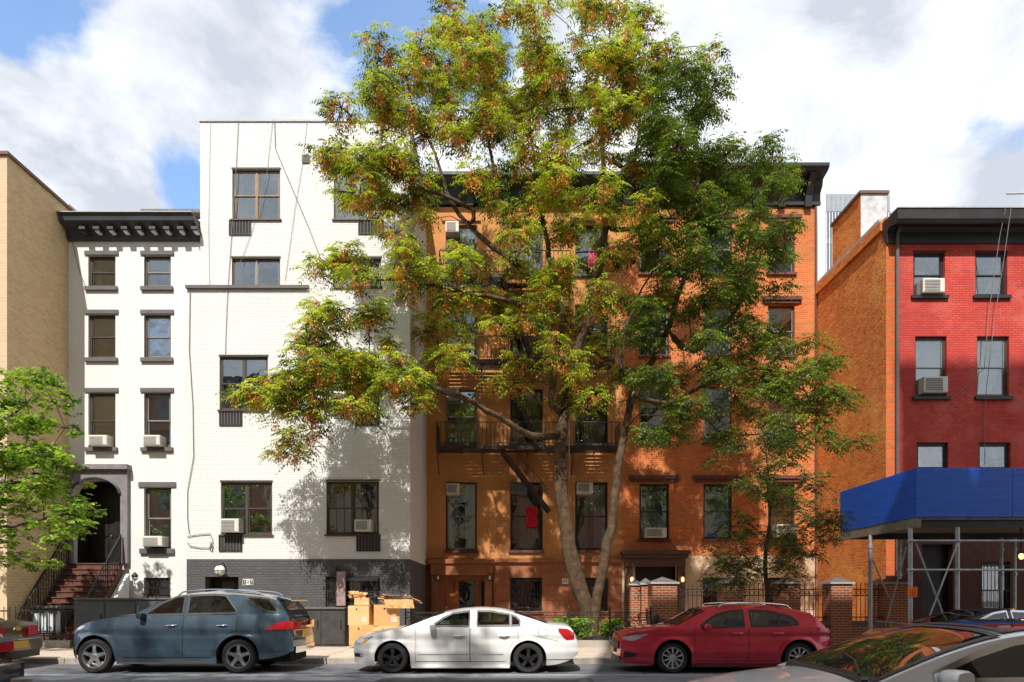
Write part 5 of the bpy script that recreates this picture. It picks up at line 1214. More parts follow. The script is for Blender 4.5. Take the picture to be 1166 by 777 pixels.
# wheeled bin
t = thing('wheelie_bin', 'grey wheeled bin with pale panels behind the picket fence', 'bin', (X(61, 20.9), 20.9, ZS))
b = MB(); hw = 0.44
def tub(q, w0, w1, d0, d1, z0_, z1_, m): 
    pts = [(-w0, -d0, z0_), (w0, -d0, z0_), (w0, d0, z0_), (-w0, d0, z0_), (-w1, -d1, z1_), (w1, -d1, z1_), (w1, d1, z1_), (-w1, d1, z1_)]
    for f in ((0, 3, 2, 1), (0, 1, 5, 4), (1, 2, 6, 5), (2, 3, 7, 6), (3, 0, 4, 7), (4, 5, 6, 7)): q.face([pts[i] for i in f], m)
tub(b, 0.38, 0.47, 0.28, 0.36, 0.12, 1.12, M_bing); b.build('tub', t, weld=True, bevel=0.02)
b = MB()
for k in range(3): x = -0.26 + k * 0.21; b.box(x - 0.07, x + 0.07, -0.37, -0.352, 0.42, 1.0, M_binl)
b.build('panel', t)
b = MB(); tub(b, 0.50, 0.46, 0.40, 0.36, 1.125, 1.22, M_bing); b.tube([(-0.45, -0.42, 1.16), (0.45, -0.42, 1.16)], 0.02, M_plastic, 6); b.build('lid', t)
for sx in (-0.22, 0.26): b = MB(); b.lathe([(0.0, -0.03), (0.09, -0.03), (0.10, -0.01), (0.10, 0.02), (0.0, 0.03)], (sx, -0.34, 0.10), 'x', M_tyre, 16); b.build('wheel', t)
# cartons
def carton(px0, px1, py0, py1, y, dp, label, rot=0.0, flap=True, m=None, tape=True):
    x_a, x_b, za, zb_ = X(px0, y), X(px1, y), Z(py1, y), Z(py0, y); w2 = (x_b - x_a) / 2; h = zb_ - za; m = m or M_card
    t = thing('cardboard_box', label, 'cardboard box', ((x_a + x_b) / 2, y + dp / 2, za), 'cardboard boxes stacked for collection'); t.rotation_euler = (0, 0, R(rot))
    b = MB(); N_ = 5
    b.box(-w2, w2, -dp / 2, dp / 2, 0.0, h, m); b.build('carton_body', t, bevel=0.012)
    if tape: b = MB(); b.box(-0.03, 0.03, -dp / 2 - 0.003, dp / 2 + 0.003, h + 0.001, h + 0.004, M_card2); b.box(-0.03, 0.03, -dp / 2 - 0.004, -dp / 2 - 0.001, h * 0.75, h + 0.001, M_card2); b.build('packing_tape', t)
    b = MB(); b.box(w2 * 0.35, w2 * 0.75, -dp / 2 - 0.002, -dp / 2 - 0.0005, h * 0.2, h * 0.42, M_wht); b.box(w2 * 0.38, w2 * 0.6, -dp / 2 - 0.0035, -dp / 2 - 0.0025, h * 0.26, h * 0.28, M_black); b.box(w2 * 0.38, w2 * 0.7, -dp / 2 - 0.0035, -dp / 2 - 0.0025, h * 0.34, h * 0.36, M_black); b.build('shipping_label', t)
    b = MB(); b.box(-w2 * 0.25, w2 * 0.1, -dp / 2 - 0.002, -dp / 2 - 0.0005, h * 0.78, h * 0.86, M_under); b.build('hand_hole', t)
    if flap:
        for sg, an in ((-1, 0.9), (1, 0.35)):
            b = MB(); c, s = math.cos(an), math.sin(an); L_ = w2 * 0.75
            x0_ = sg * w2; x1_ = x0_ + sg * L_ * c; z1_ = h + L_ * s
            b.face([(x0_, -dp / 2, h), (x0_, dp / 2, h), (x1_, dp / 2 - 0.02, z1_), (x1_, -dp / 2 + 0.02, z1_)], M_card2); b.face([(x0_, -dp / 2, h + 0.006), (x0_, dp / 2, h + 0.006), (x1_, dp / 2 - 0.02, z1_ + 0.006), (x1_, -dp / 2 + 0.02, z1_ + 0.006)], M_card2)
            b.build('flap', t)
    return t
carton(396.5, 423, 712, 735, 19.9, 0.6, 'large closed cardboard box at the bottom left of the carton stack', 5, False)
carton(397, 422, 690, 712, 19.95, 0.55, 'cardboard box with a sagging front, second from the ground at left of the stack', -8, False, M_card2)
carton(424.5, 455, 713, 735, 19.9, 0.6, 'large cardboard box at the bottom right of the carton stack', -6, False, M_card2)
carton(424, 453, 689, 713, 19.95, 0.6, 'open cardboard box with torn flap in the middle of the stack', 9, True)
carton(402, 419, 681, 689.5, 20.05, 0.4, 'small crushed cardboard box on top of the left column', 12, True, M_card2)
fl = thing('flattened_cartons', 'bundle of flattened torn cardboard lying over the top right of the stack', 'flattened boxes', (X(447, 20), 20.2, Z(689, 20)))
fr = random.Random(3)
for k in range(11):
    b = MB(); L_, w2 = fr.uniform(0.30, 0.62), fr.uniform(0.16, 0.3); z = 0.012 + k * 0.026; an = fr.uniform(-0.14, 0.12); n_ = 7; ox = fr.uniform(-0.12, 0.28)
    g = [[(ox + (i / n_ - 0.5) * 2 * L_ , -w2 + 2 * w2 * j / 3 + 0.03 * fr.random(), z + an * (i / n_ - 0.5) * L_ + (0.05 * fr.random() if i in (0, n_) else 0.012 * fr.random()) - max(0, (ox + (i / n_ - 0.5) * 2 * L_) - 0.5) * 0.5) for i in range(n_ + 1)] for j in range(4)]
    b.grid(g, fr.choice((M_card, M_card2))); o = b.build('cardboard_sheet', fl); o.rotation_euler = (0, 0, fr.uniform(-0.35, 0.35)); md = o.modifiers.new('thickness', 'SOLIDIFY'); md.thickness = 0.008
for k in range(6):
    b = MB(); w2 = 0.08 + 0.05 * fr.random(); x = -0.1 + k * 0.12; 
    g = [[(x + (i / 3 - 0.5) * w2 * 2 + 0.02 * j, -0.34 - 0.02 * j * fr.random(), 0.16 - j * 0.085) for i in range(4)] for j in range(4)]
    b.grid(g, fr.choice((M_card, M_card2))); o = b.build('torn_flap', fl); md = o.modifiers.new('thickness', 'SOLIDIFY'); md.thickness = 0.006
cr_ = thing('crumpled_cartons', 'crumpled brown cardboard scraps heaped on the left column of boxes', 'crumpled cardboard', (X(410, 20.2), 20.2, Z(683, 20.2)))
for k in range(9):
    b = MB(); cx_, cz_ = fr.uniform(-0.28, 0.22), fr.uniform(0.0, 0.16)
    g = [[(cx_ + (i / 4 - 0.5) * 0.26 + 0.05 * fr.random(), -0.1 + (j / 3) * 0.22 + 0.05 * fr.random(), cz_ + 0.12 * fr.random()) for i in range(5)] for j in range(4)]
    b.grid(g, fr.choice((M_card, M_card2))); o = b.build('cardboard_scrap', cr_); md = o.modifiers.new('thickness', 'SOLIDIFY'); md.thickness = 0.007
# fire-brigade standpipe
t = thing('standpipe', 'black twin headed standpipe in front of the large brick pier', 'standpipe', (X(748, 19.7), 19.7, ZS))
b = MB(); b.lathe([(0.0, 0.0), (0.13, 0.0), (0.13, 0.03), (0.07, 0.06), (0.06, 0.75), (0.09, 0.8), (0.09, 0.9), (0.05, 0.98), (0.0, 1.0)], (0, 0, 0), 'z', M_black, 14); b.build('pipe', t, smooth=40)
for sg in (-1, 1): b = MB(); b.tube([(0, 0, 0.82), (sg * 0.13, -0.08, 0.80)], 0.065, M_black, 10); b.tube([(sg * 0.13, -0.08, 0.80), (sg * 0.17, -0.10, 0.79)], 0.085, M_black, 10); b.build('hose_inlet', t)
# bicycle chained to the fence
def bicycle(px, y, rot, label):
    t = thing('bicycle', label, 'bicycle', (X(px, y), y, ZS)); t.rotation_euler = (0, R(0), R(rot))
    for wx in (-0.5, 0.5):
        b = MB(); b.lathe([(0.33, -0.018), (0.345, 0.0), (0.33, 0.018), (0.31, 0.0)], (wx, 0, 0.345), 'y', M_tyre, 28, closed=True); wh = b.build('wheel', t)
        b = MB(); ring(b, wx, 0.345, 0.31, 0.008, M_chrome, 28, y=0)
        for k in range(14): a = k * 2 * math.pi / 14; b.tube([(wx, 0.02 * (-1) ** k, 0.345), (wx + 0.31 * math.cos(a), 0, 0.345 + 0.31 * math.sin(a))], 0.0025, M_chrome, 3)
        b.build('rim', wh)
    b = MB(); bb_, sd_, hd, rw_, fw_ = (-0.08, 0, 0.30), (-0.22, 0, 0.80), (0.34, 0, 0.82), (-0.5, 0, 0.345), (0.5, 0, 0.345)
    for p, q in ((bb_, sd_), (sd_, hd), (bb_, (0.36, 0, 0.74)), (rw_, bb_), (rw_, (-0.19, 0, 0.72)), ((0.33, 0, 0.86), fw_)): b.tube([p, q], 0.016, M_black, 6)
    b.build('frame', t); b = MB(); b.tube([(-0.22, 0, 0.80), (-0.25, 0, 0.92)], 0.012, M_chrome, 6); b.lathe([(0.0, 0.03), (0.07, 0.02), (0.08, 0.0), (0, -0.02)], (-0.27, 0, 0.93), 'z', M_black, 10); b.build('saddle', t)
    b = MB(); b.tube([(0.33, 0, 0.86), (0.31, 0, 0.98)], 0.012, M_chrome, 6); b.tube([(0.22, -0.26, 1.0), (0.33, -0.2, 1.0), (0.33, 0.2, 1.0), (0.22, 0.26, 1.0)], 0.012, M_black, 6); b.build('handlebar', t)
    b = MB(); ring(b, -0.08, 0.30, 0.09, 0.008, M_chrome, 14, y=-0.03); b.tube([(-0.08, -0.05, 0.30), (0.02, -0.06, 0.16)], 0.009, M_chrome, 5); b.tube([(-0.08, 0.05, 0.30), (-0.18, 0.06, 0.44)], 0.009, M_chrome, 5); b.build('crank', t)
bicycle(724, 19.8, 12, 'black bicycle leaning between the scroll fence and the brick piers')
# cloths in the fire escape
def cloth(px0, px1, py0, py1, Y, m, name, label):
    x_a, x_b, za, zb_ = pxrect(px0, px1, py0, py1, Y); n_ = 14
    b = MB(); b.grid([[(x_a + (x_b - x_a) * i / n_ + 0.03 * math.sin(j * 1.3), Y + 0.03 * math.sin(i * 1.7 + j * 0.3), za + (zb_ - za) * j / 8 + 0.02 * math.sin(i)) for i in range(n_ + 1)] for j in range(9)], m)
    o = b.build(name); tag(o, label, 'cloth'); md = o.modifiers.new('thickness', 'SOLIDIFY'); md.thickness = 0.008; return o
cloth(598.5, 612, 577, 600, YB - 0.08, M_redc2, 'hanging_cloth', 'bright red cloth hanging in the window behind the drop ladder')
cloth(670, 683, 288, 306, YB - 0.3, M_pink, 'hanging_cloth', 'pink cloth hung high up by the top floor window behind the tree')
b = MB()
for k in range(26):
    x = fr.uniform(-9, 6); y = fr.choice((fr.uniform(16.0, 16.55), fr.uniform(16.8, 19.5))); z = 0.005 if y < 16.6 else ZS + 0.005; s_ = fr.uniform(0.02, 0.06); a = fr.uniform(0, 3)
    b.face([(x - s_, y - s_ * .5, z), (x + s_ * .3, y - s_, z + 0.008), (x + s_, y + s_ * .4, z + 0.003), (x, y + s_, z + 0.01)], fr.choice((M_card, M_barkd, M_wht)))
tag(b.build('street_litter'), 'scraps of fallen leaves and paper along the kerb', 'litter', kind='stuff')

# street surface details
def ngon(cx_, cy_, r, z, m, n=20, sx=1.0): b = MB(); b.face([(cx_ + r * sx * math.cos(t), cy_ + r * math.sin(t), z) for t in np.linspace(0, 2 * math.pi, n, endpoint=False)], m); return b
M_patch = mat('dark_asphalt_patch', (0.045, 0.046, 0.05), 0.9, var=0.2, vscale=20)
b = MB(); b.face([(-2.6, 12.6, 0.004), (1.6, 12.55, 0.004), (1.7, 13.7, 0.004), (-2.5, 13.75, 0.004)], M_patch); structure(b.build('road_patch'))
b = MB(); b.lathe([(0.0, 0.008), (0.27, 0.008), (0.28, 0.006), (0.33, 0.006), (0.33, 0.0)], (-9.6, 13.2, 0), 'z', M_rustiron, 28); tag(b.build('manhole_cover'), 'round iron manhole cover in the roadway ahead of the blue grey SUV', 'manhole cover')
# nail rows on the shed panels
for k in range(4):
    for zz in (z0 + 0.06, z1 - 0.06):
        b = MB()
        for i in range(7): b.box(xa + k * w_ + 0.06 + i * 0.385, xa + k * w_ + 0.075 + i * 0.385, YP - 0.005, YP - 0.001, zz, zz + 0.015, M_steel)
        b.build('nail_row', sh)
# ================================================================== CARS
def pchip(pts):
    x = np.array([p[0] for p in pts], float); y = np.array([p[1] for p in pts], float); h = np.diff(x); d = np.diff(y) / h; m = np.zeros_like(y)
    for i in range(1, len(x) - 1):
        if d[i - 1] * d[i] > 0: w1 = 2 * h[i] + h[i - 1]; w2 = h[i] + 2 * h[i - 1]; m[i] = (w1 + w2) / (w1 / d[i - 1] + w2 / d[i])
    m[0] = d[0]; m[-1] = d[-1]
    def f(t):
        t = min(max(t, x[0]), x[-1]); i = min(max(int(np.searchsorted(x, t) - 1), 0), len(h) - 1); s = (t - x[i]) / h[i]
        return (2 * s**3 - 3 * s**2 + 1) * y[i] + (s**3 - 2 * s**2 + s) * h[i] * m[i] + (-2 * s**3 + 3 * s**2) * y[i + 1] + (s**3 - s**2) * h[i] * m[i + 1]
    return f
CARS = []
class Car:
    """all profiles in metres: u from nose (0) to tail (L), z from the road. near side is y = -W"""
    def __init__(s, name, label, cat, nose, ymid, P):
        s.P = P; s.L = P['L']; s.W = P['W']; s.t = thing(name, label, cat, (nose, ymid, 0.0)); s.m = P['paint']
        s.top = pchip(P['top']); s.bot = pchip(P['bot']); s.roof = pchip(P['roof']); s.wheels = P['wheels']; s.R = P['R']; s.RA = P.get('RA', s.R + 0.07)
        s.tum = P.get('tum', 0.36); s.crease = P.get('crease', 0.72)
        s.hs = []; s.ht = []; s.body(); CARS.append(s)
    def plan(s, u):
        cf, cr = s.P.get('cf', 0.75), s.P.get('cr', 0.6); k = 1.0
        if u < cf: k = 1 - s.P.get('kf', 0.30) * ((cf - u) / cf) ** 2.6
        if u > s.L - cr: k = min(k, 1 - s.P.get('kr', 0.22) * ((u - s.L + cr) / cr) ** 2.8)
        return s.W * k * (1 - 0.018 * ((u - s.L / 2) / (s.L / 2)) ** 2)
    def hw(s, u, z):
        w = s.plan(u); zt = s.top(u)
        d = 0.0
        if z < 0.5: d += 0.07 * ((0.5 - z) / 0.3) ** 1.6
        if z > s.crease: d += 0.10 * ((z - s.crease) / 0.35) ** 1.5
        d += 0.018 * math.exp(-((z - s.crease + 0.07) / 0.045) ** 2) - 0.012 * math.exp(-((z - 0.45) / 0.05) ** 2)
        for uw in s.wheels:
            r = math.hypot(u - uw, z - s.R); d -= 0.03 * math.exp(-((r - s.RA) / 0.07) ** 2)
        return w - d
    def zbot(s, u):
        z = s.bot(u)
        for uw in s.wheels:
            if abs(u - uw) < s.RA: z = max(z, s.R + math.sqrt(max(0, s.RA ** 2 - (u - uw) ** 2)))
        return z
    def body(s):
        P_ = s.P
        us = set(np.round(np.linspace(0, s.L, 90), 4)) | {0.01, 0.03, 0.06, s.L - 0.01, s.L - 0.03, s.L - 0.06}
        for uw in s.wheels:
            us = {u for u in us if abs(u - uw) > s.RA + 0.01}
            us |= {uw - s.RA * math.cos(t) for t in np.linspace(0.0, math.pi, 30)} | {uw - s.RA - 0.002, uw + s.RA + 0.002}
        us = sorted(us); b = MB(); NS = 16; NT_ = 12
        rows = []
        for u in us:
            zb, zt = s.zbot(u), s.top(u); side = []
            for i in range(NS + 1): z = zb + (zt - zb) * (i / NS) ** 0.9; side.append((s.hw(u, z), z))
            yt, ztp = side[-1]; cr = s.P.get('crown', 0.05)
            pts = [(-y, z) for y, z in side]
            for i in range(1, NT_): a = -1 + 2 * i / NT_; pts.append((yt * a, ztp + cr * (1 - abs(a) ** 2.6)))
            pts += [(y, z) for y, z in side[::-1]]; rows.append([(u, y, z) for y, z in pts])
        b.grid(rows, s.m)
        ki = b.mi(M_under); c0, c1 = P_['roof'][0][0] + 0.1, P_['roof'][-1][0] - 0.08
        ncol = len(rows[0]) - 1
        for fi in range(len(rows) - 1):
            if c0 < us[fi] < c1:
                for j in range(NS + 1, ncol - NS - 1): b.m[fi * ncol + j] = ki
        k = len(rows[0])
        for row in (rows[0], rows[-1]):          # end caps, bulged
            n = (k - 1) // 2; bul = -0.05 if row is rows[0] else 0.05
            for i in range(n):
                A, B_, C_, D_ = row[i], row[i + 1], row[k - 2 - i], row[k - 1 - i]
                m_ = 8
                for j in range(m_):
                    def pt(p, q, t): return (p[0] + bul * (1 - (2 * t - 1) ** 2), p[1] + (q[1] - p[1]) * t, p[2] + (q[2] - p[2]) * t)
                    b.face([pt(A, D_, j / m_), pt(A, D_, (j + 1) / m_), pt(B_, C_, (j + 1) / m_), pt(B_, C_, j / m_)], s.m)
        s.rows = rows
        # wheel-well lips
        for uw in s.wheels:
            for sg in (-1, 1):
                g = []
                for t in np.linspace(0.02, math.pi - 0.02, 24):
                    u, z = uw - s.RA * math.cos(t), s.R + s.RA * math.sin(t); y = s.hw(u, z); g.append([(u, sg * y, z), (u, sg * (y - 0.05), z), (uw - (s.RA - 0.015) * math.cos(t), sg * (y - 0.3), s.R + (s.RA - 0.015) * math.sin(t))])
                b.grid(g, M_under)
        s.b = b.build('body', s.t, smooth=38)
        b = MB(); b.box(0.12, s.L - 0.12, -s.W * 0.62, s.W * 0.62, 0.22, 0.62, M_under); b.box(s.wheels[0] + s.RA + 0.02, s.wheels[1] - s.RA - 0.02, -s.W + 0.13, s.W - 0.13, 0.2, 0.5, M_under); b.build('underbody', s.t)
        b = MB(); b.box(s.wheels[0] + s.RA + 0.01, s.wheels[1] - s.RA - 0.01, -s.W + 0.03, s.W - 0.03, s.zbot(s.L / 2) - 0.05, s.zbot(s.L / 2) - 0.001, s.P.get('sill', M_plastic)); b.build('side_skirt', s.t, bevel=0.01)
    def sec(s, u):
        """cabin section at u: belt half width, belt z, edge z, edge half width, roof z"""
        zb = s.top(u) - 0.02; zr = s.roof(u); wb = s.hw(u, s.top(u)) - 0.025; h = max(zr - zb, 0.0)
        ze = zb + h * 0.86; we = wb - s.tum * (ze - zb); return wb, zb, ze, we, zr
    def cy(s, u, z): wb, zb, ze, we, zr = s.sec(u); return wb - s.tum * (z - zb)
    def ry(s, u, a):
        wb, zb, ze, we, zr = s.sec(u); r = max(zr - ze, 0); 
        return (we - 0.0) * a, ze + r * (1 - abs(a) ** 3.2)
    def cabin(s):
        u0, u1 = s.P['roof'][0][0], s.P['roof'][-1][0]; b = MB(); k = b.mi(s.m); NZ, NA, NU = 16, 24, 190
        us = np.linspace(u0, u1, NU); rows = []
        for u in us:
            wb, zb, ze, we, zr = s.sec(u); r = []
            for i in range(NZ): z = zb + (ze - zb) * i / (NZ - 1); r.append((u, -(wb - s.tum * (z - zb)), z))
            for i in range(1, NA): a = -1 + 2 * i / NA; y, z = s.ry(u, a); r.append((u, y, z))
            for i in range(NZ - 1, -1, -1): z = zb + (ze - zb) * i / (NZ - 1); r.append((u, wb - s.tum * (z - zb), z))
            rows.append(r)
        n = len(rows[0])
        for r in rows: b.v += r
        for i in range(NU - 1):
            uc = (us[i] + us[i + 1]) / 2
            for j in range(n - 1):
                p, q = rows[i][j], rows[i + 1][j + 1]; zc = (p[2] + q[2] + rows[i][j + 1][2] + rows[i + 1][j][2]) / 4
                if j < NZ - 1 or j >= n - NZ:
                    if any(lo(uc) + 0.004 < zc < hi(uc) - 0.004 and a_ < uc < c_ for lo, hi, a_, c_ in s.hs): continue
                else:
                    av = -1 + 2 * (j - NZ + 1.5) / NA
                    if any(a_ < uc < c_ and abs(av) < w_ for a_, c_, w_ in s.ht): continue
                b.f.append((i * n + j, i * n + j + 1, (i + 1) * n + j + 1, (i + 1) * n + j)); b.m.append(k)
        s.cab = b.build('cabin', s.t, smooth=50)
        # seats, dashboard, steering wheel
        um = s.P.get('seats', [(s.wheels[0] + s.wheels[1]) / 2 - 0.05, (s.wheels[0] + s.wheels[1]) / 2 + 0.85]); sm_ = s.P.get('seatm', M_seat)
        for uu in um:
            zb = s.top(uu); zr = s.roof(uu)
            for y in (-0.36, 0.36):
                b = MB(); b.extrude_y([(uu, zb - 0.05), (uu + 0.14, zb - 0.05), (uu + 0.22, zb + 0.16), (uu + 0.13, zb + 0.17)], y - 0.22, y + 0.22, sm_); st_ = b.build('seat', s.t, bevel=0.03)
                b = MB(); b.extrude_y([(uu + 0.14, zb + 0.18), (uu + 0.23, zb + 0.18), (uu + 0.26, min(zb + 0.33, zr - 0.09)), (uu + 0.18, min(zb + 0.34, zr - 0.08))], y - 0.12, y + 0.12, sm_); b.build('headrest', st_, bevel=0.025)
        ud = um[0] - 0.72; b = MB(); b.box(ud - 0.25, ud + 0.12, -s.W + 0.2, s.W - 0.2, s.top(ud) - 0.06, s.top(ud) + 0.035, M_plastic); b.build('dashboard', s.t, bevel=0.03)
        b = MB(); b.tube([(um[0] - 0.50 + 0.07 * math.sin(t), -0.36 + 0.17 * math.cos(t), s.top(um[0] - 0.5) + 0.0 + 0.15 * math.sin(t)) for t in np.linspace(0, 2 * math.pi, 20)], 0.014, M_plastic, 6, caps=False); b.build('steering_wheel', s.t)
    def glasspatch(s, pts_lo, pts_hi, name='side_window', m=None, off=0.010, sides=(-1, 1), parent=None, n=26, trim=True):
        lo, hi = (lambda u: float(np.interp(u, [p[0] for p in pts_lo], [p[1] for p in pts_lo]))), (lambda u: float(np.interp(u, [p[0] for p in pts_hi], [p[1] for p in pts_hi])))
        u0, u1 = max(pts_lo[0][0], pts_hi[0][0]), min(pts_lo[-1][0], pts_hi[-1][0])
        s.hs.append((lo, hi, u0, u1)); tm = s.P.get('trim', M_plastic)
        for sg in sides:
            b = MB(); gr = []
            for u in np.linspace(u0, u1, n):
                a, c = lo(u), max(hi(u), lo(u) + 0.004); gr.append([(u, sg * (s.cy(u, a + (c - a) * k / 4) + off * 0.3), a + (c - a) * k / 4) for k in range(5)])
            b.grid(gr, m or M_cglass); w_ = b.build(name, parent or s.t, smooth=60)
            if trim:
                b = MB(); e = 0.020; i_ = 0.022
                ring = [(u, lo(u), 0, -1) for u in np.linspace(u0, u1, n)] + [(u, max(hi(u), lo(u) + 0.004), 0, 1) for u in np.linspace(u1, u0, n)]
                cx_, cz_ = sum(r_[0] for r_ in ring) / len(ring), sum(r_[1] for r_ in ring) / len(ring); gr = []
                N_ = len(ring)
                for q_ in range(N_ + 1):
                    A, B_, C_ = ring[(q_ - 1) % N_], ring[q_ % N_], ring[(q_ + 1) % N_]
                    def nrm(P0, P1):
                        dx, dz = P1[0] - P0[0], P1[1] - P0[1]; l = math.hypot(dx, dz)
                        return (dz / l, -dx / l) if l > 1e-5 else None
                    ns = [v for v in (nrm(A, B_), nrm(B_, C_)) if v]; nx_, nz_ = sum(v[0] for v in ns) / len(ns), sum(v[1] for v in ns) / len(ns); l = max(math.hypot(nx_, nz_), 0.5); nx_ /= l; nz_ /= l
                    row = []
                    for d_, o_ in ((-i_, off * 0.2), (-i_, off), (e, off), (e, -0.002)):
                        uu, zz = B_[0] + nx_ * d_, B_[1] + nz_ * d_; row.append((uu, sg * (s.cy(uu, zz) + o_), zz))
                    gr.append(row)
                b.grid(gr, tm); b.build('window_trim', w_, smooth=40)
    def screen(s, ua, ub, name, a=0.93, m=None, off=0.010, wider=0.02):
        s.ht.append((ua + 0.01, ub - 0.01, a - 0.02)); b = MB(); g = [[(u, *(lambda y, z: (y, z + off * 0.4))(*s.ry(u, -a + 2 * a * k / 16))) for k in range(17)] for u in np.linspace(ua, ub, 22)]
        b.grid(g, m or M_cglass); w_ = b.build(name, s.t, smooth=60)
        b = MB(); u_e = np.linspace(ua - 0.02, ub + 0.02, 22)
        for sg in (-1, 1): b.grid([[(u, *(lambda y, z: (sg * y, z + off))(*s.ry(u, a_))) for a_ in (a - 0.05, a, a + 0.02)] for u in u_e], M_plastic)
        for uu, dd in ((ua, 1), (ub, -1)): b.grid([[(uc, *(lambda y, z: (y, z + off * 1.2))(*s.ry(uc, -a + 2 * a * k / 16))) for k in range(17)] for uc in (uu - 0.02 * dd, uu + 0.04 * dd)], M_plastic)
        b.build('screen_trim', w_, smooth=60)
    def patch(s, u0, u1, zlo, zhi, m, name, off=0.004, sides=(-1, 1), nu=14, nz=4, parent=None, **k):
        lo = zlo if callable(zlo) else (lambda u: zlo); hi = zhi if callable(zhi) else (lambda u: zhi); r = []
        for sg in sides:
            b = MB(); b.grid([[(u, sg * (s.hw(u, z) + off), z) for z in np.linspace(lo(u), hi(u), nz + 1)] for u in np.linspace(u0, u1, nu + 1)], m); r.append(b.build(name, parent or s.t, smooth=50))
        return r
    def doors(s, cuts, zlo, arch=True):
        """door skins proud of the body, the gap between them stays dark"""
        for i in range(len(cuts) - 1):
            a, c = cuts[i], cuts[i + 1]
            zt = lambda u: s.top(u) - 0.012
            def zl(u):
                z = zlo
                for uw in s.wheels:
                    r = s.RA + 0.07
                    if abs(u - uw) < r: z = max(z, s.R + math.sqrt(r * r - (u - uw) ** 2))
                return min(z, zt(u) - 0.05)
            s.patch(a, c, lambda u: zl(u) - 0.006, zt, M_seam, 'door_gap', 0.0015, nu=44, nz=14, sides=(-1, 1))
            dd = s.patch(a + 0.008, c - 0.008, lambda u: zl(u) + 0.008, zt, s.m, 'door', 0.007, nu=44, nz=14)
            for sg, d in zip((-1, 1), dd):
                hu = c - 0.24 if not (i == len(cuts) - 2 and arch) else c - 0.30; hz = s.P.get('hz', 0.84); y = s.hw(hu, hz)
                b = MB(); g = [(hu - 0.11 + 0.22 * t, sg * (y + 0.012 + 0.030 * math.sin(math.pi * t)), hz + 0.01 * t) for t in np.linspace(0, 1, 9)]
                b.tube(g, 0.017, s.P.get('handle', s.m), 8); b.build('handle', d, smooth=60)
    def wheel(s, u, sg, spokes, rimm, style, steer=0):
        R_ = s.R; wd = 0.115; y = sg * (s.W - wd - 0.02); c = (u, y, R_); rr = R_ * s.P.get('rimr', 0.70)
        b = MB(); b.lathe([(rr * 0.62, -0.02), (rr * 0.62, 0.02), (0.0, 0.02)], (u, y + sg * 0.0, R_), 'y', M_under, 20); wh = b.build('wheel', s.t, smooth=40)
        b = MB(); b.lathe([(rr, -wd), (R_ - 0.035, -wd - 0.004), (R_ - 0.008, -wd + 0.022), (R_, -wd + 0.045), (R_, wd - 0.045), (R_ - 0.008, wd - 0.022), (R_ - 0.035, wd + 0.004), (rr, wd), (rr - 0.005, 0)], c, 'y', M_tyre, 48, closed=True); b.build('tyre', wh, smooth=40)
        b = MB(); o_ = sg * (wd - 0.01)
        b.lathe([(rr + 0.004, o_ + sg * 0.008), (rr - 0.018, o_ + sg * 0.006), (rr - 0.03, o_ - sg * 0.03), (rr - 0.035, o_ - sg * 0.12)], c, 'y', rimm, 48)
        b.lathe([(0.0, o_ - sg * 0.0), (0.045, o_ - sg * 0.002), (0.06, o_ - sg * 0.02), (0.065, o_ - sg * 0.05)], c, 'y', rimm, 20)
        for k in range(spokes):
            a0 = 2 * math.pi * k / spokes + 0.3
            prs = {'single': [(0.0, 0.055, 0.035)], 'double': [(-0.10, 0.022, 0.02), (0.10, 0.022, 0.02)], 'thin': [(0, 0.016, 0.02)]}[style]
            for da, w0, w1 in prs:
                a = a0 + da; ca, sa = math.cos(a), math.sin(a); tx, tz = -sa, ca
                r0, r1 = 0.04, rr - 0.01; yo0, yo1 = y + o_ - sg * 0.015, y + o_ - sg * 0.008
                P0 = [(u + ca * r0 + tx * w0 * q, R_ + sa * r0 + tz * w0 * q) for q in (-1, 1)]; P1 = [(u + ca * r1 + tx * w1 * q, R_ + sa * r1 + tz * w1 * q) for q in (-1, 1)]
                ym = y + o_ + sg * 0.004; rm = (r0 + r1) / 2; wm = (w0 + w1) / 2 * (0.75 if style == 'single' else 1)
                Pm = [(u + ca * rm + tx * wm * q, R_ + sa * rm + tz * wm * q) for q in (-1, 1)]
                dpt = sg * 0.03
                for (A, ya_, B_, yb_) in ((P0, yo0, Pm, ym), (Pm, ym, P1, yo1)):
                    b.face([(A[0][0], ya_, A[0][1]), (A[1][0], ya_, A[1][1]), (B_[1][0], yb_, B_[1][1]), (B_[0][0], yb_, B_[0][1])], rimm)
                    for q in (0, 1): b.face([(A[q][0], ya_, A[q][1]), (B_[q][0], yb_, B_[q][1]), (B_[q][0], yb_ - dpt, B_[q][1]), (A[q][0], ya_ - dpt, A[q][1])], rimm)
        b.build('rim', wh)
    def wheels4(s, spokes, rimm, style):
        for uw in s.wheels:
            for sg in (-1, 1): s.wheel(uw, sg, spokes, rimm, style)
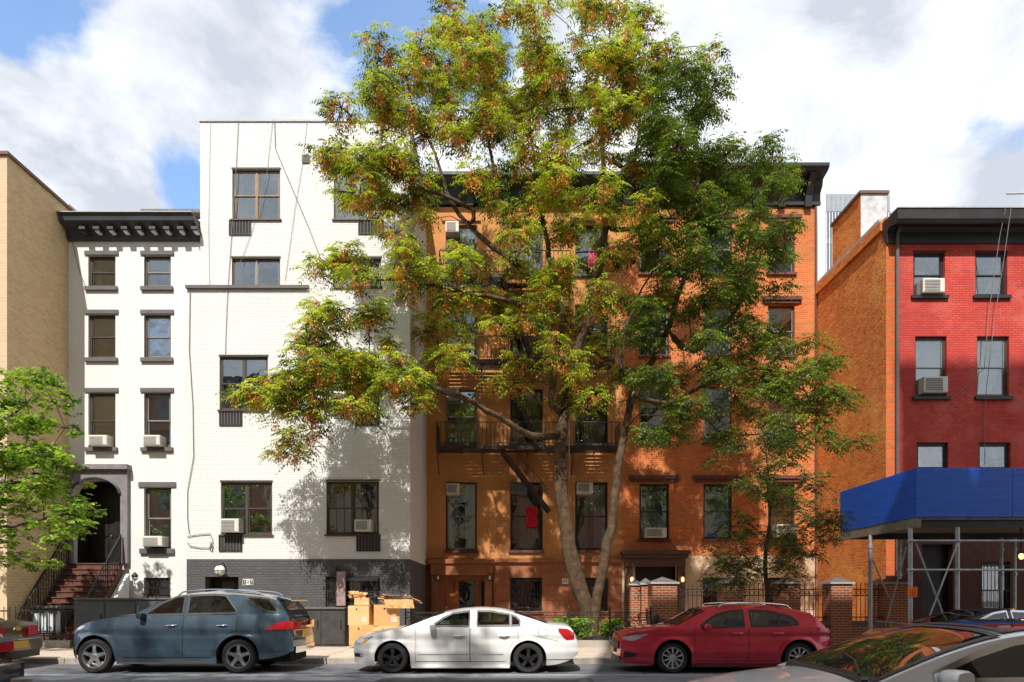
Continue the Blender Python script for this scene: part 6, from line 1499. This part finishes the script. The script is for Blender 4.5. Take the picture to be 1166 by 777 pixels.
    def mirror(s, u, z, m=None):
        for sg in (-1, 1):
            y = s.cy(u, z) ; b = MB(); 
            prof = [(0.0, -0.10), (0.055, -0.099), (0.08, -0.085), (0.092, -0.04), (0.095, 0.0), (0.095, 0.06), (0.08, 0.092), (0.0, 0.10)]
            n = 14; c = Vector((u, sg * (y + 0.13), z)); rows = []
            for r, h in prof: rows.append([tuple(c + Vector((r * math.copysign(abs(math.cos(t)) ** 0.6, math.cos(t)) * (0.95 if math.cos(t) < 0 else 0.5), sg * h * 1.2, r * math.copysign(abs(math.sin(t)) ** 0.6, math.sin(t)) * 0.68))) for t in np.linspace(0, 2 * math.pi, n + 1)])
            b.grid(rows, m or s.m); mm_ = b.build('mirror', s.t, smooth=60)
            b = MB(); b.tube([(u + 0.02, sg * (y - 0.02), z - 0.06), (u + 0.01, sg * (y + 0.09), z - 0.04)], 0.022, M_plastic, 6); b.build('mirror_arm', mm_)
    def endpatch(s, end, y0, y1, z0, z1, m, name, off=0.01, parent=None, thick=0.012):
        """small panel on the nose or tail cap, following the cap's bulge"""
        row = s.rows[0] if end == 0 else s.rows[-1]; sgn = -1 if end == 0 else 1; b = MB(); g = []
        for z in np.linspace(z0, z1, 4):
            w = s.hw(s.rows[0][0][0] if end == 0 else s.L, min(z, s.top(0 if end == 0 else s.L))); r = []
            for y in np.linspace(y0, y1, 8): t = (y / w + 1) / 2; bul = 0.05 * (1 - min(1, (2 * t - 1) ** 2)); r.append(((0 if end == 0 else s.L) + sgn * (bul + off), y, z))
            g.append(r)
        b.grid(g, m); o = b.build(name, parent or s.t); md = o.modifiers.new('thickness', 'SOLIDIFY'); md.thickness = thick; return o
SCL = 53.5
def prof(px0, pts, zg=766.0, dx=0.0): return [((p[0] - px0 + dx) / SCL, (zg - p[1]) / SCL) for p in pts]
def zl(pts):
    xs, zs = [p[0] for p in pts], [p[1] for p in pts]; return lambda u: float(np.interp(u, xs, zs))

# ---- blue grey SUV
P0 = 75.0; q = lambda *pts: prof(P0, pts)
suv = Car('parked_suv', 'blue grey estate style SUV with roof rails parked in front of the tall white building', 'SUV', X(P0, 14.5), 15.44, dict(
    L=(331 - P0) / SCL, W=0.94, R=0.365, RA=0.455, paint=paint('suv_blue_grey_paint', (0.06, 0.105, 0.15), 0.45, 0.2), crease=0.92, hz=1.02, crown=0.06,
    top=q((75, 727.5), (76.5, 721), (81, 717), (88.7, 711), (113, 704.5), (139.6, 701.5), (160, 701), (208, 700), (270, 698.8), (312, 698), (322, 700), (327, 712), (331, 728)),
    bot=q((75, 745), (77, 749), (84, 751.5), (130, 752.5), (250, 752.5), (297, 750), (320, 746), (331, 741)),
    roof=q((143, 702.2), (150, 697.5), (164, 689), (180, 681), (196, 675.6), (215, 672.6), (240, 671.5), (268, 672.8), (293, 675.8), (311, 680), (319, 690), (326, 702)),
    wheels=[(106.2 - P0) / SCL, (270.5 - P0) / SCL], kf=0.26, cf=0.9, kr=0.16, cr=0.5, tum=0.33, sill=M_chrome, trim=M_plastic, handle=M_chrome))
s = suv
s.doors([(139 - P0) / SCL, (208 - P0) / SCL, (269 - P0) / SCL], 0.34)
f = lambda px: (px - P0) / SCL; g = lambda py: (766 - py) / SCL
s.glasspatch([(f(162), g(699.5)), (f(205), g(698.6))], [(f(162), g(698)), (f(180), g(685.5)), (f(196), g(678.2)), (f(205), g(677.3))], m=M_cglassg)
s.glasspatch([(f(210.5), g(698.4)), (f(266), g(697.2))], [(f(210.5), g(677)), (f(240), g(676)), (f(252), g(676.8)), (f(266), g(694))])
s.glasspatch([(f(275), g(680)), (f(300), g(695.5)), (f(314), g(696.2))], [(f(275), g(678.2)), (f(302), g(680.5)), (f(314), g(695))], name='quarter_window')
s.screen(f(152), f(182), 'windscreen', 0.92, M_cglassg); s.screen(f(312), f(324), 'rear_window', 0.9)
s.wheels4(5, M_rim, 'single'); s.mirror(f(162), g(700), M_plastic)
s.patch(f(76.5), f(94), zl([(f(76), g(722)), (f(94), g(713))]), zl([(f(76), g(718.5)), (f(88), g(711.8)), (f(94), g(711.5))]), M_head, 'headlight', 0.008)
s.patch(f(75.6), f(78.5), 0.42, 0.62, M_plastic, 'front_intake', 0.006, nu=4)
for o in s.patch(f(302), f(330.9), zl([(f(302), g(716.5)), (f(318), g(716)), (f(331), g(716))]), zl([(f(302), g(716)), (f(315), g(708)), (f(327), g(706.5)), (f(331), g(708))]), M_tail, 'taillight', 0.012): pass
s.endpatch(1, -0.76, -0.34, 0.93, 1.10, M_tail, 'taillight', 0.012); s.endpatch(1, 0.34, 0.76, 0.93, 1.10, M_tail, 'taillight', 0.012)
M_gold = mat('reflective_bumper_trim', (0.72, 0.60, 0.40), 0.15, metal=0.9, var=0.15)
s.endpatch(1, -0.26, 0.26, 0.74, 0.92, M_plate, 'license_plate', 0.02); s.endpatch(1, -0.45, 0.45, 0.95, 1.0, M_chrome, 'tailgate_trim', 0.02); s.endpatch(1, -0.7, 0.7, 0.42, 0.56, M_chrome, 'bumper_trim', 0.03)
for sg in (-1, 1):
    b = MB(); b.tube([(u, sg * (s.sec(u)[3] - 0.05), s.sec(u)[4] + (0.028 if 0.03 < t < 0.97 else -0.02)) for t in np.linspace(0, 1, 20) for u in [f(196) + t * (f(294) - f(196))]], 0.016, M_chrome, 6); b.build('roof_rail', s.t, smooth=60)
b = MB(); b.extrude_y([(f(309), g(677.5)), (f(326), g(681.5)), (f(325), g(684)), (f(309), g(681))], -0.60, 0.60, s.m); b.build('spoiler', s.t, bevel=0.01)
s.patch(0.02, 0.06, 0.2, 0.3, M_chrome, 'bumper_lip', 0.01, nu=3)

# ---- white sedan
P0 = 399.5; q = lambda *pts: prof(P0, pts)
wht = Car('parked_sedan', 'white four door sedan with black alloy wheels parked in front of the ochre tenement', 'car', X(P0, 14.5), 15.41, dict(
    L=(659 - P0) / SCL, W=0.91, R=0.325, RA=0.385, paint=paint('sedan_white_paint', (0.78, 0.78, 0.76), 0.0, 0.3), crease=0.80, hz=0.80, crown=0.05,
    top=q((399.5, 734), (401, 730), (406, 726), (427, 720.5), (451, 716), (470, 714.6), (490, 714.4), (540, 714.0), (595, 713), (616, 710), (634, 711.2), (648, 712.8), (654, 719), (659, 732)),
    bot=q((399.5, 753), (402, 756), (423, 757.5), (480, 757.5), (580, 757.5), (624, 757), (650, 751), (659, 745)),
    roof=q((452, 716.5), (462, 712.8), (480, 705), (494, 698.8), (508, 694.4), (531, 691), (546, 690.2), (568.7, 691.5), (585, 695), (600, 700.3), (616, 706.6), (628, 711.8)),
    wheels=[(446.5 - P0) / SCL, (601.5 - P0) / SCL], kf=0.30, cf=0.85, kr=0.20, cr=0.6, tum=0.42, sill=paint('sedan_sill_white', (0.72, 0.72, 0.70), 0, 0.3), trim=M_plastic))
s = wht; f = lambda px: (px - P0) / SCL
s.doors([f(472.5), f(535), f(590)], 0.25)
s.glasspatch([(f(493), g(712.2)), (f(534), g(712.2))], [(f(493), g(710.5)), (f(503), g(703.5)), (f(514), g(697.5)), (f(534), g(694.9))], m=M_cglassg)
s.glasspatch([(f(543), g(712)), (f(580.5), g(711.6))], [(f(543), g(694.6)), (f(560), g(695)), (f(580.5), g(698.5))], m=M_cglassg)
s.glasspatch([(f(582.3), g(711.6)), (f(592), g(711.2))], [(f(582.3), g(699)), (f(588), g(701.5)), (f(592), g(705.5))], name='quarter_window')
s.screen(f(462), f(503), 'windscreen', 0.92, M_cglassg); s.screen(f(587), f(618), 'rear_window', 0.9)
s.wheels4(5, M_rimb, 'double'); s.mirror(f(494), g(713))
s.patch(f(402), f(424), zl([(f(402), g(733)), (f(412), g(732.5)), (f(424), g(724))]), zl([(f(402), g(730)), (f(410), g(726.5)), (f(424), g(723.0))]), M_head, 'headlight', 0.008)
s.patch(f(411), f(418), zl([(f(411), g(732)), (f(418), g(727.5))]), zl([(f(411), g(728.5)), (f(418), g(725.5))]), M_amber, 'turn_signal', 0.012)
s.patch(f(400.5), f(411), 0.34, 0.42, M_plastic, 'fog_lamp_recess', 0.006, nu=8)
s.patch(f(408), f(411), 0.35, 0.41, M_head, 'fog_lamp', 0.012, nu=3)
s.patch(f(636), f(654.5), zl([(f(636), g(718)), (f(645), g(728)), (f(654.5), g(727.5))]), zl([(f(636), g(714.5)), (f(646), g(715)), (f(654.5), g(720))]), M_tail, 'taillight', 0.012)
s.patch(f(475), f(533), 0.395, 0.415, M_chrome, 'door_moulding', 0.010, nu=20); s.patch(f(537), f(573), 0.395, 0.415, M_chrome, 'door_moulding', 0.010, nu=20)
for sg in (-1,): s.patch(f(613), f(623), 0.80, 0.95, M_seam, 'fuel_flap_gap', 0.002, sides=(sg,), nu=6); s.patch(f(613.4), f(622.6), 0.807, 0.943, s.m, 'fuel_flap', 0.005, sides=(sg,), nu=6)
s.patch(f(620), f(658.5), 0.285, 0.30, M_seam, 'bumper_seam', 0.003, nu=14)
s.endpatch(0, -0.3, 0.3, 0.40, 0.58, M_plastic, 'grille', 0.01)
for sg in (-1, 1): s.patch(f(605), f(636), zl([(f(605), g(722)), (f(636), g(729.5))]), zl([(f(605), g(721.7)), (f(636), g(729.1))]), M_seam, 'bumper_seam', 0.003, sides=(sg,), nu=10)

# ---- red wagon
P0 = 709.0; q = lambda *pts: prof(P0, pts)
red = Car('parked_hatchback', 'dark red five door hatchback with silver roof rails parked before the brick piers', 'car', X(P0, 14.5), 15.4, dict(
    L=(951 - P0) / SCL, W=0.89, R=0.33, RA=0.40, paint=paint('hatchback_red_paint', (0.62, 0.014, 0.045), 0.2, 0.22), crease=0.86, hz=0.85, crown=0.05,
    top=q((709, 730), (710.5, 725), (716, 721.5), (737, 717), (767, 714.5), (807, 715), (850, 713.8), (900, 713), (930, 712.6), (941, 714), (948, 722), (951, 732)),
    bot=q((709, 748), (711, 752), (716, 755.5), (740, 756.5), (850, 756.5), (925, 755), (942, 751), (951, 744)),
    roof=q((762, 715.6), (772, 710.8), (785, 703.5), (798, 696.2), (808, 691.8), (822, 689), (845, 688), (873, 687.8), (893, 689), (915, 693), (928, 697), (934, 702), (943, 712.5)),
    wheels=[(766.5 - P0) / SCL, (911 - P0) / SCL], kf=0.30, cf=0.85, kr=0.20, cr=0.5, tum=0.40, sill=M_plastic, trim=M_plastic))
s = red; f = lambda px: (px - P0) / SCL
s.doors([f(791), f(853), f(902)], 0.27)
s.glasspatch([(f(800), g(713.6)), (f(849), g(712.6))], [(f(800), g(711.5)), (f(808), g(705.5)), (f(818), g(699.2)), (f(833), g(695)), (f(849), g(694))])
s.glasspatch([(f(857), g(712.4)), (f(888.5), g(711.6))], [(f(857), g(694)), (f(876), g(694.6)), (f(888.5), g(697))])
s.glasspatch([(f(890.5), g(711.5)), (f(911), g(710))], [(f(890.5), g(697.8)), (f(903), g(701)), (f(911), g(708))], name='quarter_window')
s.screen(f(774), f(804), 'windscreen', 0.92); s.screen(f(931), f(941), 'rear_window', 0.9)
s.wheels4(10, M_rim, 'thin'); s.mirror(f(806), g(713))
s.patch(f(712), f(738), zl([(f(712), g(728)), (f(722), g(729.5)), (f(738), g(722))]), zl([(f(712), g(725)), (f(724), g(722.2)), (f(738), g(720.6))]), M_head, 'headlight', 0.008)
s.patch(f(712.5), f(726), zl([(f(712), g(749)), (f(726), g(747))]), zl([(f(712), g(741)), (f(726), g(744))]), M_plastic, 'fog_lamp_recess', 0.008)
s.endpatch(0, -0.52, 0.52, 0.50, 0.66, M_plastic, 'grille', 0.012); s.endpatch(0, -0.22, 0.22, 0.40, 0.52, M_plate, 'license_plate', 0.03); s.endpatch(0, -0.6, 0.6, 0.22, 0.34, M_plastic, 'lower_grille', 0.012)
s.patch(f(932), f(950), zl([(f(932), g(716)), (f(950), g(721))]), zl([(f(932), g(713.8)), (f(944), g(714.6)), (f(950), g(717))]), M_tail, 'taillight', 0.012)
for sg in (-1, 1):
    b = MB(); b.tube([(u, sg * (s.sec(u)[3] - 0.04), s.sec(u)[4] + (0.03 if 0.04 < t < 0.96 else -0.03)) for t in np.linspace(0, 1, 20) for u in [f(822) + t * (f(906) - f(822))]], 0.018, M_chrome, 6); b.build('roof_rail', s.t, smooth=60)
b = MB(); b.extrude_y([(f(912), g(692.6)), (f(933), g(698)), (f(932), g(700)), (f(912), g(695))], -0.52, 0.52, s.m); b.build('spoiler', s.t, bevel=0.01)

# ---- gold brown sedan, left edge (its tail shows)
xt = -11.15; L_ = 4.9
gold = Car('parked_sedan', 'brown gold sedan at the left edge with only its tail in view', 'car', xt - L_, 15.42, dict(
    L=L_, W=0.9, R=0.32, RA=0.38, paint=paint('sedan_bronze_paint', (0.12, 0.095, 0.055), 0.6, 0.3), crease=0.82, hz=0.82, crown=0.06,
    top=[(0, .62), (.03, .7), (.2, .78), (1.2, .93), (3.4, .98), (4.2, 1.04), (4.72, 1.05), (4.82, .98), (4.86, .72), (4.9, .62)],
    bot=[(0, .26), (.2, .18), (3.8, .18), (4.5, .24), (4.9, .36)],
    roof=[(1.25, .95), (1.6, 1.14), (2.1, 1.38), (2.6, 1.45), (3.2, 1.43), (3.7, 1.30), (4.15, 1.08)],
    wheels=[0.95, 3.75], kf=0.3, kr=0.14, cr=0.5, tum=0.4))
s = gold; s.doors([1.4, 2.5, 3.4], .25); s.wheels4(7, M_rim, 'single'); s.mirror(1.75, 1.0)
s.glasspatch([(1.85, 1.0), (2.5, 1.0)], [(1.85, 1.03), (2.2, 1.3), (2.5, 1.36)]); s.glasspatch([(2.6, 1.0), (3.5, 1.02)], [(2.6, 1.36), (3.1, 1.34), (3.5, 1.18)])
s.screen(1.4, 2.05, 'windscreen'); s.screen(3.55, 4.1, 'rear_window', .9)
s.endpatch(1, 0.40, 0.76, 0.74, 0.97, M_tail, 'taillight', 0.0 + .01); s.endpatch(1, -0.76, -0.40, 0.74, 0.97, M_tail, 'taillight', .01)
s.patch(4.68, 4.89, 0.76, 0.97, M_tail, 'taillight', 0.01)
bp = s.endpatch(1, -0.80, 0.80, 0.42, 0.70, s.m, 'bumper', 0.07, thick=0.08); s.endpatch(1, -0.80, 0.80, 0.66, 0.69, M_chrome, 'bumper_trim', 0.09, parent=bp); s.endpatch(1, -0.24, 0.24, 0.48, 0.64, M_plate, 'license_plate', 0.10, parent=bp); s.endpatch(1, -0.78, 0.78, 0.25, 0.42, M_plastic, 'valance', 0.03)
M_brass = mat('brass_emblem', (0.75, 0.52, 0.16), 0.25, metal=0.9, var=0.05)
b = MB(); e = [(-0.13, -0.025), (-0.045, -0.025), (-0.045, -0.05), (0.045, -0.05), (0.045, -0.025), (0.13, -0.025), (0.10, 0.025), (0.045, 0.025), (0.045, 0.05), (-0.045, 0.05), (-0.045, 0.025), (-0.10, 0.025)]
b.extrude_x([(y, z + 0.92) for y, z in e], L_ + 0.055, L_ + 0.075, M_brass); b.build('emblem', s.t)

# ---- black car, lower left
xt = -7.62; L_ = 4.4
blk = Car('driving_hatchback', 'glossy black hatchback passing at the lower left corner with only its tail in view', 'car', xt - L_, 9.7, dict(
    L=L_, W=0.9, R=0.33, RA=0.40, paint=paint('hatchback_black_paint', (0.008, 0.008, 0.010), 0.2, 0.2), crease=0.82, hz=0.85, crown=0.06,
    top=[(0, .62), (.03, .7), (.2, .78), (1.0, .95), (3.2, 1.02), (4.0, 1.10), (4.2, 1.06), (4.34, .82), (4.4, .66)],
    bot=[(0, .26), (.2, .18), (3.8, .18), (4.2, .24), (4.4, .34)],
    roof=[(1.0, .95), (1.5, 1.22), (2.0, 1.42), (2.6, 1.48), (3.4, 1.44), (3.9, 1.34), (4.05, 1.25), (4.2, 1.08)],
    wheels=[0.9, 3.55], kf=0.3, kr=0.12, cr=0.4, tum=0.36))
s = blk; s.doors([1.3, 2.3, 3.15], .25); s.wheels4(7, M_rim, 'single'); s.mirror(1.6, 1.02)
s.glasspatch([(1.75, 1.04), (2.3, 1.04)], [(1.75, 1.08), (2.1, 1.32), (2.3, 1.38)]); s.glasspatch([(2.4, 1.04), (3.3, 1.07)], [(2.4, 1.38), (3.0, 1.36), (3.3, 1.28)])
s.screen(1.15, 1.95, 'windscreen'); s.screen(3.95, 4.16, 'rear_window', .9)
s.endpatch(1, 0.34, 0.80, 0.80, 0.94, M_tail, 'taillight', .012); s.endpatch(1, 0.42, 0.80, 0.945, 1.02, M_head, 'taillight', .0); s.endpatch(1, -0.80, -0.34, 0.84, 0.96, M_tail, 'taillight', .012); s.patch(4.2, 4.39, 0.84, 0.97, M_tail, 'taillight', 0.01)
bp = s.endpatch(1, -0.86, 0.86, 0.40, 0.66, s.m, 'bumper', 0.13, thick=0.14); s.endpatch(1, -0.84, 0.84, 0.62, 0.65, M_chrome, 'bumper_trim', 0.15, parent=bp); s.endpatch(1, -0.24, 0.24, 0.68, 0.80, M_plate, 'license_plate', 0.04)

# ---- navy sedan behind the silver one
nav = Car('parked_sedan', 'dark navy sedan parked behind the silver car under the blue shed', 'car', 8.25, 15.4, dict(
    L=4.6, W=0.9, R=0.33, RA=0.39, paint=paint('sedan_navy_paint', (0.012, 0.02, 0.05), 0.5, 0.25), crease=0.82, hz=0.82, crown=0.05,
    top=[(0, .6), (.03, .7), (.25, .8), (1.2, .96), (3.4, 1.0), (4.2, 1.03), (4.5, .98), (4.6, .7)], bot=[(0, .26), (.2, .18), (4.2, .2), (4.6, .32)],
    roof=[(1.1, .96), (1.4, 1.08), (1.8, 1.24), (2.2, 1.35), (2.7, 1.395), (3.3, 1.36), (3.8, 1.2), (4.1, 1.05)], wheels=[0.95, 3.7], kf=0.3, tum=0.4, trim=M_chrome))
s = nav; s.doors([1.4, 2.45, 3.4], .25); s.wheels4(7, M_rim, 'single'); s.mirror(1.75, 1.0)
s.glasspatch([(1.75, 1.0), (2.5, 1.0)], [(1.75, 1.08), (2.2, 1.28), (2.5, 1.33)]); s.glasspatch([(2.6, 1.0), (3.5, 1.02)], [(2.6, 1.33), (3.1, 1.31), (3.5, 1.18)]); s.screen(1.3, 2.1, 'windscreen'); s.screen(3.45, 4.0, 'rear_window', .9)

# ---- silver foreground sedan
L_ = 4.75; n0 = 1.34
sil = Car('silver_sedan', 'silver sedan with panoramic glass roof filling the lower right corner', 'car', n0, 5.78, dict(
    L=L_, W=0.90, R=0.33, RA=0.40, paint=paint('sedan_silver_paint', (0.80, 0.83, 0.86), 0.1, 0.35), crease=0.84, hz=0.86, crown=0.055,
    top=[(0, .58), (.03, .66), (.15, .74), (.7, .87), (1.3, .955), (1.6, 0.99), (2.4, 1.0), (3.6, 1.03), (4.2, 1.06), (4.6, 1.02), (4.7, .9), (4.75, .7)], bot=[(0, .24), (.2, .17), (4.3, .19), (4.75, .32)],
    roof=[(1.28, .975), (1.6, 1.115), (2.0, 1.275), (2.35, 1.375), (2.7, 1.425), (3.1, 1.44), (3.6, 1.40), (4.0, 1.28), (4.4, 1.08)], wheels=[0.92, 3.7], kf=0.3, cf=0.8, tum=0.40, trim=M_chrome))
s = sil; s.doors([1.5, 2.6, 3.5], .25); s.wheels4(5, M_rim, 'double')
s.glasspatch([(1.78, 1.015), (2.66, 1.03)], [(1.78, 1.07), (2.1, 1.20), (2.4, 1.29), (2.66, 1.33)]); s.glasspatch([(2.74, 1.03), (3.8, 1.06)], [(2.74, 1.33), (3.3, 1.32), (3.8, 1.18)])
s.screen(1.36, 2.34, 'windscreen', .93, M_nearglass); s.screen(2.42, 3.5, 'panoramic_roof', .86, M_nearglass); s.screen(3.65, 4.3, 'rear_window', .9)
s.mirror(1.86, 1.05)
b = MB(); b.tube([(1.36, -0.55, s.ry(1.36, -0.6)[1] + 0.03), (1.55, -0.1, s.ry(1.5, -0.1)[1] + 0.035), (1.62, 0.25, s.ry(1.6, 0.3)[1] + 0.03)], 0.009, M_plastic, 5); b.build('wiper', s.t)
s.endpatch(0, -0.42, 0.42, 0.34, 0.56, M_plastic, 'grille', 0.012); s.patch(0.05, 0.5, zl([(0.05, .52), (.5, .66)]), zl([(0.05, .62), (.5, .76)]), M_head, 'headlight', 0.008); s.patch(4.45, 4.73, .82, .96, M_tail, 'taillight', .01)

for c_ in CARS: c_.cabin()
